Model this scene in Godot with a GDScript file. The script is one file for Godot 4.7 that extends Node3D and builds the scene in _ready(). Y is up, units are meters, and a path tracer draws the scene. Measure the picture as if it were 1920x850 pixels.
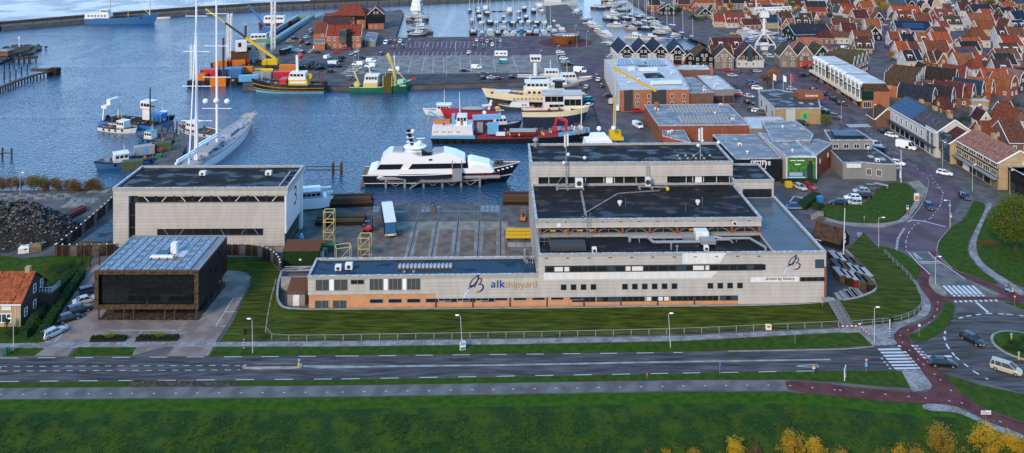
extends Node3D
const LENS:=1590.0
const EYE:=80.0
const HORIZON:=-200.0
var names:={}
var mats:={}
var texs:={}
var meshes:={}
var rng:=RandomNumberGenerator.new()
const YARD_TURN:=.022
func ground(px:float,py:float,e:float=.0)->Vector3:
	var z:float=(EYE-e)*LENS/(py-HORIZON)
	return Vector3((px-960.0)*z/LENS,e,-z)
func plan(a:Array,e:float=.0)->PackedVector2Array:
	var o:=PackedVector2Array()
	for i in range(0,a.size(),2):
		var p:=ground(a[i],a[i+1],e)
		o.append(Vector2(p.x,p.z))
	return o
func rounded(p:PackedVector2Array,times:int=2,closed:bool=true)->PackedVector2Array:
	for t in times:
		var o:=PackedVector2Array()
		var n:=p.size()
		if not closed:
			o.append(p[0])
		for i in (n if closed else n-1):
			var a:=p[i]
			var b:=p[(i+1)%n]
			o.append(a.lerp(b,.25))
			o.append(a.lerp(b,.75))
		if not closed:
			o.append(p[n-1])
		p=o
	return p
func numbered(called:String)->String:
	var k:int=names.get(called,0)
	names[called]=k+1
	return called if k==0 else "%s_%03d"%[called,k]
func tag(o:Node3D,label:String,category:String,group:String="",kind:String=""):
	o.set_meta("label",label)
	o.set_meta("category",category)
	if group:o.set_meta("group",group)
	if kind:o.set_meta("kind",kind)
	return o
func thing(called:String,label:String,category:String,at:Vector3=Vector3.ZERO,turn:float=.0,group:String="")->Node3D:
	var o:=Node3D.new()
	o.name=numbered(called)
	add_child(o)
	o.position=at
	o.rotation.y=turn
	tag(o,label,category,group)
	return o
func part(b,called:String,m:Material,parent:Node3D)->MeshInstance3D:
	var o:=MeshInstance3D.new()
	o.name=called
	o.mesh=b.mesh() if b is B else b
	o.material_override=m
	parent.add_child(o,true)
	return o
func solo(b,called:String,m:Material,label:String,category:String,group:String="",at:Vector3=Vector3.ZERO,turn:float=.0)->MeshInstance3D:
	var o:=MeshInstance3D.new()
	o.name=numbered(called)
	o.mesh=b.mesh() if b is B else b
	o.material_override=m
	add_child(o)
	o.position=at
	o.rotation.y=turn
	tag(o,label,category,group)
	return o
func struct(b,called:String,m:Material,kind:String="structure")->MeshInstance3D:
	var o:=MeshInstance3D.new()
	o.name=numbered(called)
	o.mesh=b.mesh() if b is B else b
	o.material_override=m
	o.set_meta("kind",kind)
	add_child(o)
	return o
func copy(o:Node3D,at:Vector3,turn:float,label:String="",group:String="")->Node3D:
	var c:Node3D=o.duplicate()
	c.name=numbered(String(o.name).rstrip("0123456789").trim_suffix("_"))
	add_child(c)
	c.position=at
	c.rotation.y=turn
	if label:c.set_meta("label",label)
	if group:c.set_meta("group",group)
	return c
class B:
	var v:=PackedVector3Array()
	var n:=PackedVector3Array()
	var u:=PackedVector2Array()
	var has_uv:=false
	var xf:=Transform3D.IDENTITY
	func at(p:Vector3,turn:float=.0)->B:
		xf=Transform3D(Basis(Vector3.UP,turn),p)
		return self
	func tri(a:Vector3,b:Vector3,c:Vector3)->B:
		a=xf*a
		b=xf*b
		c=xf*c
		var m:=(b-a).cross(c-a).normalized()
		v.append(a); v.append(c); v.append(b)
		n.append(m); n.append(m); n.append(m)
		return self
	func tri_n(a:Vector3,b:Vector3,c:Vector3,na:Vector3,nb:Vector3,nc:Vector3)->void:
		v.append(xf*a); v.append(xf*c); v.append(xf*b)
		n.append(xf.basis*na); n.append(xf.basis*nc); n.append(xf.basis*nb)
	func quad(a:Vector3,b:Vector3,c:Vector3,d:Vector3)->B:
		tri(a,b,c)
		tri(a,c,d)
		return self
	func quad_uv(a:Vector3,b:Vector3,c:Vector3,d:Vector3)->B:
		has_uv=true
		quad(a,b,c,d)
		u.append_array([Vector2(0,1),Vector2(1,0),Vector2(1,1),Vector2(0,1),Vector2(0,0),Vector2(1,0)])
		return self
	func box(lo:Vector3,hi:Vector3)->B:
		var a:=Vector3(lo.x,lo.y,lo.z)
		var b:=Vector3(hi.x,lo.y,lo.z)
		var c:=Vector3(hi.x,lo.y,hi.z)
		var d:=Vector3(lo.x,lo.y,hi.z)
		var h:=Vector3(0,hi.y-lo.y,0)
		quad(d,c,c+h,d+h)
		quad(b,a,a+h,b+h)
		quad(a,d,d+h,a+h)
		quad(c,b,b+h,c+h)
		quad(d+h,c+h,b+h,a+h)
		quad(a,b,c,d)
		return self
	func cbox(c:Vector3,s:Vector3)->B:
		return box(c-s*.5,c+s*.5)
	func soft(lo:Vector3,hi:Vector3,r:float)->B:
		var q:=[Vector2(lo.x,lo.z),Vector2(hi.x,lo.z),Vector2(hi.x,hi.z),Vector2(lo.x,hi.z)]
		var t:=[Vector2(lo.x+r,lo.z+r),Vector2(hi.x-r,lo.z+r),Vector2(hi.x-r,hi.z-r),Vector2(lo.x+r,hi.z-r)]
		for i in 4:
			var j:=(i+1)%4
			var a:=Vector3(q[i].x,lo.y,q[i].y)
			var b:=Vector3(q[j].x,lo.y,q[j].y)
			var a1:=Vector3(q[i].x,hi.y-r,q[i].y)
			var b1:=Vector3(q[j].x,hi.y-r,q[j].y)
			quad(b,a,a1,b1)
			quad(b1,a1,Vector3(t[i].x,hi.y,t[i].y),Vector3(t[j].x,hi.y,t[j].y))
		quad(Vector3(t[3].x,hi.y,t[3].y),Vector3(t[2].x,hi.y,t[2].y),Vector3(t[1].x,hi.y,t[1].y),Vector3(t[0].x,hi.y,t[0].y))
		return self
	func bar(a:Vector3,b:Vector3,w:float,h:float=-1.0)->B:
		if h<.0:h=w
		var f:=(b-a).normalized()
		var s:=f.cross(Vector3.UP)
		if s.length()<.01:s=Vector3.RIGHT
		s=s.normalized()*w*.5
		var t:=s.cross(f).normalized()*h*.5
		var p:=[a-s-t,a+s-t,a+s+t,a-s+t]
		var q:=[b-s-t,b+s-t,b+s+t,b-s+t]
		for i in 4:
			var j:=(i+1)%4
			quad(p[i],p[j],q[j],q[i])
		quad(p[3],p[2],p[1],p[0])
		quad(q[0],q[1],q[2],q[3])
		return self
	func rod(a:Vector3,b:Vector3,r0:float,r1:float=-1.0,k:int=6)->B:
		if r1<.0:r1=r0
		var f:=(b-a).normalized()
		var s:=f.cross(Vector3.UP)
		if s.length()<.01:s=Vector3.RIGHT
		s=s.normalized()
		var t:=f.cross(s).normalized()
		for i in k:
			var a0:=TAU*i/k
			var a1:=TAU*(i+1)/k
			var d0:=s*cos(a0)+t*sin(a0)
			var d1:=s*cos(a1)+t*sin(a1)
			tri_n(a+d0*r0,a+d1*r0,b+d1*r1,d0,d1,d1)
			tri_n(a+d0*r0,b+d1*r1,b+d0*r1,d0,d1,d0)
			if has_uv:
				for z in 6:u.append(Vector2.ZERO)
			tri(b,b+d0*r1,b+d1*r1)
			tri(a,a+d1*r0,a+d0*r0)
		return self
	func tube(p:Array,r:float,k:int=6)->B:
		for i in p.size()-1:
			rod(p[i],p[i+1],r,r,k)
		return self
	func ball(c:Vector3,r:Vector3,k:int=10,half:bool=false)->B:
		var rows:=maxi(k/2,3)
		for i in rows:
			var t0:=PI*i/rows-PI/2
			var t1:=PI*(i+1)/rows-PI/2
			if half:
				t0=PI/2*i/rows
				t1=PI/2*(i+1)/rows
			for j in k:
				var a0:=TAU*j/k
				var a1:=TAU*(j+1)/k
				var q:=[[t0,a0],[t0,a1],[t1,a1],[t1,a0]]
				var pp:=[]
				var nn:=[]
				for w in q:
					var d:=Vector3(cos(w[0])*cos(w[1]),sin(w[0]),-cos(w[0])*sin(w[1]))
					pp.append(c+d*r)
					nn.append((d/r).normalized())
				tri_n(pp[0],pp[1],pp[2],nn[0],nn[1],nn[2])
				tri_n(pp[0],pp[2],pp[3],nn[0],nn[2],nn[3])
		return self
	func sheet(p:PackedVector2Array,y:float)->B:
		var t:=Geometry2D.triangulate_polygon(p)
		for i in range(0,t.size(),3):
			var a:=Vector3(p[t[i]].x,y,p[t[i]].y)
			var b:=Vector3(p[t[i+1]].x,y,p[t[i+1]].y)
			var c:=Vector3(p[t[i+2]].x,y,p[t[i+2]].y)
			if (b-a).cross(c-a).y>.0:tri(a,b,c)
			else:tri(a,c,b)
		return self
	func prism(p:PackedVector2Array,y0:float,y1:float,cap:bool=true)->B:
		if Geometry2D.is_polygon_clockwise(p):
			p=p.duplicate()
			p.reverse()
		var k:=p.size()
		for i in k:
			var a:=p[i]
			var b:=p[(i+1)%k]
			quad(Vector3(b.x,y0,b.y),Vector3(a.x,y0,a.y),Vector3(a.x,y1,a.y),Vector3(b.x,y1,b.y))
		if cap:sheet(p,y1)
		return self
	func ribbon(p:PackedVector2Array,w:float,y:float)->B:
		var l:=PackedVector3Array()
		var r:=PackedVector3Array()
		for i in p.size():
			var d:=(p[mini(i+1,p.size()-1)]-p[maxi(i-1,0)]).normalized()
			var s:=Vector2(-d.y,d.x)*w*.5
			l.append(Vector3(p[i].x+s.x,y,p[i].y+s.y))
			r.append(Vector3(p[i].x-s.x,y,p[i].y-s.y))
		for i in p.size()-1:
			quad(l[i],l[i+1],r[i+1],r[i])
		return self
	func wall(p:PackedVector2Array,w:float,y0:float,y1:float)->B:
		for i in p.size()-1:
			var a:=Vector3(p[i].x,(y0+y1)*.5,p[i].y)
			var b:=Vector3(p[i+1].x,(y0+y1)*.5,p[i+1].y)
			bar(a,b,w,y1-y0)
		return self
	func skin(rows:Array,smooth:bool=true,flip:bool=false)->B:
		var m:int=rows.size()
		var k:int=rows[0].size()
		var nn:=[]
		for i in m:
			var r:=PackedVector3Array()
			for j in k:
				var du:Vector3=rows[mini(i+1,m-1)][j]-rows[maxi(i-1,0)][j]
				var dv:Vector3=rows[i][mini(j+1,k-1)]-rows[i][maxi(j-1,0)]
				var c:=du.cross(dv).normalized()
				if c.length()<.5:c=Vector3.UP
				r.append(-c if flip else c)
			nn.append(r)
		for i in m-1:
			for j in k-1:
				var a:Vector3=rows[i][j]
				var b:Vector3=rows[i+1][j]
				var c:Vector3=rows[i+1][j+1]
				var d:Vector3=rows[i][j+1]
				if smooth:
					if flip:
						tri_n(a,d,c,nn[i][j],nn[i][j+1],nn[i+1][j+1])
						tri_n(a,c,b,nn[i][j],nn[i+1][j+1],nn[i+1][j])
					else:
						tri_n(a,b,c,nn[i][j],nn[i+1][j],nn[i+1][j+1])
						tri_n(a,c,d,nn[i][j],nn[i+1][j+1],nn[i][j+1])
				elif flip:quad(a,d,c,b)
				else:quad(a,b,c,d)
		return self
	func mesh()->ArrayMesh:
		var a:=[]
		a.resize(Mesh.ARRAY_MAX)
		a[Mesh.ARRAY_VERTEX]=v
		a[Mesh.ARRAY_NORMAL]=n
		if has_uv:a[Mesh.ARRAY_TEX_UV]=u
		var m:=ArrayMesh.new()
		m.add_surface_from_arrays(Mesh.PRIMITIVE_TRIANGLES,a)
		return m
func noise(sd:int,freq:float,oct:int=4,kind:int=FastNoiseLite.TYPE_SIMPLEX_SMOOTH)->FastNoiseLite:
	var f:=FastNoiseLite.new()
	f.seed=sd
	f.noise_type=kind
	f.frequency=freq
	f.fractal_octaves=oct
	return f
func noise_tex(key:String,sd:int,freq:float,oct:int,ramp:Array,size:int=512,normal:float=.0)->Texture2D:
	if texs.has(key):return texs[key]
	var t:=NoiseTexture2D.new()
	t.width=size
	t.height=size
	t.seamless=true
	t.noise=noise(sd,freq,oct)
	if normal>.0:
		t.as_normal_map=true
		t.bump_strength=normal
	else:
		var g:=Gradient.new()
		g.offsets=PackedFloat32Array(ramp[0])
		var c:=PackedColorArray()
		for x in ramp[1]:
			c.append(Color(x[0],x[1],x[2]) if x is Array else Color(x,x,x))
		g.colors=c
		t.color_ramp=g
	texs[key]=t
	return t
func stretched(key:String,sd:int,fx:float,fy:float,lo:float,hi:float,w:int=512,h:int=512)->Texture2D:
	if texs.has(key):return texs[key]
	var im:=Image.create(w,h,false,Image.FORMAT_RGB8)
	var f:=noise(sd,1.0,4)
	for y in h:
		for x in w:
			var a:=TAU*x/w
			var b:=TAU*y/h
			var q:=f.get_noise_3d(cos(a)*fx+7.0,sin(a)*fx+cos(b)*fy,sin(b)*fy)
			var c:=clampf(lerpf(lo,hi,q*.9+.5),0,1)
			im.set_pixel(x,y,Color(c,c,c))
	texs[key]=ImageTexture.create_from_image(im)
	return texs[key]
func rows_tex(key:String,sd:int,rows:int,line:float,jitter:float,w:int=256,h:int=256,cols:int=0)->Texture2D:
	if texs.has(key):return texs[key]
	var im:=Image.create(w,h,false,Image.FORMAT_RGB8)
	var r:=RandomNumberGenerator.new()
	r.seed=sd
	var per:=h/rows
	for k in rows:
		var c:=1.0-r.randf()*jitter
		if cols==0:
			im.fill_rect(Rect2i(0,k*per,w,per),Color(c,c,c))
		else:
			var cw:=w/cols
			for q in cols+1:
				var d:=1.0-r.randf()*jitter
				im.fill_rect(Rect2i(q*cw-(cw/2 if k%2 else 0),k*per,cw,per),Color(d,d,d))
				im.fill_rect(Rect2i(q*cw-(cw/2 if k%2 else 0),k*per,1,per),Color(d*(line*.5+.5),d*(line*.5+.5),d*(line*.5+.5)))
		im.fill_rect(Rect2i(0,k*per,w,maxi(1,per/6)),Color(c*line,c*line,c*line))
	texs[key]=ImageTexture.create_from_image(im)
	return texs[key]
func lin(r:float,g:float,b:float)->Color:
	return Color(r,g,b).linear_to_srgb()
func mat(key:String,c:Color=Color(1,1,1),rough:float=.8,tex:Texture2D=null,tile:float=4.0,metal:float=.0)->StandardMaterial3D:
	if mats.has(key):return mats[key]
	var m:=StandardMaterial3D.new()
	m.resource_name=key
	m.albedo_color=c
	m.roughness=rough
	m.metallic=metal
	m.metallic_specular=.5 if rough<.45 else .22
	if tex:
		m.albedo_texture=tex
		m.uv1_triplanar=true
		m.uv1_world_triplanar=true
		m.uv1_scale=Vector3.ONE/tile
	mats[key]=m
	return m
func detail(m:StandardMaterial3D,tex:Texture2D,tile:float)->StandardMaterial3D:
	m.detail_enabled=true
	m.detail_albedo=tex
	m.detail_blend_mode=BaseMaterial3D.BLEND_MODE_MUL
	m.detail_uv_layer=BaseMaterial3D.DETAIL_UV_2
	m.uv2_triplanar=true
	m.uv2_world_triplanar=true
	m.uv2_scale=Vector3.ONE/tile
	return m
func V(x:float,y:float,z:float)->Vector3:return Vector3(x,y,z)
func N()->B:return B.new()
func bx(a:float,b:float,c:float,d:float,e:float,f:float)->B:return B.new().box(Vector3(a,b,c),Vector3(d,e,f))
func G(x:float,y:float,e:float=0.0)->Vector3:return ground(x,y,e)
func pt(b,n:String,m:Material,p:Node3D)->MeshInstance3D:return part(b,n,m,p)
var M:Dictionary:
	get:return mats
func _ready():
	rng.seed=20
	var cam:=Camera3D.new()
	cam.name="camera"
	cam.position=V(0,EYE,0)
	cam.set_frustum(850.0/LENS,Vector2(0,-625.0/LENS),1.0,6000.0)
	add_child(cam)
	cam.current=true
	var we:=WorldEnvironment.new()
	we.name="environment"
	var env:=Environment.new()
	env.background_mode=Environment.BG_SKY
	var sky:=Sky.new()
	var sm:=ProceduralSkyMaterial.new()
	sm.sky_top_color=Color(.30,.51,.71)
	sm.sky_horizon_color=Color(.72,.79,.86)
	sm.sky_curve=.13
	sm.ground_bottom_color=Color(.2,.22,.24)
	sm.ground_horizon_color=Color(.6,.64,.68)
	sky.sky_material=sm
	env.sky=sky
	env.background_energy_multiplier=1.4
	env.tonemap_mode=Environment.TONE_MAPPER_LINEAR
	env.tonemap_exposure=2.25
	env.sdfgi_enabled=true
	env.ssao_enabled=true
	env.ssil_enabled=true
	we.environment=env
	add_child(we)
	var sun:=DirectionalLight3D.new()
	sun.name="sun"
	sun.light_energy=.5
	sun.light_angular_distance=14.0
	sun.light_color=Color(1.0,.90,.76)
	sun.shadow_enabled=true
	sun.rotation_degrees=V(-30,-30,0)
	add_child(sun)
	make_materials()
	make_land()
	make_roads()
	make_yard()
	make_halls()
	make_town()
	make_ships()
	make_boats()
	make_vehicles()
	make_plants()
	make_furniture()
func make_materials():
	var fine:=noise_tex("fine",3,.09,4,[[.0,.5,1.0],[.62,.86,1.0]])
	var blotch:=noise_tex("blotch",5,.012,5,[[.25,.5,.75],[.66,.86,1.0]])
	var speck:=noise_tex("speck",8,.35,2,[[.1,.5,.9],[.6,.85,1.0]])
	var clouds:=noise_tex("clouds",11,.006,5,[[.3,.5,.7],[.84,.93,1.0]],1024)
	var wear:=noise_tex("wear",6,.010,4,[[.3,.5,.7],[.94,.975,1.0]])
	var w:=mat("water",lin(.014,.06,.115),.07)
	w.uv1_triplanar=true
	w.uv1_world_triplanar=true
	w.uv1_scale=Vector3.ONE/90.0
	w.normal_enabled=true
	w.normal_texture=noise_tex("waves",21,.05,4,[],1024,7.0)
	w.normal_scale=.36
	w.roughness=1.0
	w.roughness_texture=noise_tex("gusts",22,.004,4,[[.3,.5,.7],[.03,.08,.2]],512)
	var calm:=mat("water_calm",lin(.03,.07,.09),.03)
	calm.uv1_triplanar=true
	calm.uv1_world_triplanar=true
	calm.uv1_scale=Vector3.ONE/90.0
	calm.normal_enabled=true
	calm.normal_texture=texs.waves
	calm.normal_scale=.22
	detail(mat("asphalt",lin(.15,.145,.15),.85,stretched("lanes",33,.7,6.0,.62,1.05,512,512),36.0),speck,5.0)
	detail(mat("asphalt_pale",lin(.33,.31,.29),.85,clouds,38.0),speck,5.0)
	detail(mat("asphalt_dark",lin(.105,.104,.108),.8,clouds,45.0),speck,5.0)
	detail(mat("brick_road",lin(.165,.12,.145),.8,clouds,50.0),speck,4.0)
	detail(mat("cycle_grey",lin(.21,.202,.198),.85,clouds,30.0),speck,5.0)
	detail(mat("setts",lin(.175,.155,.152),.85,clouds,60.0),speck,4.0)
	detail(mat("yard_panel",lin(.25,.195,.16),.85,clouds,25.0),speck,4.0)
	detail(mat("brick_pale",lin(.37,.285,.245),.85,clouds,30.0),speck,4.0)
	detail(mat("footpath",lin(.34,.33,.325),.85,clouds,22.0),rows_tex("pavers",4,32,.75,.22,256,256,16),8.0)
	detail(mat("red_path",lin(.17,.062,.062),.85,clouds,25.0),speck,5.0)
	detail(mat("concrete",lin(.36,.325,.28),.85,clouds,26.0),fine,4.0)
	detail(mat("concrete_dark",lin(.17,.163,.155),.85,clouds,26.0),fine,4.0)
	detail(mat("concrete_pale",lin(.42,.42,.41),.8,clouds,26.0),fine,4.0)
	detail(mat("quay_wall",lin(.14,.11,.08),.9,stretched("rust",31,5.0,1.0,.35,1.0,256,256),6.0),fine,3.0)
	detail(mat("earth",lin(.13,.10,.075),.95,blotch,6.0),fine,3.0)
	detail(mat("lawn",lin(.072,.130,.013),.9,noise_tex("lawn_patch",41,.02,5,[[.25,.48,.75],[[.70,.82,.85],[.86,.90,.85],[1.0,.97,.9]]],1024),40.0),noise_tex("blades",42,.2,3,[[.15,.5,.85],[.45,.8,1.0]]),7.0)
	detail(mat("lawn_bright",lin(.066,.150,.009),.9,texs.lawn_patch,33.0),texs["blades"],6.0)
	detail(mat("lawn_mown",lin(.110,.148,.015),.9,stretched("mown",43,.8,7.0,.55,1.05,256,512),26.0),texs["blades"],6.0)
	detail(mat("meadow",lin(.068,.118,.024),.95,noise_tex("meadow_patch",44,.012,5,[[.28,.46,.60,.76],[[.60,.76,.82],[.72,.84,.82],[.90,.94,.78],[1.0,.98,.72]]],1024),55.0),texs["blades"],6.0)
	mat("line",lin(.72,.73,.75),.6,speck,1.5)
	mat("white",lin(.70,.69,.67),.35,wear,5.0)
	mat("boat_white",lin(.58,.58,.57),.3,wear,4.0)
	mat("white_gloss",lin(.80,.80,.80),.15)
	mat("white_trim",lin(.75,.75,.73),.5)
	mat("cream",lin(.72,.62,.42),.4,wear,5.0)
	mat("black",lin(.012,.013,.016),.25)
	mat("navy_hull",lin(.010,.012,.02),.12)
	mat("yellow",lin(.62,.40,.02),.45,wear,3.0)
	mat("pale_yellow",lin(.62,.47,.16),.5,wear,3.0)
	mat("orange",lin(.60,.17,.02),.45,wear,3.0)
	mat("red",lin(.50,.018,.025),.4,wear,4.0)
	mat("deck_red",lin(.30,.03,.035),.7,wear,4.0)
	mat("blue",lin(.03,.16,.42),.4,wear,4.0)
	mat("sky_blue",lin(.13,.36,.58),.4,wear,4.0)
	mat("coaster_blue",lin(.03,.13,.30),.4,wear,4.0)
	mat("green",lin(.015,.13,.055),.4,wear,4.0)
	mat("dark_green",lin(.012,.05,.035),.5,wear,4.0)
	mat("teal",lin(.01,.25,.27),.35)
	mat("maroon",lin(.13,.025,.02),.5,wear,4.0)
	mat("grey",lin(.25,.26,.27),.5,wear,4.0)
	mat("dark_grey",lin(.05,.052,.056),.5,wear,4.0)
	mat("zinc",lin(.42,.43,.44),.5,fine,2.0,.4)
	mat("fence_grey",lin(.26,.27,.24),.6)
	mat("pole_grey",lin(.45,.44,.41),.5,wear,2.0)
	mat("rusty_steel",lin(.11,.05,.028),.9,wear,3.0)
	mat("timber_dark",lin(.055,.04,.03),.9,stretched("grain",51,1.0,9.0,.4,1.0,128,256),2.5)
	mat("timber",lin(.16,.12,.085),.85,texs["grain"],2.5)
	mat("timber_pale",lin(.40,.28,.15),.8,texs["grain"],2.5)
	mat("teak",lin(.33,.24,.16),.7,texs["grain"],3.0)
	mat("canvas_blue",lin(.03,.10,.30),.8)
	mat("canvas_grey",lin(.45,.45,.46),.85,fine,2.0)
	mat("tyre",lin(.012,.012,.012),.8)
	mat("rubber",lin(.02,.02,.02),.8)
	mat("plate_yellow",lin(.75,.48,.02),.5)
	mat("alloy",lin(.4,.41,.42),.3,null,1.0,.7)
	var gl:=mat("glass_dark",lin(.012,.015,.018),.05)
	mat("glass_mid",lin(.06,.066,.06),.08)
	mat("glass_blue",lin(.03,.06,.08),.05)
	mat("blind",lin(.62,.62,.58),.7)
	detail(mat("cladding",lin(.50,.465,.42),.5,rows_tex("ribs",61,8,.90,.06,64,128),5.6),stretched("weather",62,3.0,.7,.93,1.0,256,256),30.0)
	detail(mat("cladding_smooth",lin(.51,.475,.43),.5,stretched("weather",62,3.0,.7,.72,1.0),30.0),fine,6.0)
	mat("cladding_white",lin(.66,.65,.63),.45,texs["weather"],20.0)
	detail(mat("brick_orange",lin(.64,.31,.15),.85,rows_tex("bricks",63,32,.88,.12,256,256,16),2.4),wear,14.0)
	detail(mat("brick_warm",lin(.42,.16,.085),.85,texs["bricks"],2.4),wear,14.0)
	detail(mat("brick_red",lin(.30,.095,.055),.85,texs["bricks"],2.4),wear,14.0)
	detail(mat("brick_brown",lin(.20,.115,.08),.85,texs["bricks"],2.4),wear,14.0)
	detail(mat("brick_grey",lin(.25,.21,.17),.85,texs["bricks"],2.4),wear,14.0)
	detail(mat("brick_yellow",lin(.42,.30,.16),.85,texs["bricks"],2.4),wear,14.0)
	detail(mat("brick_dark",lin(.085,.06,.055),.85,texs["bricks"],2.4),wear,14.0)
	detail(mat("brick_sand",lin(.50,.37,.22),.85,texs["bricks"],2.4),wear,14.0)
	detail(mat("plaster_white",lin(.74,.73,.70),.8,texs["weather"],9.0),fine,5.0)
	detail(mat("plaster_grey",lin(.33,.32,.31),.8,texs["weather"],9.0),fine,5.0)
	mat("board_black",lin(.018,.022,.026),.6,rows_tex("boards",64,16,.6,.25),3.0)
	mat("board_green",lin(.012,.045,.035),.6,texs["boards"],3.0)
	mat("board_brown",lin(.085,.035,.02),.6,texs["boards"],3.0)
	mat("board_cream",lin(.60,.52,.36),.6,texs["boards"],3.0)
	var tiles:=rows_tex("tiles",65,16,.72,.2,256,256,20)
	for c in [["tiles_orange",.44,.115,.045],["tiles_red",.33,.075,.045],["tiles_rust",.25,.085,.045],["tiles_brown",.115,.068,.042],["tiles_dark",.045,.043,.046],["tiles_grey",.11,.105,.105],["tiles_blue",.035,.05,.085],["tiles_maroon",.13,.045,.04],["tiles_pink",.44,.20,.14],["tiles_moss",.13,.095,.045]]:
		for v in [["",1.0,1.0,1.0],["_a",.72,.86,1.0],["_b",.85,1.15,1.3],["_c",1.12,.92,.8]]:
			detail(mat(c[0]+v[0],lin(c[1]*v[1],c[2]*v[2],c[3]*v[3]),.75,tiles,4.6),noise_tex("roof_wear",66,.02,5,[[.3,.5,.7],[.74,.9,1.0]]),11.0)
	for c in [["felt_black",.022,.022,.024,.30],["felt_sky_tint",.018,.05,.085,.62],["felt_wet",.12,.15,.175,.75],["felt_grey",.27,.285,.30,.36],["felt_pale",.66,.66,.66,.30],["felt_dark",.07,.071,.074,.32]]:  # blue felt: reflected sky is put into its base colour
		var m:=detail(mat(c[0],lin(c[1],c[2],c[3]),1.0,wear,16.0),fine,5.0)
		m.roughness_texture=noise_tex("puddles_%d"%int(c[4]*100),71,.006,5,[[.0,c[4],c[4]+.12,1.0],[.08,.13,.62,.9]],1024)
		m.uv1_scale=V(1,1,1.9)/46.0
	mat("solar",lin(.02,.05,.13),.08,fine,1.5)
	mat("coping",lin(.50,.51,.53),.4,blotch,6.0)
	mat("bronze",lin(.10,.065,.035),.45,blotch,4.0)
	mat("bronze_dark",lin(.03,.023,.02),.5,blotch,4.0)
	for c in [["leaf_green",.075,.10,.014],["leaf_dark",.018,.045,.014],["leaf_yellow",.42,.27,.02],["leaf_ochre",.25,.155,.02],["leaf_orange",.33,.13,.015],["leaf_brown",.12,.065,.025],["leaf_olive",.12,.125,.02],["reed",.19,.13,.065],["leaf_amber",.34,.20,.02]]:
		var m:=mat(c[0],lin(c[1],c[2],c[3]),.7)
		m.backlight_enabled=true
		m.backlight=lin(c[1]*.6,c[2]*.6,c[3]*.6)
	mat("bark",lin(.09,.07,.05),.9,fine,1.0)
	mat("twig",lin(.10,.065,.045),.9)
const FIELD_EDGE:=[-1500,765,-500,757,0,750,320,748,640,745,960,740,1280,734.5,1475,735,1560,742,1650,752,1728,757,1772,760,1800,764,1830,780,1880,803,1920,818,2100,868,2700,1010]
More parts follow.
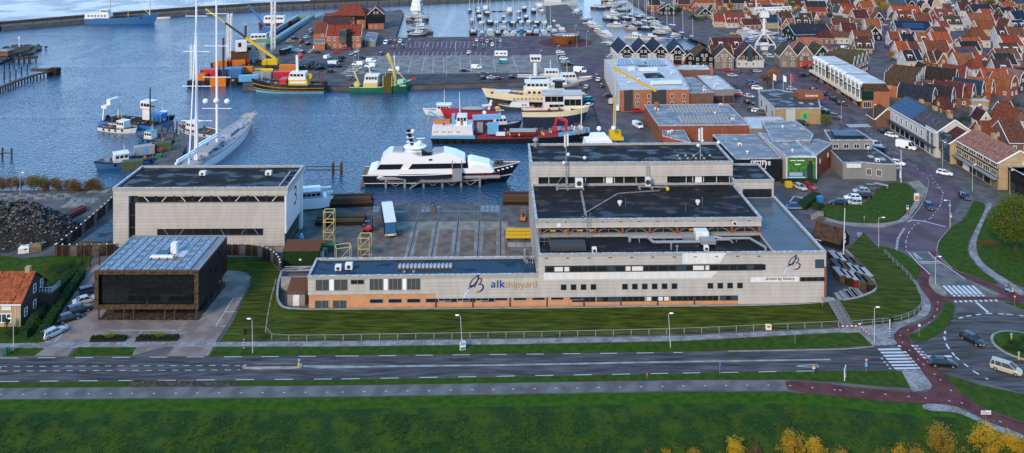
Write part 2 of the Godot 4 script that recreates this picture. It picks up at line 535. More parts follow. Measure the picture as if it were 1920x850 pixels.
func make_land():
	var water:=N()
	water.sheet(PackedVector2Array([Vector2(-4000,-178),Vector2(4000,-178),Vector2(4000,-4500),Vector2(-4000,-4500)]),-1.6)
	struct(water,"water",M.water)
	struct(N().sheet(plan([800,-60,1062,-2,1062,8,1150,98,1163,96,1300,93,1330,88,1321,75,1274,52,1213,14,1190,5,1150,-45],SEA),SEA+.004),"water",M.water_calm)
	struct(N().sheet(plan([730,-2,1030,-2,1042,62,1040,72,741,74],SEA),SEA+.008),"water",M.water_calm)
	var land:=N()
	var edge:Array=FIELD_EDGE.duplicate()
	edge.append_array([3500,1200,4500,-120,1290,-120,1150,-45,1165,-18,1190,5,1213,14,1274,52,1321,75,1330,90,1300,93,1163,96,1150,98,1062,8,1020,12,1042,62,1040,69,812,71,741,72,757,24,752,18,722,21,640,19,590,33,520,87,455,140,455,163,605,164,762,161.7,974,155,1080,152,1095,165,1112,200,1130,260,1140,290,1135,383,995,384,675,387,660,372,560,372,560,350,235,350,190,353,0,358,-900,362,-1500,364])
	land.prism(plan(edge),-5.0,-.02)
	struct(land,"ground",M.setts)
	var q:=N()
	q.wall(plan([455,162,605,163,762,160.7,974,154,1080,151]),.5,-5,.22)
	q.wall(plan([1080,151,1095,164,1112,199,1130,259,1140,289]),.5,-5,.18)
	struct(q,"quay_wall",M.quay_wall)
	q=N()
	q.wall(plan([1150,97.5,1062,8.5,1020,12.5,1042,62,1040,68.5,812,70.5,741,71.5]),.8,-5,.2)
	q.wall(plan([1190,5,1213,14,1274,52,1321,75]),.8,-5,.2)
	struct(q,"quay_wall",M.concrete_dark)
	var far:=N()
	far.box(V(350,-5,-4400),V(3900,-.05,-1270))
	struct(far,"terrain",M.meadow)
	var rows:=[]
	var line:=plan(FIELD_EDGE)
	var steps:=[[.0,-.02],[2.2,-.05],[4.5,-.3],[8.0,-1.0],[13,-2.0],[18,-2.8],[26,-3.4],[45,-3.6],[90,-3.7]]
	var pts:=PackedVector2Array()
	for i in line.size()-1:
		var k:=maxi(1,int(line[i].distance_to(line[i+1])/1.6))
		for j in k:
			pts.append(line[i].lerp(line[i+1],float(j)/k))
	pts.append(line[line.size()-1])
	var bump:=noise(91,.08,4)
	for si in steps.size()-1:
		for t in 6:
			var d:float=lerpf(steps[si][0],steps[si+1][0],t/6.0)
			var e:float=lerpf(steps[si][1],steps[si+1][1],t/6.0)
			var r:=PackedVector3Array()
			for p in pts:
				var h:=bump.get_noise_2d(p.x*1.5,(p.y+d)*1.5)*clampf((d-4.0)*.12,.0,.45)
				r.append(V(p.x,e+h,p.y+d))
			rows.append(r)
	var strip:=N()
	strip.skin(rows.slice(0,9),true,false)
	struct(strip,"grass_verge",M.lawn_bright)
	var field:=N()
	field.skin(rows.slice(8),true,false)
	struct(field,"field",M.meadow)
	var tufts:=[]
	for i in 52000:
		var p:Vector2=pts[rng.randi()%pts.size()]
		var d:=4.3+pow(rng.randf(),.9)*24.0
		var x:=p.x+rng.randf_range(-1,1)
		if x<-125 or x>130:continue
		var k:=bump.get_noise_2d(x*.7+90.0,(p.y+d)*.7)
		if k<-.15 and rng.randf()<.6:continue
		var e:=.0
		for si in steps.size()-1:
			if d>=steps[si][0] and d<steps[si+1][0]:
				e=lerpf(steps[si][1],steps[si+1][1],(d-steps[si][0])/(steps[si+1][0]-steps[si][0]))
		e+=bump.get_noise_2d(p.x*1.5,(p.y+d)*1.5)*clampf((d-4.0)*.12,.0,.45)
		var s:=rng.randf_range(.5,1.15)
		tufts.append(Transform3D(Basis(Vector3.UP,rng.randf()*TAU).scaled(V(s,s*rng.randf_range(.5,1.0),s)),V(x,e-.03,p.y+d)))
	var tuft:=N()
	for i in 9:
		var a:=TAU*i/9.0+rng.randf()
		var lean:=rng.randf_range(.12,.34)
		var o:=V(cos(a),0,sin(a))*.08
		var s:=V(-sin(a),0,cos(a))*.035
		tuft.tri(o-s,o+s,V(cos(a)*lean,rng.randf_range(.25,.5),sin(a)*lean))
	scatter(tuft.mesh(),tufts,"tall_grass",[Color(.032,.076,.018),Color(.044,.092,.018),Color(.060,.102,.020),Color(.024,.062,.022)],"dark tall grass of the field below the cycle path","grass")
func scatter(m:Mesh,at:Array,called:String,tints:Array,label:String,category:String,parent:Node3D=null)->MultiMeshInstance3D:
	var mm:=MultiMesh.new()
	mm.transform_format=MultiMesh.TRANSFORM_3D
	mm.use_colors=true
	mm.mesh=m
	mm.instance_count=at.size()
	for i in at.size():
		mm.set_instance_transform(i,at[i])
		var c:Color=tints[rng.randi()%tints.size()]
		var k:=rng.randf_range(.8,1.2)
		mm.set_instance_color(i,Color(c.r*k,c.g*k,c.b*k))
	var o:=MultiMeshInstance3D.new()
	o.name=numbered(called) if parent==null else called
	o.multimesh=mm
	if not M.has("tinted"):
		var t:=StandardMaterial3D.new()
		t.vertex_color_use_as_albedo=true
		t.roughness=.75
		t.metallic_specular=.15
		M["tinted"]=t
	o.material_override=M.tinted
	if parent:
		parent.add_child(o,true)
	else:
		add_child(o)
		tag(o,label,category,"","stuff")
	return o
func lay(called:String,m:String,outline:Array,y:float,times:int=0,kerb:float=.0)->MeshInstance3D:
	var p:=plan(outline)
	if times>0:p=rounded(p,times)
	var b:=N()
	if kerb>.0:b.prism(p,y-kerb,y)
	else:b.sheet(p,y)
	return struct(b,called,M[m])
func dash(b:B,a:Vector2,c:Vector2,w:float,on:float,off:float,y:float,start:float=.0):
	var n:=(c-a).length()
	var d:=(c-a)/n
	var t:=start
	while t<n:
		var e:=minf(t+on,n)
		b.ribbon(PackedVector2Array([a+d*t,a+d*e]),w,y)
		t+=on+off
func dashes(b:B,line:Array,w:float,on:float,off:float,y:float):
	var p:=plan(line)
	for i in p.size()-1:
		dash(b,p[i],p[i+1],w,on,off,y)
func paint(line:Array,w:float,y:float,b:B)->B:
	b.ribbon(plan(line),w,y)
	return b
func make_roads():
	lay("road","asphalt",[-1500,684,-400,676,0,671,640,667.5,1280,661,1480,656,1640,650,1700,646,1725,620,1800,585,1850,585,2000,600,2300,640,2300,800,2000,755,1925,740,1790,700,1700,694,1480,697,1280,700.5,960,707,640,712.5,0,717,-400,722,-1500,735],.0)
	lay("cycle_path","cycle_grey",[-1500,741,0,728.5,640,724,960,719,1280,714,1472,713.5,1478,733.5,1280,733,960,739,640,744,0,749.5,-1500,763],.02)
	lay("cycle_path","red_path",[1471.1,713.5,1518.8,717.6,1573.4,723.8,1648.5,730.6,1713.3,736,1737.2,736.7,1749.1,727.2,1748.1,720.4,1726.9,693.7,1699.7,665.8,1680.9,647,1675.8,628.2,1679.2,621.4,1696.2,612.9,1720.1,607.8,1744,595.8,1752.5,580.5,1747.4,565.1,1733.8,551.5,1726.9,539.5,1720.1,525.9,1723.5,508.8,1709.9,491.8,1706.5,481.5,1720.1,493.5,1738.9,508.8,1745.7,517.4,1750.8,529.3,1748.1,539.5,1757.7,549.8,1771.3,557.3,1798.6,556.6,1920.1,558,1920.1,570.2,1866.8,561.7,1791.8,562.7,1775.4,565.1,1767.2,570.2,1764.5,585.6,1750.8,599.2,1723.5,612.9,1704.8,629.9,1706.5,640.2,1737.2,669.2,1767.9,700.9,1791.8,727.2,1812.2,745.9,1839.5,764.7,1920.1,794.7,2064.7,839.8,2064.7,867.1,1920.1,815.2,1860,795.4,1825.9,778.4,1812.2,766.4,1791.8,761.3,1728.7,756.9,1655.3,752.8,1570,744.2,1477.9,733.3],.024,1)
	lay("cycle_path","red_path",[1741.5,473.5,1756.2,471.2,1759.1,477.1,1787.1,506.5,1831.2,521.2,1875.3,539.4,1920,557.1,1969.4,574.1,1969.4,588.8,1920,568.2,1887.1,555,1851.8,535.9,1810.6,524.1,1781.2,503.5,1756.2,487.4],.026,1)
	lay("footpath","footpath",[-1500,658,0,645,180,642,405,642,640,640.8,960,636.5,1280,630.5,1573,616.5,1575,624,1280,640,960,646,640,650.4,405,651,180,653,0,653.5,-1500,668],.05)
	lay("footpath","footpath",[1571.8,614.6,1574.4,625,1636.5,649.6,1644.3,648.3,1685.7,648.3,1675.3,635.3,1676.6,627.6,1685.7,617.2,1701.2,609.4,1734.9,596.5,1745.8,582.3,1744.7,565.4,1727.1,542.1,1720.6,527.9,1706.4,524,1685.7,503.3,1649.4,464.5,1618.4,437.3,1605.4,434.7,1609.3,446.3,1644.3,482.6,1685.7,516.2,1721.9,544.7,1731.8,568,1727.1,586.1,1701.2,601.7,1665,606.9,1644.3,609.4,1613.2,612.6],.05,1)
	lay("footpath","footpath",[1679.2,694.1,1726.9,694.1,1748.1,723.1,1744,730.6,1713.3,735.7,1701.4,723.8],.052)
	lay("footpath","footpath",[1727.6,756.9,1788.4,760.6,1825.9,778.4,1860,795.4,1920.1,815.2,1920.1,827.8,1860,805.6,1825.9,786.9,1791.8,773.2,1733.8,771.5],.05,1)
	lay("footpath","footpath",[1851.8,380,1863.5,381.5,1848.8,406.5,1835.6,438.8,1829.7,459.4,1835.6,485.9,1857.6,506.5,1920,544.7,1920,556.5,1898.8,547.6,1875.3,530,1837.1,503.5,1815,474.1,1819.4,453.5,1831.2,427.1,1845.9,397.6],.05,1)
	lay("pavement","footpath",[1892.9,480,1920,474.1,1920,499.1],.05)
	lay("road","brick_road",[1701.8,471.8,1690,466.8,1675.3,463.8,1645.9,457.9,1616.5,452.1,1581.2,443.2,1528.2,428.5,1492.9,409.4,1484.1,397.6,1516.5,402.1,1542.9,413.8,1575.3,421.2,1604.7,425.6,1631.2,427.9,1657.6,426.5,1681.2,422.6,1701.8,416.2,1716.5,400.6,1734.1,374.1,1738.5,356.5,1729.7,341.8,1713.5,330,1690,316.8,1645.9,294.7,1587.1,250.6,1528.2,188.8,1492.9,156.5,1457.6,141.8,1440,141.8,1434.1,124.1,1469.4,118.2,1510.6,135.9,1537.1,165.3,1592.9,215.3,1645.9,262.4,1704.7,294.7,1769.4,321.2,1803.2,355,1800.3,377.1,1787.1,400.6,1778.2,427.1,1759.1,456.5,1756.2,471.8],.004,0)
	lay("road","cycle_grey",[1701.2,471.5,1742.4,471.8,1754.7,485.9,1781.2,503.5,1810.6,524.1,1851.8,547.6,1850.3,556.5,1763.5,556.5,1759.1,553.5,1742.9,532.9,1744.4,515.3,1734.1,503.5,1713.5,482.9],.008)
	lay("traffic_island","concrete",[1744.9,518.4,1750.7,524.9,1760.6,534.8,1779.5,554.6,1760.6,554.6,1743.3,536.5,1741.6,529.9,1742.5,523.3],.12,1,.12)
	lay("traffic_island","concrete",[1817.4,526.6,1875.1,552.9,1861.9,553.6,1847.1,544.7],.12,0,.12)
	var b:=N()
	var y:=.006
	dashes(b,[-600,688,0,687.6,450,685.6],.13,1.1,1.1,y)
	dashes(b,[-600,697,0,696.3,450,694],.13,1.1,1.1,y)
	for e in [[-600,679,0,671.8,640,668.2,1280,661.5],[-600,720,0,715.8,640,711,1280,700,1560,695.5]]:
		dashes(b,e,.16,3.0,3.4,y)
	struct(paint([700,687.6,960,684.6,1280,678.6,1558,674.5],.5,.005,N()),"median_strip",M.concrete_pale)
	paint([1493.2,686.9,1525.6,683.5,1531.8,683.5,1535.2,688.6,1525.6,689,1493.2,686.9],.12,y,b)
	paint([1738.9,669.2,1784.9,668.5],.6,y,b)
	struct(N().sheet(plan([567,688,568,684.5,703,686.8,700,689.4,600,691.5]),.0055),"median_strip",M.concrete_pale)
	lay("road_patch","earth",[243.3,715,256.7,713.3,400,716.7,450,717.3,443.3,721.7,426.7,726.7,333.3,726,283.3,725,246.7,726.7],.066)
	for q in [[215,706,262,705.5,262,709,214,709.5],[880,692,930,691,931,695,881,696],[1120,668,1160,667.4,1161,671,1121,671.6],[1400,688,1425,687.5,1426,691,1401,691.5],[420,675,470,674.6,470,678,420,678.4],[1790,610,1812,609,1816,613,1794,614],[1690,300,1705,298,1712,304,1697,306]]:lay("road_patch","asphalt_dark",q,.005)
	for i in 7:
		var x0:=1645.6+i*5.0
		var y0:=654.2+i*5.9
		b.sheet(plan([x0,y0,x0+42.5,y0-.6,x0+45.5,y0+2.6,x0+3.2,y0+3.2]),y)
		b.sheet(plan([x0+42.6-5.0+.0,y0-6.0,x0+47.0-5.0,y0-6.2,x0+50.5-5.0,y0-3.0,x0+45.5-5.0,y0-2.8]) if i==0 else plan([x0+43.4,y0-.7,x0+48.0,y0-.9,x0+51.0,y0+2.3,x0+46.6,y0+2.5]),y+.024)
	for i in 5:
		var p:Array=[1708.1,647.8,1713.4,647.6,1716.6,650.6,1711.3,650.9]
		var o:=PackedVector2Array()
		var q:=[]
		for k in range(0,8,2):
			q.append_array([p[k]+i*5.4,p[k+1]+i*5.5])
		b.sheet(plan(q),y+.024)
		if i<4:
			q=[]
			p=[1715.9,647.6,1722.9,648.8,1719.4,650.6]
			for k in range(0,6,2):
				q.append_array([p[k]+i*5.4,p[k+1]+i*5.6])
			b.sheet(plan(q),y)
			q=[]
			p=[1650.6,672.8,1654.5,671.4,1657.3,674.7]
			for k in range(0,6,2):
				q.append_array([p[k]+i*5.1,p[k+1]+i*6.1])
			b.sheet(plan(q),y)
	for i in 7:
		var dx:=i*9.1
		var q:=[]
		var p:Array=[1766.8,536.1,1771.7,535.6,1789.4,552.1,1784.5,552.9]
		for k in range(0,8,2):q.append_array([p[k]+dx,p[k+1]])
		b.sheet(plan(q),y+.004)
		q=[]
		p=[1786.5,553.9,1791.1,553.6,1793.5,556.2,1788.6,556.6]
		for k in range(0,8,2):q.append_array([p[k]+dx,p[k+1]])
		b.sheet(plan(q),.034)
	for i in 9:
		var q:=[]
		var p:Array=[1788.6,564.5,1793.5,564.3,1796.4,567.8,1791.5,567.8]
		for k in range(0,8,2):q.append_array([p[k]+i*9.5,p[k+1]-i*.25])
		b.sheet(plan(q),.034)
	paint([1831.4,567.4,1853.6,586.3],.5,y,b)
	paint([1703.2,472.6,1722.4,494.7,1737.1,507.9,1744.4,515.3],.2,.03,b)
	paint([1740.6,472.4,1754.7,485.9,1781.2,503.5,1810.6,524.1],.2,.03,b)
	paint([1722.4,491.2,1765,491.2],.25,.014,b)
	paint([1726.8,493.8,1765,493.8],.2,.014,b)
	paint([1713.5,474.1,1729.7,486.5,1721.8,485.9,1713.5,474.1],.2,.014,b)
	paint([1701.8,416.8,1710.6,412.9,1734.1,415.3,1773.8,425.6],.35,.012,b)
	dashes(b,[1744.4,328.5,1769.4,360.9,1763.5,385.9,1745.9,409.4,1716.5,421.2,1704.7,435.9,1698.8,453.5,1700.3,471.2],.14,1.1,1.4,.012)
	dashes(b,[1695.9,428.5,1684.1,447.6,1681.2,469.7],.5,.4,.5,.012)
	dashes(b,[1798.6,597.5,1812.2,593.4,1849.8,588,1887.3,589.3,1920.1,592.8],.3,1.1,1.1,y)
	dashes(b,[1773,621.4,1771.3,633.4,1776.4,648.7,1791.8,669.2,1825.9,696.5,1853.2,711.8],.32,1.0,1.2,y)
	for s in [[-300,742,0,740.2,640,736,960,730.5,1280,724.5,1472,722.5],[1479.6,723.8,1573.4,732.3,1658.7,739.8,1733.8,747,1802,755.2,1839.5,775.6,1873.7,790.6,1920.1,805]]:
		dashes(b,s,.16,.36,3.1,.034)
	dashes(b,[1784.9,734,1754.2,703.3,1723.5,676,1692.8,643.6,1687.7,629.9,1701.4,619.7,1742.3,606.1,1752.5,594.1,1758.3,580.5,1759.4,563.4],.16,.36,2.6,.034)
	for i in 8:
		var p:Array=[1586.7,233.3,1589.8,233.1,1597.8,238.8,1594.5,239]
		var q:=[]
		for k in range(0,8,2):q.append_array([p[k]+i*5.2,p[k+1]-.1*i])
		b.sheet(plan(q),.012)
	dashes(b,[1624.2,244.5,1681.2,287.2,1720,315.6,1748.4,341.5,1771.7,364.8],.14,1.0,3.0,.012)
	struct(b,"road_markings",M.line)
	lay("lawn","lawn",[-1500,736,0,718,640,713.5,960,708,1280,701.5,1480,698,1690,695.5,1708,728,1640,724,1560,716,1472,712,1280,712.8,960,717.8,640,722.8,0,727.3,-1500,740],.06,0,.06)
	lay("lawn","lawn",[405,652.5,640,651.6,960,647.3,1280,641.2,1573,625.5,1612,624,1636,648,1560,652.5,1280,659.8,960,663.8,640,666.4,390,668.4],.07,0,.07)
	lay("lawn","lawn",[5,668,30,654,83.3,654,63.3,668],.07,0,.07)
	lay("lawn","lawn",[128.3,668.7,146.7,652,255,652,245,667.3],.07,0,.07)
	lay("lawn","lawn",[1705.1,628.9,1727.1,621.1,1766,591.3,1769.8,569.3,1778.9,566.7,1788,568,1791.3,581,1785.4,599.1,1768.5,619.8,1742.7,637.9,1719.4,642.6,1709,639.2],.1,1,.1)
	lay("lawn","lawn",[1768.6,701.6,1839.5,723.8,1920.1,740.8,2064.7,771.5,2064.7,826.1,1920.1,792,1839.5,762.7,1812.2,744.2,1791.8,724.4],.1,0,.1)
	lay("lawn","lawn",[1883.9,567.5,1920.1,570.2,1996.5,575.4,1996.5,590.7,1920.1,580.5],.1,0,.1)
	lay("lawn","lawn",[1825.3,378.5,1831.2,377.1,1848.8,382.9,1844.4,400.6,1828.2,430,1814.1,456.5,1813.5,475.6,1835.6,505,1873.8,531.5,1863.5,532.9,1831.2,519.7,1788.5,505,1769.4,482.9,1759.1,471.2,1760.6,453.5,1782.6,427.1,1807.6,413.8],.1,1,.1)
	lay("lawn","lawn",[1869.4,382.9,1920,374.1,1998.8,374.1,1998.8,553.5,1920,543.2,1859.1,505,1837.1,484.4,1831.2,459.4,1837.1,438.8,1850.3,407.1],.1,1,.1)
	lay("lawn","lawn",[1642.9,460.9,1663.5,463.8,1695.9,475.6,1722.4,494.7,1725.3,509.4,1717.9,527.1,1704.7,522.6,1681.2,497.6],.1,1,.1)
	lay("lawn","lawn",[1541.5,382.9,1569.4,387.4,1613.5,385.9,1634.1,374.1,1645.9,356.5,1663.5,346.2,1690,343.2,1704.7,349.1,1717.9,359.4,1713.5,377.1,1698.8,400.6,1681.2,413.8,1657.6,418.2,1616.5,418.2,1572.4,413.8,1542.9,405],.25,1,.25)
	lay("pavement","concrete",[1701.8,341.8,1722.4,338.8,1738.5,353.5,1737.1,362.4,1722.4,385.9,1701.8,413.8,1657.6,427.1,1604.7,425.6,1542.9,414.4,1544.4,407.1,1572.4,415.3,1616.5,419.7,1657.6,419.1,1684.1,414.4,1701.8,400.6,1716.5,377.1,1720.9,359.4],.08,0,.08)
	lay("pavement","concrete_dark",[1828.2,374.1,1807.6,413.8,1781.2,425.6,1778.2,418.2,1790,399.1,1803.2,377.1,1804.7,353.5,1772.4,327.1,1704.7,297.6,1734.1,285.9,1822.4,335.9,1851.8,347.6,1920,353.5,1920,371.2,1866.5,380,1831.2,375.6],.06,0,.06)
	var c:=G(1921,650)
	var ring:=N()
	var p5:=PackedVector2Array()
	var p6:=PackedVector2Array()
	for i in 40:
		var d:=Vector2(cos(TAU*i/40),sin(TAU*i/40))
		p5.append(Vector2(c.x,c.z)+d*4.75)
		p6.append(Vector2(c.x,c.z)+d*5.2)
	ring.prism(p6,.0,.14)
	struct(ring,"kerb",M.concrete_pale)
	struct(N().prism(p5,.1,.24),"lawn",M.lawn)
	var k:=N()
	k.wall(plan([1638.2,650.8,1587.1,655.2,1450.6,658.3,1365.3,659.3]),.16,-.05,.1)
	k.wall(plan([1756.2,471.2,1760.6,452.9,1782.6,427.1]),.18,-.05,.14)
	k.wall(rounded(plan([1742.9,338.8,1739.4,356.5,1735,374.1,1717.4,401.2,1701.8,417.4]),1,false),.18,-.05,.14)
	k.wall(plan([1756.2,477.1,1766.5,488.8,1785.6,503.5]),.18,-.05,.12)
	struct(k,"kerb",M.concrete_pale)
	var pip:=N()
	var isl:Array=[452.7,689.3,460,684.7,563.3,683.3,568.3,687.3,563.3,692,458.3,693.7]
	pip.prism(rounded(plan(isl),1),.0,.2)
	var t:=struct(pip,"traffic_island",M.concrete_pale)
	var mid:=N()
	mid.prism(plan([461.7,686,556.7,685,556.7,689.3,461.7,690.3]),.1,.24)
	pt(mid,"paving",M.timber,t)
	var pip2:=N()
	pip2.prism(rounded(plan([-40,690,-6.7,686.7,3.3,689.3,3.3,692,-6.7,694.3,-40,694.7]),1),.0,.2)
	struct(pip2,"traffic_island",M.concrete_pale)
	lay("driveway","brick_pale",[70.6,643.5,88.2,616.5,123.5,566.5,176.5,498.8,264.7,457.6,423.5,498.8,425,509.1,450,509.1,470.6,519.4,454.4,557.6,432.4,598.8,402.9,642.9,391.2,667.9,311.8,668.8,326.5,651.8,317.6,649.4,247.1,667.9,252.9,650,141.2,649.4,126.5,667.9,63.2,668.5,79.4,650.3],.045)
	lay("driveway","earth",[183.8,601.2,205.9,573.8,420.6,528.2,423.5,537.1,372.1,601.2],.05)
	lay("lawn","lawn",[-176.5,642.9,-176.5,481.2,0,479.7,41.2,484.1,105.9,478.2,176.5,478.2,152.9,519.4,117.6,569.4,70.6,642.9,29.4,645.9],.03)
	lay("lawn","lawn_mown",[413,641,438,600,455,562,470,533,466,512,424,505,424,483,500,483,522,510,526,560,500,641],.03)
	var pm:=N()
	paint([111.8,600.3,127.9,614.1,101.5,642.4,82.4,641.8],.16,.056,pm)
	paint([197.1,632.6,205.9,620.3,327.1,620.3,319.1,630.6],.14,.056,pm)
	paint([266.2,620.3,255.3,633.2],.14,.056,pm)
	paint([454.4,559.7,437.4,560,403.8,612.6,422.1,612.9],.14,.056,pm)
	paint([422.1,585.6,442.6,585.6],.14,.056,pm)
	struct(pm,"parking_markings",M.line)
	lay("car_park","asphalt_pale",[635.3,139.7,689.6,104.8,922.5,104,1044.1,103.5,1054.5,135.1,1054.5,136.6,700,138.4],.004)
	lay("car_park","brick_road",[684.5,104.5,674.1,102.2,720.7,85.4,746.6,72.5,850.1,71.9,958.8,69.3,1031.2,69.3,1088.1,100.9,1044.1,103.5],.006)
	lay("road","asphalt_dark",[700,141,984.6,137.1,1059.7,135.8,1124.4,219.9,1139.9,258.8,1124.4,274.3,1088.1,258.8,1044.1,165.6,979.5,152.7,767.3,160.4,700,163],.008)
	lay("road","brick_road",[1093.3,100.9,1134.7,98.3,1137.3,113.9,1129.5,134.6,1150.2,232.9,1139.9,248.4,1108.8,207,1062.3,134.6],.01)
	var cp:=N()
	for i in 24:
		var a:Array=[785.4,78.9,785.4,89.3]
		cp.ribbon(plan([a[0]-40+i*8.4,a[1]-.4,a[2]-42+i*8.4,a[3]+.4]),.14,.012)
		if i<20:cp.ribbon(plan([a[0]-45+i*9.0,a[1]+18,a[2]-48+i*9.0,a[3]+16]),.14,.012)
	for a in [[190,432,150,528],[275,425,250,530],[370,425,350,530],[435,425,430,530],[510,420,510,525],[628,422,632,528],[700,422,710,525],[775,420,785,500],[868,400,885,520],[1005,402,1048,520],[1165,402,1220,512],[50,410,-20,530],[-60,440,-130,530],[-130,430,-200,520]]:
		cp.ribbon(plan([700+a[0]/3.8646,a[1]/3.8646,700+a[2]/3.8646,a[3]/3.8646]),.16,.012)
	for l in [[780.2,78.4,953.6,77.6,966.5,80.2],[785.4,90.6,963.9,90,971.7,86.7],[707.8,104.8,899.2,104],[855.3,77.6,852.7,104.8],[700,139,881.1,137.1]]:
		cp.ribbon(plan(l),.14,.013)
	struct(cp,"parking_markings",M.line)
	var pc:=G(1060,80)
	var ring2:=PackedVector2Array()
	for i in 32:ring2.append(Vector2(pc.x+cos(TAU*i/32)*14.5,pc.z+sin(TAU*i/32)*14.0))
	struct(N().sheet(ring2,.014),"terrace",M.red_path)
	for s in [[[1545.3,150.6,1568.8,110.6,1561.8,89.4,1587.7,77.7,1568.8,58.8],7.0],[[1651.2,110.6,1655.9,84.7,1670,56.5,1655.9,40,1670,35.3,1641.8,14.1,1632.4,-14.1],7.0],[[1787.7,127.1,1792.4,94.1,1806.5,65.9,1816,42.4,1801.8,21.2,1768.9,0,1745.3,-18.8],6.5],[[1848.9,117.7,1863,84.7,1839.5,70.6,1867.7,54.1],4.5],[[1627.7,141.2,1660.6,138.9,1679.5,145.9],9.0],[[1198.8,0,1245.9,35.3,1283.6,61.2,1323.6,77.7,1382.4,98.8,1429.5,122.4,1453,150.6],9.0],[[1373,131.8,1406,150.6,1394.2,178.9,1413,200],9.0],[[1486.5,131.8,1524.1,150.6,1557.1,188.3,1587.7,211.8],8.0]]:
		lanes.append(rounded(plan(s[0]),2,false))
		struct(N().ribbon(lanes[-1],s[1],.016),"street",M.brick_road)
const WALL_LINE:=[528,508,521,530,519,556,523,570,534,578.5,577,580,800,579,1040,577.3,1191,574.8,1433,572.4,1518,569,1554,564.5]
const FENCE_LINE:=[517,533,511,553,505,580,500,607,496,638.5,560,639.5,640,638.3,960,633.5,1280,626.8,1440,619,1573,612.8]
func resample(p:PackedVector2Array,k:int)->PackedVector2Array:
	var n:=.0
	for i in p.size()-1:n+=p[i].distance_to(p[i+1])
	var o:=PackedVector2Array()
	for j in k:
		var t:=n*j/(k-1)
		for i in p.size()-1:
			var d:=p[i].distance_to(p[i+1])
			if t<=d+.0001 or i==p.size()-2:
				o.append(p[i].lerp(p[i+1],clampf(t/d,0,1)))
				break
			t-=d
	return o
func bank(top:PackedVector2Array,foot:PackedVector2Array,h:float,k:int)->B:
	var a:=resample(top,k)
	var c:=resample(foot,k)
	var rows:=[]
	for r in 9:
		var t:=r/8.0
		var row:=PackedVector3Array()
		for i in k:
			var q:=a[i].lerp(c[i],t)
			row.append(V(q.x,h*(1.0-t)*(1.0-.25*t)+.035,q.y))
		rows.append(row)
	return N().skin(rows,true,false)
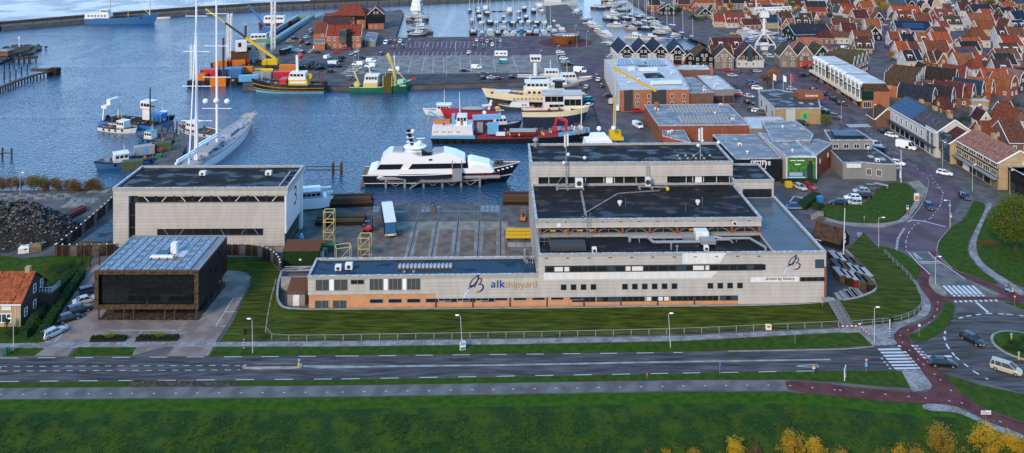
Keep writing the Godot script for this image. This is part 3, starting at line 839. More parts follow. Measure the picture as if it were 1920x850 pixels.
func make_yard():
	struct(bank(plan(WALL_LINE,1.0),plan(FENCE_LINE,.0),.95,90),"grass_bank",M.lawn_mown)
	var top2:=plan([1587.1,471.2,1616.5,497.6,1634.1,518.2,1643.5,535.9,1641.5,544.1,1628.2,551.2,1610.6,557.9,1581.2,562.4,1553.2,565.3],1.0)
	var foot2:=plan([1619.7,436,1665,480,1698.6,511.1,1719.4,534.4,1730.2,565.4,1727.1,586.1,1701.2,601.2,1665,608.2,1597.7,613.3,1579.5,614.6],.0)
	var b2:=bank(top2,foot2,.95,60)
	struct(b2,"grass_bank",M.lawn_mown)
	var w:=N()
	var wl:=rounded(plan(WALL_LINE,1.0),1,false)
	w.wall(wl,.22,-1.0,.97)
	var t:=thing("flood_wall","low concrete flood wall with pale coping along the shipyard facade","wall")
	pt(w,"wall_face",M.concrete,t)
	pt(N().wall(wl,.42,.97,1.10),"coping",M.concrete_pale,t)
	w=N()
	wl=rounded(plan([1585.6,468.2,1616.5,497.6,1634.1,518.2,1643.5,535.9,1641.5,544.7,1628.2,551.2,1610.6,557.9,1580.6,562.9],1.0),1,false)
	w.wall(wl,.25,-1.0,.97)
	t=thing("flood_wall","low pale-topped wall curving round the timber storage yard","wall")
	pt(w,"wall_face",M.concrete,t)
	pt(N().wall(wl,.42,.97,1.10),"coping",M.concrete_pale,t)
	lay("yard_floor","asphalt_dark",[1537.1,468.2,1587.1,469.7,1616.5,497.6,1634.1,518.2,1642.9,535.9,1640,544.7,1610.6,557.1,1581.2,561.8,1553.2,563.8],.012)
	lay("yard_floor","concrete_dark",[536,372,660,372,675,386.5,995,383.5,1004,500,560,500,536,470],.004)
	var floor_node:=lay("slipway","concrete",[742.2,416.1,952.3,415,953.1,430.9,945.3,431.7,946.9,482.5,690.6,485.6,690.6,481.7,714.1,481.2,726.6,446.6,742.2,432.5],.012)
	for q in [[690.6,481.2,698.4,432.5,769.5,431.7,757.8,481.2],[775,481.2,785.2,431.7,810.2,431.4,801.6,481.2],[816.4,481.2,825,431.7,849.2,431.4,844.5,481.2],[860.9,481.2,864.8,431.4,890.6,431.1,887.5,481.2],[903.9,481.2,906.2,431.1,930.5,430.8,930.5,481.2],[946.9,481.2,946.1,431.7,951.6,431.4,951.6,463.8,981.2,463.8,985.9,481.2]]:
		pt(N().sheet(plan(q),.02),"asphalt_panel",M.yard_panel,floor_node)
	for q in [[721.9,482.5,733.6,446.6,742.2,416.9],[764.8,482.5,775,445,787.5,385.6],[808.6,482.5,818.8,423.1,825,385.6],[852.3,482.5,857.8,430.9,862.2,385.6],[895.3,482.5,898.4,423.1,900,385.2],[938.3,482.5,938,416.9,937.5,384.8]]:
		pt(N().ribbon(plan(q),.55,.026),"rail_slot",M.asphalt,floor_node)
		for s in [-.2,.2]:
			var rl:=plan(q)
			for i in rl.size():rl[i]=rl[i]+Vector2(s,0)
			pt(N().wall(rl,.09,.03,.09),"rail",M.zinc,floor_node)
	var wet:=mat("wet_slab",lin(.16,.17,.18),.12,texs.blotch,6.0)
	for q in [[.0,.0,75.0],[570.0,.0,800.0],[1285.0,.0,1520.0]]:
		var cols:=2 if q[0]==.0 else 4
		for i in cols:
			for j in 2:
				var xa:float=lerpf(q[0],q[2],float(i)/cols)+4.0
				var xb:float=lerpf(q[0],q[2],float(i+1)/cols)-4.0
				var ya:=100.0+j*42.0
				var quad:=[700+(xa-j*4)/6.4,370+ya/6.4,700+(xb-j*4)/6.4,370+ya/6.4,700+(xb-j*4-5)/6.4,370+(ya+38)/6.4,700+(xa-j*4-5)/6.4,370+(ya+38)/6.4]
				pt(N().prism(plan(quad),.004,.05),"slab",wet,floor_node)
	for q in [[739.1,395.8,766.4,395.5,765.6,398.6,738.8,399.1],[825.8,395.3,860.9,395,860.6,397.8,825,398.1],[863.3,395,898.4,395,898.1,397.8,862.8,397.8]]:
		pt(N().sheet(plan(q),.03),"puddle",mat("puddle",lin(.03,.035,.04),.02),floor_node)
	for i in 3:
		for j in 2:
			var x0:=1612.0+i*104.0
			var y0:=360.0+j*185.0
			pt(N().prism(plan([700+x0/6.4,370+y0/6.4,700+(x0+98)/6.4,370+y0/6.4,700+(x0+98)/6.4,370+(y0+52)/6.4,700+x0/6.4,370+(y0+52)/6.4]),.0,.06),"slab",M.concrete_pale,floor_node)
	struct(N().wall(plan([675,386.4,995,383.6]),.5,-5,.1),"quay_wall",M.concrete_dark)
	var road:=struct(N().sheet(plan([-258.8,362.1,0,362.4,103.5,361.6,160.5,361.1,181.2,354.9,216.1,349.2,216.1,359.5,191.5,375.1,165.6,403.5,134.6,434.6,103.5,465.6,33.6,470.8,51.8,455.3,85.4,429.4,121.6,403.5,144.9,385.4,103.5,380.8,0,375.1,-258.8,375.1]),.006),"road",M.concrete_dark)
	var slabs:=[M.concrete,mat("concrete_mid",lin(.27,.26,.24),.85,texs.blotch,7.0),M.concrete_dark]
	for i in 26:
		for j in 3:
			var xa:=-560.0+i*46.0+j*9.0
			var y0:=[243.0,256.0,271.0,287.0]
			if xa+44>590:continue
			var q:=[(xa)/3.8636,300+y0[j]/3.8636,(xa+43)/3.8636,300+y0[j]/3.8636,(xa+47)/3.8636,300+(y0[j+1]-1.2)/3.8636,(xa+4)/3.8636,300+(y0[j+1]-1.2)/3.8636]
			pt(N().prism(plan(q),.0,.03),"slab",slabs[(i*7+j*5)%3],road)
	for i in 7:
		for j in 4:
			var a:Array=[596,240,640,302]
			var xa:=600.0+j*50.0-i*44.0+10
			var ya:=205.0+i*36.0
			if i==0 and j<1:continue
			if i>2 and j==3:continue
			if i>3 and j==0:continue
			var q:=[xa/3.8636,300+ya/3.8636,(xa+47)/3.8636,300+(ya-2)/3.8636,(xa+5)/3.8636,300+(ya+32)/3.8636,(xa-42)/3.8636,300+(ya+34)/3.8636]
			pt(N().prism(plan(q),.0,.035),"slab",slabs[(i*5+j*3)%3],road)
func win_mesh(w:float,h:float,nx:int,ny:int,t:float)->Array:
	var key:="win%.2f_%.2f_%d_%d_%.2f"%[w,h,nx,ny,t]
	if not meshes.has(key):
		var f:=N()
		f.box(V(-w/2,0,0),V(w/2,t,.09))
		f.box(V(-w/2,h-t,0),V(w/2,h,.09))
		f.box(V(-w/2,t,0),V(-w/2+t,h-t,.09))
		f.box(V(w/2-t,t,0),V(w/2,h-t,.09))
		for i in range(1,nx):
			var x:=-w/2+w*i/nx
			f.box(V(x-t*.4,t,0),V(x+t*.4,h-t,.08))
		for j in range(1,ny):
			var y:=h*j/ny
			f.box(V(-w/2+t,y-t*.4,0),V(w/2-t,y+t*.4,.07))
		var g:=N()
		g.box(V(-w/2+t*.5,t*.5,-.02),V(w/2-t*.5,h-t*.5,.035))
		meshes[key]=[f.mesh(),g.mesh()]
	return meshes[key]
func win(parent:Node3D,at:Vector3,facing:float,w:float,h:float,nx:int=1,ny:int=1,frame:Material=null,glass:Material=null,t:float=.09,called:String="window")->MeshInstance3D:
	var m:=win_mesh(w,h,nx,ny,t)
	var o:=MeshInstance3D.new()
	o.name=called
	o.mesh=m[0]
	o.material_override=frame if frame else M.white_trim
	parent.add_child(o,true)
	o.position=at
	o.rotation.y=facing
	pt(m[1],"pane",glass if glass else M.glass_dark,o)
	return o
func text(parent:Node3D,s:String,at:Vector3,facing:float,h:float,m:Material,depth:float=.04,bold:bool=true,font:String="Droid Sans",slant:float=.0,called:String="lettering")->MeshInstance3D:
	var t:=TextMesh.new()
	var f:=SystemFont.new()
	f.font_names=PackedStringArray([font])
	if bold:f.font_weight=700
	t.font=f
	t.text=s
	t.font_size=64
	t.pixel_size=h/64.0*1.37
	t.depth=depth
	t.curve_step=2.0
	t.horizontal_alignment=HORIZONTAL_ALIGNMENT_LEFT
	t.vertical_alignment=VERTICAL_ALIGNMENT_BOTTOM
	var o:=MeshInstance3D.new()
	o.name=called
	o.mesh=t
	o.material_override=m
	parent.add_child(o,true)
	o.transform=Transform3D(Basis(Vector3.UP,facing)*Basis(V(1,0,0),V(slant,1,0),V(0,0,1)),at)
	return o
func flat_roof(parent:Node3D,lo:Vector2,hi:Vector2,y:float,rim:float,w:float,deck:Material,edge:Material):
	pt(bx(lo.x+w,y-.3,lo.y+w,hi.x-w,y,hi.y-w),"roof",deck,parent)
	var b:=N()
	b.box(V(lo.x,y-.3,lo.y),V(hi.x,y+rim,lo.y+w))
	b.box(V(lo.x,y-.3,hi.y-w),V(hi.x,y+rim,hi.y))
	b.box(V(lo.x,y-.3,lo.y+w),V(lo.x+w,y+rim,hi.y-w))
	b.box(V(hi.x-w,y-.3,lo.y+w),V(hi.x,y+rim,hi.y-w))
	pt(b,"parapet",edge if edge!=M.coping else M.cladding_smooth,parent)
	var c:=N()
	var q:=.04
	c.box(V(lo.x-q,y+rim,lo.y-q),V(hi.x+q,y+rim+.07,lo.y+w+q))
	c.box(V(lo.x-q,y+rim,hi.y-w-q),V(hi.x+q,y+rim+.07,hi.y+q))
	c.box(V(lo.x-q,y+rim,lo.y+w+q),V(lo.x+w+q,y+rim+.07,hi.y-w-q))
	c.box(V(hi.x-w-q,y+rim,lo.y+w+q),V(hi.x+q,y+rim+.07,hi.y-w-q))
	pt(c,"coping",M.coping,parent)
func rail_run(b:B,p:Array,h:float,gap:float):
	for i in p.size()-1:
		var n:=maxi(1,int((p[i+1]-p[i]).length()/gap))
		for j in n+1:
			var q:Vector3=p[i].lerp(p[i+1],float(j)/n)
			b.rod(q,q+V(0,h,0),.03,.03,4)
		for k in [.5,1.0]:
			b.rod(p[i]+V(0,h*k,0),p[i+1]+V(0,h*k,0),.03,.03,4)
func stroke(b:B,p:Array,w0:float,w1:float,w2:float):
	var q:=PackedVector2Array(p)
	q=rounded(q,3,false)
	var l:=[]
	var r:=[]
	for i in q.size():
		var d:=(q[mini(i+1,q.size()-1)]-q[maxi(i-1,0)]).normalized()
		var t:=float(i)/(q.size()-1)
		var w:=lerpf(w0,w1,t*2) if t<.5 else lerpf(w1,w2,t*2-1)
		var s:=Vector2(-d.y,d.x)*w*.5
		l.append(V(q[i].x+s.x,q[i].y+s.y,.05))
		r.append(V(q[i].x-s.x,q[i].y-s.y,.05))
	for i in q.size()-1:
		b.quad(r[i],r[i+1],l[i+1],l[i])
func mark(parent:Node3D,at:Vector3,k:float):
	var ink:=mat("logo_navy",lin(.012,.014,.09),.5)
	var b:=N()
	var f:=func(a:Array)->Array:
		var o:=[]
		for i in range(0,a.size(),2):o.append(Vector2(a[i]*k,a[i+1]*k))
		return o
	stroke(b,f.call([.62,.98,.40,.86,.24,.66,.22,.46,.36,.48,.56,.72,.66,.96,.64,1.04,.50,.92]),.03*k,.06*k,.03*k)
	stroke(b,f.call([.64,1.02,.60,.80,.50,.60,.44,.42]),.03*k,.06*k,.02*k)
	stroke(b,f.call([.50,.62,.66,.88,.80,.84,.74,.66,.62,.56]),.02*k,.05*k,.04*k)
	stroke(b,f.call([.66,.60,.84,.58,.86,.38,.70,.24,.50,.22]),.03*k,.075*k,.02*k)
	stroke(b,f.call([.12,.36,.24,.44,.34,.56]),.02*k,.05*k,.05*k)
	var o:=pt(b,"logo",ink,parent)
	o.position=at
	var c:=N()
	stroke(c,f.call([-.06,.0,.06,.20,.20,.38,.34,.54]),.11*k,.06*k,.02*k)
	var t:=pt(c,"logo_tail",mat("logo_pale",lin(.40,.58,.85),.5),parent)
	t.position=at+V(0,0,-.01)
func make_halls():
	main_hall()
	hall_three()
	bronze_house()
	orange_house()
func vent_box(parent:Node3D,at:Vector3,s:Vector3,called:String="roof_unit"):
	var b:=N()
	b.soft(V(-s.x/2,.15,-s.z/2),V(s.x/2,s.y,s.z/2),.06)
	b.box(V(-s.x/2+.1,0,-s.z/2+.1),V(-s.x/2+.25,.15,s.z/2-.1))
	b.box(V(s.x/2-.25,0,-s.z/2+.1),V(s.x/2-.1,.15,s.z/2-.1))
	var o:=pt(b,called,M.white,parent)
	o.position=at
	var g:=N()
	g.rod(V(0,s.y*.5,s.z/2),V(0,s.y*.5,s.z/2+.03),s.y*.3,s.y*.3,10)
	pt(g,"fan",M.dark_grey,o)
func main_hall():
	var t:=thing("shipyard_hall","long stepped grey-clad shipyard hall with brick base and blue script lettering","building",V(-38.9,0,-161.5),YARD_TURN)
	var clad:Material=M.cladding
	var edge:Material=M.coping
	pt(bx(.15,0,-7.8,44.5,3.45,-.15),"brick_base",M.brick_orange,t)
	pt(bx(.0,3.45,-7.9,24.3,6.4,.0),"cladding",clad,t)
	pt(bx(24.3,2.55,-7.9,44,6.4,.02),"cladding",clad,t)
	flat_roof(t,Vector2(-.05,-7.95),Vector2(44.0,.06),6.7,.36,.35,M.felt_sky_tint,edge)
	pt(bx(44,0,-9,87.8,2.55,-.12),"brick_base",M.brick_orange,t)
	pt(bx(82.5,0,-8.9,99.6,2.55,.01),"cladding",clad,t)
	pt(bx(44,2.55,-9,99.6,10.25,.03),"cladding",clad,t)
	pt(bx(44.4,10,-9.2,89.6,10.3,-.4),"roof",M.felt_black,t)
	pt(bx(89.6,9.9,-30,99.2,10.4,-.4),"roof",M.felt_wet,t)
	pt(bx(90.6,0,-30,99.55,9.9,-9),"cladding",clad,t)
	var pp:=N()
	pp.box(V(44,10.25,-.4),V(99.6,10.8,.06))
	pp.box(V(99.2,10.25,-30),V(99.65,10.8,-.4))
	pp.box(V(43.95,10.25,-9),V(44.4,10.8,-.4))
	pp.box(V(89.5,10.25,-9),V(89.8,10.6,-.4))
	pt(pp,"parapet",M.cladding_smooth,t)
	var cc:=N()
	cc.box(V(43.9,10.8,-.44),V(99.7,10.87,.1))
	cc.box(V(99.15,10.8,-29.9),V(99.7,10.87,-.44))
	pt(cc,"coping",M.coping,t)
	pt(bx(44.2,0,-30,90,10.6,-9.6),"wall",M.cladding_smooth,t)
	pt(bx(44.6,10.6,-30,89.6,12.1,-10.6),"window_band",M.glass_dark,t)
	pt(bx(44,12.1,-30.3,90,13.2,-9.4),"fascia",clad,t)
	flat_roof(t,Vector2(43.9,-30.4),Vector2(90.1,-9.3),13.5,.36,.4,M.felt_black,edge)
	for i in 9:
		var x:=44.9+i*5.6
		if x<89.8:pt(bx(x-.22,10.6,-10.7,x+.22,12.1,-9.9),"column",M.brick_red,t)
		if i<8:
			var tr:=N()
			tr.bar(V(x+.4,10.7,-10.5),V(x+2.7,12,-10.5),.08,.14)
			tr.bar(V(x+2.9,12,-10.5),V(x+5.2,10.7,-10.5),.08,.14)
			tr.bar(V(x+2.8,10.6,-10.5),V(x+2.8,12.1,-10.5),.08,.08)
			tr.bar(V(x+.2,11.35,-10.48),V(x+5.3,11.35,-10.48),.06,.06)
			pt(tr,"truss",M.zinc,t)
	for x in [47.5,50.4,53.0,55.6,76.0,77.8]:
		pt(bx(x-.6,11,-10.58,x+.6,11.25,-10.45),"work_lamp",M.yellow,t)
	pt(bx(44,0,-44.5,89.9,13.5,-30.2),"wall",M.cladding_smooth,t)
	pt(bx(44.3,13.5,-44.2,89.6,15.5,-31),"window_band",M.glass_dark,t)
	pt(bx(44,13.5,-44.5,45.6,15.5,-30.2),"cladding",clad,t)
	pt(bx(71,13.5,-33,75,15.5,-30.2),"cladding",clad,t)
	for x in [48.0,52.2,56.4,60.6,63.0,65.2,68.0,79.5,81.0,83.5,86.5,89.5]:
		pt(bx(x-.09,13.5,-31,x+.09,15.5,-30.85),"mullion",M.pole_grey,t)
	for x in [61.8,82.3]:
		pt(bx(x-.75,13.6,-30.95,x+.75,15.4,-30.7),"hatch",M.white,t)
	pt(bx(43.9,15.5,-44.6,90,18.1,-30.1),"fascia",clad,t)
	flat_roof(t,Vector2(43.8,-44.7),Vector2(90.1,-30.0),18.4,.4,.4,M.felt_black,edge)
	pt(bx(90.1,0,-41.5,99.4,13.9,-30.02),"cladding",clad,t)
	flat_roof(t,Vector2(90.1,-41.6),Vector2(99.5,-29.95),14.2,.35,.35,M.felt_black,edge)
	win(t,V(95.6,10.6,-30),0,6.6,1.9,4,1,M.dark_grey)
	var fr:Material=M.grey
	for x in [2.75,6.25]:win(t,V(x,4.25,.0),0,2.6,2.2,2,1,fr,M.glass_mid)
	pt(bx(4.08,4.3,.0,4.92,6.4,.05),"panel",M.white_trim,t)
	win(t,V(9.4,5.4,.0),0,2.6,.95,2,1,fr)
	for x in [13.0,16.6,20.1]:win(t,V(x,4.25,.0),0,2.6,2.25,3,1,fr,M.glass_mid)
	for x in [14.8,18.35]:pt(bx(x-.35,4.3,.0,x+.35,6.45,.05),"panel",M.white_trim,t)
	for x in [2.6,6.0]:win(t,V(x,.15,-.15),0,2.7,2.25,2,1,fr,M.glass_mid,.09,"door_window")
	for i in 7:win(t,V(13.0+i*3.55,1.7,-.15),0,2.6,.85,1,1,fr)
	for i in 8:win(t,V(26.0+i*3.6,1.95,-.13),0,2.5,.6,1,1,fr)
	for i in 8:
		pt(bx(24.2+i*7.1,0,-.14,24.45+i*7.1,2.55,.0),"column",M.dark_grey,t)
	var strip:=N()
	strip.box(V(45.2,7.35,.02),V(87.4,8.6,.09))
	pt(strip,"window_surround",M.dark_grey,t)
	var x0:=45.4
	var k:=0
	while x0<87.0:
		var wd:float=[1.5,1.9,1.2,2.4,1.0,1.7,2.1][k%7]
		win(t,V(x0+wd/2,7.45,.085),0,wd-.08,1.05,1,1,M.dark_grey,[M.glass_dark,M.glass_dark,M.blind,M.glass_blue,M.glass_dark,M.blind,M.glass_dark,M.glass_dark][(k*5)%8])
		x0+=wd
		k+=1
	var pw:=N()
	for q in [[[45.0,5.95],[77.2,5.95],[78.6,7.25],[45.0,7.25]],[[71.7,8.75],[78.9,8.75],[80.2,10.78],[71.7,10.78]]]:
		var a:=[]
		for p in q:a.append(V(p[0],p[1],.075))
		pw.quad(a[0],a[1],a[2],a[3])
		for i in 4:
			var j:=(i+1)%4
			pw.quad(a[j]-V(0,0,.07),a[i]-V(0,0,.07),a[i],a[j])
	pt(pw,"white_panel",M.cladding_white,t)
	for g in [[48.8,4],[60.6,6],[77.1,4]]:
		for i in g[1]:win(t,V(g[0]+i*1.91,3.95,.03),0,1.05,1.05,1,1,M.dark_grey)
	for i in 8:
		var lit:Material=[M.glass_dark,M.glass_blue,M.glass_dark,M.blind,M.glass_dark,M.glass_dark,M.glass_blue,M.glass_dark][i]
		for j in 4: win(t,V(51.0+i*4.75+j*1.13,1.55,-.12),0,1.1,.95,1,1,M.dark_grey,lit if j!=1 else M.glass_dark)
	win(t,V(98.3,7.7,.03),0,1.7,1.65,1,1,M.dark_grey,M.glass_blue)
	for i in 4:win(t,V(95.1+i*1.2,5.15,.03),0,1.17,.8,1,1,M.dark_grey)
	pt(bx(99.2,.0,-.4,99.66,8,.04),"corner_brick",M.brick_red,t)
	var sign:=pt(bx(84.9,5.1,.03,94.3,6,.12),"sign_board",M.white,t)
	text(sign,"...driven by history",V(87.2,5.3,.13),0,.5,mat("ink",lin(.01,.01,.02),.6),.02,true,"Droid Sans",.2)
	mark(t,V(91.5,6.65,.06),3.5)
	mark(t,V(29.9,2.8,.04),4.1)
	text(t,"alk",V(34.8,4.05,.05),0,1.35,mat("logo_blue",lin(.012,.05,.22),.5),.03)
	text(t,"shipyard",V(37.4,4.05,.05),0,1.2,mat("logo_gold",lin(.36,.19,.06),.5),.03,false)
	for i in 12:
		pt(bx(46.0+i*3.75,13.25,-9.36,46.5+i*3.75,13.4,-9.28),"overflow",M.dark_grey,t)
		if i<11:pt(bx(45.2+i*4.1,10,.02,45.8+i*4.1,10.15,.1),"overflow",M.dark_grey,t)
	var port:=N()
	port.rod(V(84.5,12.75,-9.38),V(84.5,12.75,-9.25),.5,.5,14)
	pt(port,"round_sign",M.white,t)
	pt(N().rod(V(84.5,12.75,-9.25),V(84.5,12.75,-9.22),.32,.32,14),"emblem",M.dark_grey,t)
	pt(bx(48.2,12.3,-9.38,49,13.1,-9.3),"panel",M.white,t)
	hall_roofs(t)
func hall_roofs(t:Node3D):
	for i in 14:
		var sk:=N()
		sk.ball(V(0,.1,0),V(.42,.55,.95),8,true)
		var o:=pt(sk,"skylight",M.canvas_grey,t)
		o.position=V(17.1+i*.76,6.8,-4.1)
	pt(bx(16.5,6.7,-5.2,27.6,6.82,-3),"skylight_kerb",M.timber,t)
	vent_box(t,V(5.2,6.7,-3.2),V(1.2,1.1,1))
	vent_box(t,V(7.2,6.7,-3.6),V(1.4,1.3,1))
	for p in [[18.2,-1.2],[20.0,-1.2],[42.0,-5.6]]:
		var v:=N().rod(Vector3.ZERO,V(0,.5,0),.16,.16,8).rod(V(0,.5,0),V(0,.62,0),.28,.28,8)
		pt(v,"vent_pipe",M.zinc,t).position=V(p[0],6.7,p[1])
	var flue:=N().rod(V(41.6,6.7,-6.6),V(41.6,8.6,-6.6),.22,.22,10).rod(V(41.6,8.6,-6.6),V(41.6,9,-6.6),.34,.3,10)
	pt(flue,"flue",M.zinc,t)
	var st:=N()
	for x in [43.1,43.9]:st.rod(V(x,6.7,-5.2),V(x,14.4,-9),.05)
	for i in 16:st.rod(V(43.1,6.9+i*.47,-5.3-i*.235),V(43.9,6.9+i*.47,-5.3-i*.235),.03,.03,4)
	rail_run(st,[V(41.6,6.7,-3.4),V(43.6,6.7,-3.4),V(43.6,6.7,-7.4),V(41.6,6.7,-7.4)],2.2,.5)
	pt(st,"ladder_cage",M.zinc,t)
	for l in [[V(54.6,10.3,-8.6),3.9],[V(70.6,13.5,-29.6),5.2]]:
		var p:Vector3=l[0]
		var h:float=l[1]
		var b:=N()
		for s in [-.35,.35]:
			b.rod(p+V(s,0,0),p+V(s,h,-.5),.05,.05,5)
			b.rod(p+V(s,h,-.5),p+V(s*3.5,h-.1,-1.6),.05,.05,5)
			b.rod(p+V(s,h+.9,-.7),p+V(s*3.0,h-.1,-2.4),.05,.05,5)
			b.rod(p+V(s,h,-.5),p+V(s,h+.9,-.7),.05,.05,5)
		for i in int(h/.3):b.rod(p+V(-.35,.2+i*.3,-.03*i),p+V(.35,.2+i*.3,-.03*i),.03,.03,4)
		pt(b,"roof_ladder",M.zinc,t)
	var d:=N()
	var y:=11.0
	d.tube([V(62.6,10.4,-6.5),V(62.6,y,-6.5),V(62.6,y,-7.2),V(66.5,y,-7.2),V(67.2,y,-6.9),V(74.5,y,-6.9)],.3,10)
	d.tube([V(66.4,y,-6.9),V(66.9,y,-5),V(67.3,y,-4.7),V(78.5,y,-4.7)],.3,10)
	d.tube([V(78,y,-7.3),V(79.5,y,-7),V(81.2,y,-6.2),V(86.6,y,-6.2),V(88.4,y,-1.7),V(88.4,10.4,-1.7)],.26,10)
	d.tube([V(78.5,y,-5.5),V(82.5,y,-5.5),V(83,10.4,-5.4)],.16,8)
	pt(d,"duct",M.zinc,t)
	pt(N().soft(V(75.8,10.7,-8.2),V(78.4,12.4,-6),.08),"air_handler",M.white,t)
	pt(N().soft(V(73.2,10.7,-7.6),V(75.8,11.5,-6.4),.08),"air_handler",M.zinc,t)
	pt(N().soft(V(76.3,10.7,-5.8),V(79.3,11.6,-4),.08),"air_handler",M.zinc,t)
	for x in [64.5,69.5,71.8,80.2,84.0]:pt(bx(x-.08,10.3,-7.4,x+.08,10.75,-6.2),"duct_support",M.zinc,t)
	pt(N().soft(V(46.4,10.5,-5.2),V(53.4,11.5,-2),.1),"plant_cover",M.dark_grey,t)
	vent_box(t,V(54.9,10.3,-1.6),V(.9,1.1,.8))
	vent_box(t,V(76.8,10.3,-2),V(.9,1.1,.8))
	for p in [[70.1,-2.6],[71.0,-1.4]]:
		pt(N().rod(Vector3.ZERO,V(0,1.2,0),.14,.14,8).rod(V(0,1.2,0),V(0,1.35,0),.26,.26,8),"vent_pipe",M.zinc,t).position=V(p[0],10.3,p[1])
	var rr:=N()
	rail_run(rr,[V(44.4,10.3,-8.7),V(54,10.3,-8.7)],1.1,1.6)
	rail_run(rr,[V(44.5,10.3,-8.9),V(44.5,10.3,-5.5),V(46.4,10.3,-5.5)],1.4,.9)
	pt(rr,"railing",M.zinc,t)
	for p in [[62.3,-17.8],[79.0,-17.8]]:
		pt(N().rod(Vector3.ZERO,V(0,.7,0),.25,.25,8).rod(V(0,.5,0),V(0,.95,0),.5,.5,8),"roof_fan",M.white,t).position=V(p[0],13.5,p[1])
	for p in [[63.4,-16.9],[75.4,-13.5],[79.8,-17.0]]:
		pt(N().rod(Vector3.ZERO,V(0,2,0),.035,.025,5),"lightning_rod",M.zinc,t).position=V(p[0],13.5,p[1])
	vent_box(t,V(54.6,13.9,-28),V(1.7,2,1.2))
	vent_box(t,V(70.2,13.9,-28.4),V(1.1,2,1))
	var fr:=N()
	fr.bar(V(49.5,13.9,-27.2),V(55.6,13.9,-27.2),.3,.2)
	fr.bar(V(49.5,13.9,-28.6),V(55.6,13.9,-28.6),.3,.2)
	fr.bar(V(68,13.9,-28.2),V(74.5,13.9,-27.6),.3,.2)
	for x in [49.6,52.0,55.5,68.2,71.0,74.3]:fr.box(V(x-.2,13.5,-28.7),V(x+.2,13.85,-27.1))
	pt(fr,"mast_base",M.zinc,t)
	var tray:=N()
	tray.bar(V(54.9,13.6,-26.4),V(54.4,13.6,-12),.5,.12)
	tray.bar(V(54.6,13.65,-13.5),V(63,13.65,-24.6),.35,.12)
	tray.bar(V(63,13.65,-24.6),V(72.5,13.65,-26.2),.35,.12)
	pt(tray,"cable_tray",M.concrete,t)
	pt(N().ball(V(74.2,14.1,-25.8),V(.42,.5,.42),10),"beacon",M.yellow,t)
	for m in [[51.8,-29.0,13.9,11.0],[83.3,-33.0,18.4,6.6]]:
		var b:=N()
		b.rod(V(m[0],m[2],m[1]),V(m[0],m[2]+m[3],m[1]),.16,.12,8)
		b.bar(V(m[0],m[2]+m[3]*.62,m[1]),V(m[0]+4.2,m[2]+m[3]*.55,m[1]-1.0),.12)
		b.bar(V(m[0],m[2]+m[3]*.3,m[1]),V(m[0]-2.4,m[2],m[1]),.1)
		pt(b,"antenna_mast",M.zinc,t)
		for s in [[-.32,.0],[.3,.25]]:
			pt(N().soft(V(m[0]+s[0]-.16,m[2]+m[3]-2.2+s[1],m[1]-.1),V(m[0]+s[0]+.2,m[2]+m[3]+.5+s[1],m[1]+.25),.05),"antenna_panel",M.white,t)
		for s in [[-.5,.45],[.45,.62],[4.2,.55]]:
			pt(N().ball(V(m[0]+s[0],m[2]+m[3]*s[1]+.2,m[1]-.1),V(.42,.42,.3),8),"antenna_dish",M.white,t)
	for p in [[45.6,-43.4]]:
		pt(N().rod(Vector3.ZERO,V(0,1.3,0),.4,.4,10).ball(V(0,1.7,0),V(.75,.6,.75),10),"roof_fan",M.zinc,t).position=V(p[0],18.4,p[1])
	for i in 9:
		pt(bx(-.25,0,-.25,.25,.3,.25),"ballast_block",M.canvas_grey,t).position=V(78.5+(i%5)*1.9,18.4,-35.5+(i/5)*2.2)
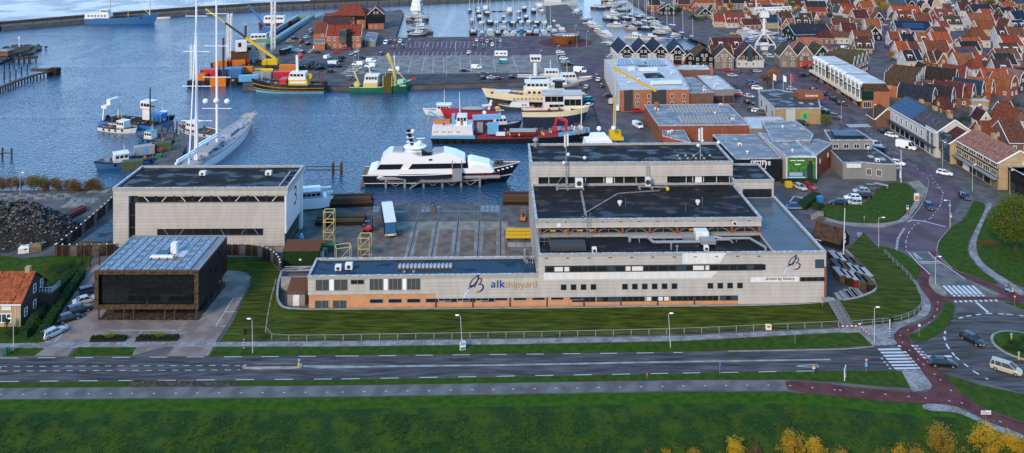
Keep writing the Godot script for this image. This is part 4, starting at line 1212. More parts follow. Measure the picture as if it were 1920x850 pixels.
func hall_three():
	var t:=thing("boat_hall","grey-clad hall with black flat roof and the number 3 on its side","building",V(-88.5,0,-188),.012)
	var clad:Material=M.cladding
	pt(bx(.6,0,-14.8,37.4,13.9,-1.2),"inner_wall",M.dark_grey,t)
	pt(bx(0,0,-15,37.9,1.6,-.4),"base_wall",M.concrete_pale,t)
	var w:=N()
	w.box(V(0,1.6,-15),V(3.4,12.9,0))
	w.box(V(4.9,1.6,-1),V(9.7,11.2,0))
	w.box(V(9.7,5.5,-1),V(37.9,11.2,0))
	w.box(V(9.7,1.6,-1),V(33.2,3.8,0))
	w.box(V(33.2,1.6,-1),V(37.9,5.5,0))
	w.box(V(3.4,1.6,-1),V(4.9,2.9,0))
	pt(w,"cladding",clad,t)
	pt(bx(0,12.9,-15,38.6,13.95,.05),"fascia",clad,t)
	var s:=N()
	s.box(V(37.9,4.4,-13.4),V(38.3,12.9,-.02))
	s.box(V(37.9,0,-15),V(38.5,12.9,-13.4))
	pt(s,"side_wall",M.cladding_white,t)
	pt(bx(37.5,0,-13.4,37.9,4.4,-.6),"shutter_door",M.dark_grey,t)
	flat_roof(t,Vector2(-.1,-15.2),Vector2(38.7,.12),14.25,.4,.4,M.felt_black,M.coping)
	for i in 8:
		var x:=5.2+i*4.08
		win(t,V(x+2.0,11.25,-.55),0,4.0,1.6,1,1,M.dark_grey,M.glass_dark,.1)
		var tr:=N()
		tr.bar(V(x+1.3,11.4,-.4),V(x+2.5,12.75,-.4),.1,.16) if i%2 else tr.bar(V(x+2.5,11.4,-.4),V(x+1.3,12.75,-.4),.1,.16)
		tr.box(V(x+.2,12.55,-.5),V(x+3.8,12.8,-.42))
		pt(tr,"truss",M.cream,t)
	for i in 6:win(t,V(11.7+i*3.9,3.85,-.55),0,3.8,1.6,1,1,M.dark_grey,M.glass_dark,.1)
	for i in 3:win(t,V(4.15,2.95+i*2.75,-.55),0,1.45,2.7,1,1,M.dark_grey,M.glass_dark,.1)
	for q in [[11.5,-.38],[15.0,.38],[24.0,-.3],[28.6,.3],[31.5,-.35]]:
		pt(N().bar(V(q[0]-q[1]*1.4,4,-.4),V(q[0]+q[1]*1.4,5.4,-.4),.08,.12),"brace",M.zinc,t)
	text(t,"3",V(38.32,6.6,-6.6),PI/2,4.2,mat("ink",lin(.01,.01,.02),.6),.04,false)
	for x in [16.5,31.8]:vent_box(t,V(x,14.25,-9.5),V(1.4,1,1.2),"roof_unit")
	for i in 4:pt(bx(36.2,14.25,-3.4-i*2.6,36.6,14.55,-1.4-i*2.6),"cable_tray",M.zinc,t)
func bronze_house():
	var t:=thing("office_block","dark bronze office box on thin stilts with solar roof and glass front","building",V(-78.1,0,-158.7),.004)
	var br:Material=M.bronze
	var s:=N()
	s.box(V(0,2.2,-16),V(.35,9.2,0))
	s.box(V(19.05,2.2,-16),V(19.4,9.2,0))
	s.box(V(.35,2.2,-16),V(19.05,9.2,-15.6))
	pt(s,"shell",M.bronze_dark,t)
	var f:=N()
	f.box(V(0,2.2,0),V(19.4,3,.25))
	f.box(V(0,8.7,0),V(19.4,9.45,.25))
	f.box(V(0,3,0),V(.75,8.7,.25))
	f.box(V(18.65,3,0),V(19.4,8.7,.25))
	pt(f,"front_frame",br,t)
	pt(bx(.35,2.2,-15.6,19.05,2.6,-.05),"floor_slab",M.dark_grey,t)
	pt(bx(.35,5.6,-15.6,19.05,5.9,-3.2),"floor_slab",M.dark_grey,t)
	pt(bx(.35,2.6,-9,19.05,8.9,-8.8),"partition",M.dark_grey,t)
	var gl:=mat("glass_smoked",lin(.01,.012,.014),.03)
	gl.transparency=BaseMaterial3D.TRANSPARENCY_ALPHA
	gl.albedo_color.a=.62
	for i in 6:
		for j in 2:
			pt(bx(.8+i*2.97,3.03+j*2.85,-.5,.8+i*2.97+2.93,3.03+j*2.85+2.8,-.46),"pane",gl,t)
	var desk:=N()
	for x in [3.0,7.0,11.0,15.0]:
		desk.box(V(x,3.25,-3.6),V(x+2.2,3.32,-2.6))
		desk.box(V(x,2.6,-3.5),V(x+.08,3.25,-2.7))
		desk.box(V(x+2.1,2.6,-3.5),V(x+2.18,3.25,-2.7))
	pt(desk,"desk",M.timber_pale,t)
	pt(N().rod(V(9.2,2.6,-1.4),V(9.2,3.9,-1.4),.22,.2,12),"green_column",mat("mint",lin(.25,.65,.42),.5),t)
	pt(bx(6.9,3,-1.8,7.5,3.8,-1.5),"cabinet",M.timber_pale,t)
	for p in [[2.5,8.4,-5.0],[6.0,7.9,-6.5],[12.0,7.9,-6.5],[10.2,8.2,-4],[14.0,7.7,-6.0],[17.0,8.4,-3.5],[16.5,5.1,-5]]:
		pt(bx(p[0]-.2,p[1],p[2]-.2,p[0]+.2,p[1]+.1,p[2]+.2),"ceiling_lamp",M.canvas_grey,t)
	for p in [[.55,-.3],[5.3,-.3],[7.1,-.3],[13.0,-.3],[14.8,-.3],[19.0,.0],[19.1,-6.0],[19.1,-9.5],[19.1,-13.5],[.4,-8.0],[.4,-15.0]]:
		pt(bx(p[0]-.12,0,p[1]-.12,p[0]+.12,2.2,p[1]+.12),"stilt",M.dark_grey,t)
	pt(bx(8.2,0,-9,18.6,2.2,-3.5),"ground_floor",M.board_black,t)
	for p in [[V(19.41,6,-6),.4],[V(19.41,5,-9.2),.4],[V(19.41,7.2,-11.2),.4]]:
		win(t,p[0],PI/2,.7,1.1,1,1,M.black)
	pt(bx(.3,9,-15.8,19.1,9.25,.0),"roof",M.felt_grey,t)
	var e:=N()
	e.box(V(0,9.2,-16),V(19.4,9.5,-15.7))
	e.box(V(0,9.2,-15.7),V(.3,9.5,0))
	e.box(V(19.1,9.2,-15.7),V(19.4,9.5,0))
	pt(e,"parapet",M.zinc,t)
	var pv:=bx(0,0,0,1.42,.05,1.12).mesh()
	var dull:=mat("panel_grey",lin(.16,.18,.21),.2,texs.blotch,5.0)
	var pale:=mat("panel_pale",lin(.24,.30,.38),.15,texs.blotch,5.0)
	for i in 12:
		pt(bx(.5+i*1.55-.06,9.25,-15.5,.5+i*1.55+.06,9.5,-.3),"seam",M.zinc,t)
		if i==11:break
		for j in 12:
			if i>4 and i<9 and j>4 and j<9:continue
			var o:=pt(pv,"solar_panel",dull if (i*7+j*3)%6==0 else pale,t)
			o.position=V(.6+i*1.55,9.33,-15.3+j*1.24)
			o.rotation.x=.03
	pt(N().soft(V(8,9.3,-6.2),V(12.4,9.75,-5.4),.1),"roof_curb",M.white,t)
	for i in 4:pt(bx(8.4+i*.62,9.4,-8.6,8.4+i*.62+.56,9.62,-6.4),"rooflight",M.glass_blue,t)
	pt(N().soft(V(11.2,9.3,-8.6),V(12.3,11.4,-7.4),.08),"chimney_cowl",M.white,t)
	pt(bx(12.4,9.25,-8.8,14.6,9.42,-6.2),"roof_pad",M.felt_pale,t)
func orange_house():
	var t:=thing("brick_house","yellow brick house with bright orange tiled roof beside the hedge","house",V(-90.7,0,-156.4),.01)
	var b:=N()
	b.box(V(-22,0,-9),V(0,4.7,0))
	pt(b,"wall",M.brick_sand,t)
	var g:=N()
	g.tri(V(.01,4.6,0),V(.01,4.6,-9),V(.01,8.2,-4.5))
	g.box(V(-.1,0,-9.02),V(.02,4.7,-.1))
	pt(g,"gable",M.brick_dark,t)  # shade of the right-hand side painted in as darker brick
	var r:=N()
	for s in [[.45,4.3,-4.5,8.3],[-9.45,4.3,-4.5,8.3]]:
		var a:=V(-22.4,s[1],s[0])
		var c:=V(.35,s[1],s[0])
		var d:=V(.35,s[3],s[2])
		var e:=V(-22.4,s[3],s[2])
		r.quad(a,c,d,e)
		r.quad(a-V(0,.15,0),c-V(0,.15,0),c,a)
		r.quad(c-V(0,.18,0),d-V(0,.18,0),d,c)
	var roof:=pt(r,"roof",M.tiles_orange,t)
	pt(bx(-1.6,7.6,-5,-.7,9.2,-4.2),"chimney",M.brick_yellow,roof)
	for x in [-6.6,-10.6,-16.0]:
		var q:=V(x,6.45,-2.1)
		var o:=pt(bx(-.75,-.05,-.7,.75,.1,.7),"skylight",M.white_trim,roof)
		o.position=q
		o.rotation.x=atan2(4.0,4.95)
		pt(bx(-.65,.1,-.6,.65,.13,.6),"pane",M.glass_blue,o)
	pt(bx(-22.4,4.2,.42,.35,4.36,.58),"gutter",M.white_trim,t)
	for x in [-2.6,-6.2,-10.5]:win(t,V(x,3.15,.0),0,1.75,.95,1,1,M.white_trim,M.blind)
	win(t,V(-3,.75,.0),0,2.7,1.75,3,1,M.white_trim,M.glass_blue,.14)
	win(t,V(-8,.75,.0),0,2.7,1.75,3,1,M.white_trim,M.glass_blue,.14)
	for p in [[-1.6,1.2],[-4.6,1.2],[-4.6,4.2],[-7.0,4.2]]:win(t,V(.02,p[1],p[0]),PI/2,1.0,1.6,1,2,M.white_trim,M.glass_blue,.12)
	pt(N().rod(V(-.9,0,.06),V(-.9,4.2,.06),.05),"drainpipe",M.white_trim,t)
	var ext:=bx(.02,0,-9,2.4,3.2,-6.2)
	pt(ext,"rear_extension",M.brick_dark,t)
	pt(bx(0,3.2,-9.2,2.6,3.4,-6),"balcony_floor",M.dark_grey,t)
	var rl:=N()
	rail_run(rl,[V(.1,3.4,-6.1),V(2.5,3.4,-6.1),V(2.5,3.4,-9.1)],1.0,.6)
	pt(rl,"balcony_railing",M.white_trim,t)
var built:=[]
var lanes:=[]
func house(form:String,c:Array,depth:float,eave:float,ridge:float,roof:String,wall:String,gable:String="",extra:String="",where:String="in the old town",called:String="town_house")->Node3D:
	var a:=G(c[0],c[1],eave)
	var b:=G(c[2],c[3],eave)
	var d:=Vector2(b.x-a.x,b.z-a.z)
	var turn:=-atan2(d.y,d.x)
	turn=clampf(turn*.5,-.12,.12)
	return house_at(form,V((a.x+b.x)*.5,0,(a.z+b.z)*.5),d.length(),turn,depth,eave,ridge,roof,wall,gable,extra,where,called)
const ROOF_WORD:={"tiles_orange":"orange","tiles_red":"red","tiles_rust":"rust-red","tiles_brown":"brown","tiles_dark":"black","tiles_grey":"grey","tiles_blue":"dark blue","tiles_maroon":"maroon","tiles_pink":"pink","tiles_moss":"mossy brown"}
const WALL_WORD:={"brick_red":"red brick","brick_brown":"brown brick","brick_grey":"grey brick","brick_yellow":"yellow brick","brick_dark":"dark brick","brick_sand":"sand brick","brick_warm":"orange brick","plaster_white":"white","plaster_grey":"grey","board_black":"black boarded","board_green":"green boarded","board_brown":"brown boarded","board_cream":"cream boarded"}
func house_at(form:String,at:Vector3,w:float,turn:float,depth:float,eave:float,ridge:float,roof:String,wall:String,gable:String,extra:String,where:String,called:String)->Node3D:
	if gable=="":gable=wall
	var words:String="%s house with %s %s roof"%[WALL_WORD.get(wall,wall),ROOF_WORD.get(roof,roof),{"g":"gabled","m":"gambrel","s":"pitched","h":"hipped"}[form]]
	if extra.contains("d"):words+=", dormer"
	elif extra.contains("p"):words+=", solar panels"
	elif extra.contains("r"):words+=", rooflight"
	words+=" "+where
	var t:=thing(called,words,"house",at,turn,"houses "+where)
	var h:=w*.5
	var lift:=.0
	pt(bx(-h,0,-depth,h,eave,0),"wall",M[wall],t)
	var o:=.28
	var rb:=N()
	var trim:=N()
	var mt:Material=M[roof+["","_a","_b","_c"][rng.randi()%4]]
	built.append(Vector2(at.x,at.z))
	if form=="g" or form=="m":
		var prof:=[Vector2(-h-o,eave-o*(ridge-eave)/h),Vector2(0,ridge),Vector2(h+o,eave-o*(ridge-eave)/h)]
		if form=="m":prof=[Vector2(-h-.12,eave-.3),Vector2(-h*.72,eave+(ridge-eave)*.62),Vector2(0,ridge),Vector2(h*.72,eave+(ridge-eave)*.62),Vector2(h+.12,eave-.3)]
		for z in [.01,-depth-.01]:
			var gb:=N()
			var q:=[]
			for p in prof: q.append(V(clampf(p.x,-h,h),minf(p.y,ridge-.05) if absf(p.x)<h else eave-.02,z))
			for i in range(1,q.size()-1):
				if z>0:gb.tri(q[0],q[i+1],q[i])
				else:gb.tri(q[0],q[i],q[i+1])
			pt(gb,"gable",M[gable],t)
		for i in prof.size()-1:
			var p:Vector2=prof[i]
			var q2:Vector2=prof[i+1]
			var a0:=V(p.x,p.y,.3)
			var a1:=V(p.x,p.y,-depth-.2)
			var b0:=V(q2.x,q2.y,.3)
			var b1:=V(q2.x,q2.y,-depth-.2)
			var k:=V(0,.16,0)
			rb.quad(a0+k,b0+k,b1+k,a1+k)
			rb.quad(b0,a0,a1,b1)
			rb.quad(a1,a0,a0+k,a1+k) if i==0 else rb.quad(b0,b1,b1+k,b0+k)
			rb.quad(a0,b0,b0+k,a0+k)
			rb.quad(b1,a1,a1+k,b1+k)
			trim.bar(a0+V(0,.03,.04),b0+V(0,.03,.04),.1,.24)
			trim.bar(a1+V(0,.03,-.04),b1+V(0,.03,-.04),.1,.24)
	else:
		var m:=-depth*.5
		var inset:=.0 if form=="s" else minf(h*.55,depth*.4)
		var r0:=V(-h-.15+inset,ridge,m)
		var r1:=V(h+.15-inset,ridge,m)
		var f0:=V(-h-.15,eave-.2,o)
		var f1:=V(h+.15,eave-.2,o)
		var k0:=V(-h-.15,eave-.2,-depth-o)
		var k1:=V(h+.15,eave-.2,-depth-o)
		rb.quad(f0,f1,r1,r0)
		rb.quad(k1,k0,r0,r1)
		rb.quad(f0-V(0,.15,0),f1-V(0,.15,0),f1,f0)
		if form=="h":
			rb.tri(f1,k1,r1)
			rb.tri(k0,f0,r0)
		else:
			for s in [-1.0,1.0]:
				var gb:=N()
				var g0:=V(s*h,eave-.1,0)
				var g1:=V(s*h,eave-.1,-depth)
				var g2:=V(s*h,ridge-.12,m)
				if s>0:gb.tri(g0,g1,g2)
				else:gb.tri(g1,g0,g2)
				pt(gb,"gable",M[gable],t)
				var e:float=s*(h+.16)
				trim.bar(V(e,eave-.2,o),V(e,ridge+.06,m),.12,.2)
				trim.bar(V(e,eave-.2,-depth-o),V(e,ridge+.06,m),.12,.2)
		rb.bar(r0+V(0,.02,0),r1+V(0,.02,0),.3,.16)
		trim.bar(V(-h-.1,eave-.22,o+.06),V(h+.1,eave-.22,o+.06),.14,.14)
	var rn:=pt(rb,"roof",mt,t)
	if not extra.contains("n"):pt(trim,"bargeboard",M.white_trim,t)
	var frame:Material=M.white_trim
	var n:=maxi(1,int(w/2.6))
	var st:=maxi(1,int(round(eave/3.0)))
	for j in st:
		for i in n:
			if rng.randf()<.12:continue
			win(t,V(-h+w*(i+.5)/n,.9+j*eave/st,.0),0,1.15,minf(1.5,eave/st-1.1),2,1,frame,M.glass_dark,.13)
	var dn:=maxi(1,int(depth/3.5))
	for s in [-1.0,1.0]:
		for i in dn:
			win(t,V(s*h,.9+(st-1)*eave/st,-depth*(i+.5)/dn),s*PI/2,1.05,minf(1.4,eave/st-1.1),2,1,frame,M.glass_dark,.13)
	if form=="g" or form=="m":
		if ridge-eave>2.2:
			if w>6.0:
				for s in [-.9,.9]:win(t,V(s,eave+.25,.02),0,1.0,1.2,2,1,frame,M.glass_dark,.13)
			else:win(t,V(0,eave+.2,.02),0,1.1,1.35,2,1,frame,M.glass_dark,.13)
	elif form=="s" and ridge-eave>2.2:
		for s in [-1.0,1.0]:win(t,V(s*h,eave+.2,-depth*.5),s*PI/2,1.0,1.2,2,1,frame,M.glass_dark,.13)
	var side:=form=="s" or form=="h"
	if extra.contains("c"):
		var cx:=(h*.8*(1 if rng.randf()<.5 else -1)) if side else .0
		var cz:=-depth*.5 if side else -depth*rng.randf_range(.3,.8)
		pt(bx(cx-.35,ridge-.5,cz-.35,cx+.35,ridge+.9,cz+.35).box(V(cx-.42,ridge+.9,cz-.42),V(cx+.42,ridge+1.05,cz+.42)),"chimney",M.brick_brown,rn)
	if side:
		var run:=depth*.5+o
		var rise:=ridge-eave+.2
		var slope:=atan2(rise,run)
		if extra.contains("d"):
			var k:=1 if w<8.0 else 2
			if extra.contains("3"):k=3
			for i in k:
				var x:=-h+w*(i+.5)/k
				var y:=eave+rise*.22
				var z:=o-run*.30
				var dm:=N()
				dm.box(V(x-.85,y-.3,z-run*.5),V(x+.85,y+1.35,z))
				dm.box(V(x-1.0,y+1.35,z-run*.55),V(x+1.0,y+1.5,z+.15))
				var dn2:=pt(dm,"dormer",M.white_trim,rn)
				pt(bx(x-.65,y+.15,z,x+.65,y+1.2,z+.03),"pane",M.glass_dark,dn2)
		if extra.contains("r") or extra.contains("p"):
			var pw:=w*.6 if extra.contains("p") else .9
			var pl:=run*.7 if extra.contains("p") else 1.1
			var cols:=maxi(1,int(pw/1.1)) if extra.contains("p") else 1
			var rws:=2 if extra.contains("p") else 1
			for i in cols:
				for j in rws:
					var bx:=bx(-pw/cols*.48,0,-pl/rws*.48,pw/cols*.48,.1,pl/rws*.48)
					var mid:=V((i+.5)*pw/cols-pw*.5+(w*.12 if not extra.contains("p") else .0),eave-.2+rise*.52,o-run*.52)
					var s2:=(j-(rws-1)*.5)*pl/rws
					var rl:=pt(bx,"solar_panel" if extra.contains("p") else "rooflight",M.solar if extra.contains("p") else M.glass_blue,rn)
					rl.position=mid+V(0,-sin(slope)*s2+.06,cos(slope)*s2)
					rl.rotation.x=slope
	return t
func street_house(zn:float,zf:float,front:float,depth:float,eave:float,ridge:float,roof:String,wall:String,label:String,called:String="shop_building")->Node3D:
	var t:=thing(called,label,"building",V(front,0,-(zn+zf)*.5))
	var l:=(zf-zn)*.5
	pt(bx(0,0,-l,depth,eave,l),"wall",M[wall],t)
	var m:=depth*.5
	var rb:=N()
	rb.quad(V(-.4,eave-.2,-l-.2),V(-.4,eave-.2,l+.2),V(m,ridge,l+.2),V(m,ridge,-l-.2))
	rb.quad(V(depth+.4,eave-.2,l+.2),V(depth+.4,eave-.2,-l-.2),V(m,ridge,-l-.2),V(m,ridge,l+.2))
	rb.box(V(-.42,eave-.36,-l-.2),V(-.38,eave-.18,l+.2))
	pt(rb,"roof",M[roof],t)
	pt(N().tri(V(0,eave-.05,l),V(depth,eave-.05,l),V(m,ridge-.15,l)),"gable",M[wall],t)
	pt(N().tri(V(depth,eave-.05,-l),V(0,eave-.05,-l),V(m,ridge-.15,-l)),"gable",M[wall],t)
	var tr:=N()
	tr.bar(V(-.45,eave-.2,l+.25),V(m,ridge+.05,l+.25),.14,.36)
	tr.bar(V(depth+.45,eave-.2,l+.25),V(m,ridge+.05,l+.25),.14,.36)
	tr.bar(V(-.46,eave-.25,-l),V(-.46,eave-.25,l),.16,.2)
	pt(tr,"bargeboard",M.white_trim,t)
	return t
func block(outline:Array,e:float,wall:String,roof:String,label:String,called:String="flat_roofed_building",rim:float=.3,y0:float=.0)->Node3D:
	var t:=thing(called,label,"building")
	var p:=plan(outline,e)
	pt(N().prism(p,y0,e),"wall",M[wall],t)
	var inner:Array=Geometry2D.offset_polygon(p,-.35)
	if inner.size()>0:pt(N().prism(inner[0],e-.1,e+.03),"roof",M[roof],t)
	var rimb:=N()
	for i in p.size():
		var a:=p[i]
		var b:=p[(i+1)%p.size()]
		rimb.bar(V(a.x,e+rim*.5-.12,a.y),V(b.x,e+rim*.5-.12,b.y),.32,rim)
	pt(rimb,"parapet",M.coping,t)
	t.set_meta("outline",p)
	return t
func block_windows(t:Node3D,i:int,n:int,w:float,h:float,ys:Array,frame:Material=null,glass:Material=null):
	var p:PackedVector2Array=t.get_meta("outline")
	var a:=p[i]
	var b:=p[(i+1)%p.size()]
	var c:=Vector2.ZERO
	for q in p:c+=q/p.size()
	var d:=(b-a).normalized()
	var nrm:=Vector2(d.y,-d.x)
	if nrm.dot((a+b)*.5-c)<0:nrm=-nrm
	var face:=atan2(nrm.x,nrm.y)
	for y in ys:
		for k in n:
			var q:=a.lerp(b,(k+.5)/n)
			win(t,V(q.x,y,q.y)+V(nrm.x,0,nrm.y)*.01,face,w,h,2,1,frame,glass)
func roof_bits(t:Node3D,e:float,n:int,sd:int):
	var p:PackedVector2Array=t.get_meta("outline")
	var r:=RandomNumberGenerator.new()
	r.seed=sd
	var lo:=p[0]
	var hi:=p[0]
	for q in p:
		lo=lo.min(q)
		hi=hi.max(q)
	var made:=0
	for k in n*6:
		if made>=n:break
		var q:=Vector2(r.randf_range(lo.x,hi.x),r.randf_range(lo.y,hi.y))
		var inner:Array=Geometry2D.offset_polygon(p,-1.2)
		if inner.size()==0 or not Geometry2D.is_point_in_polygon(q,inner[0]):continue
		made+=1
		match r.randi()%3:
			0:vent_box(t,V(q.x,e,q.y),V(1.1,.9,.9))
			1:pt(N().rod(Vector3.ZERO,V(0,.6,0),.2,.2,8).ball(V(0,.7,0),V(.45,.3,.45),8),"roof_vent",M.white,t).position=V(q.x,e,q.y)
			2:pt(N().soft(V(-.7,0,-.7),V(.7,.4,.7),.15),"rooflight",M.canvas_grey,t).position=V(q.x,e,q.y)
func make_town():
	harbour_front()
	street_side()
	flat_blocks()
	old_town()
	museum()
	pavilion()
	harbour_crane()
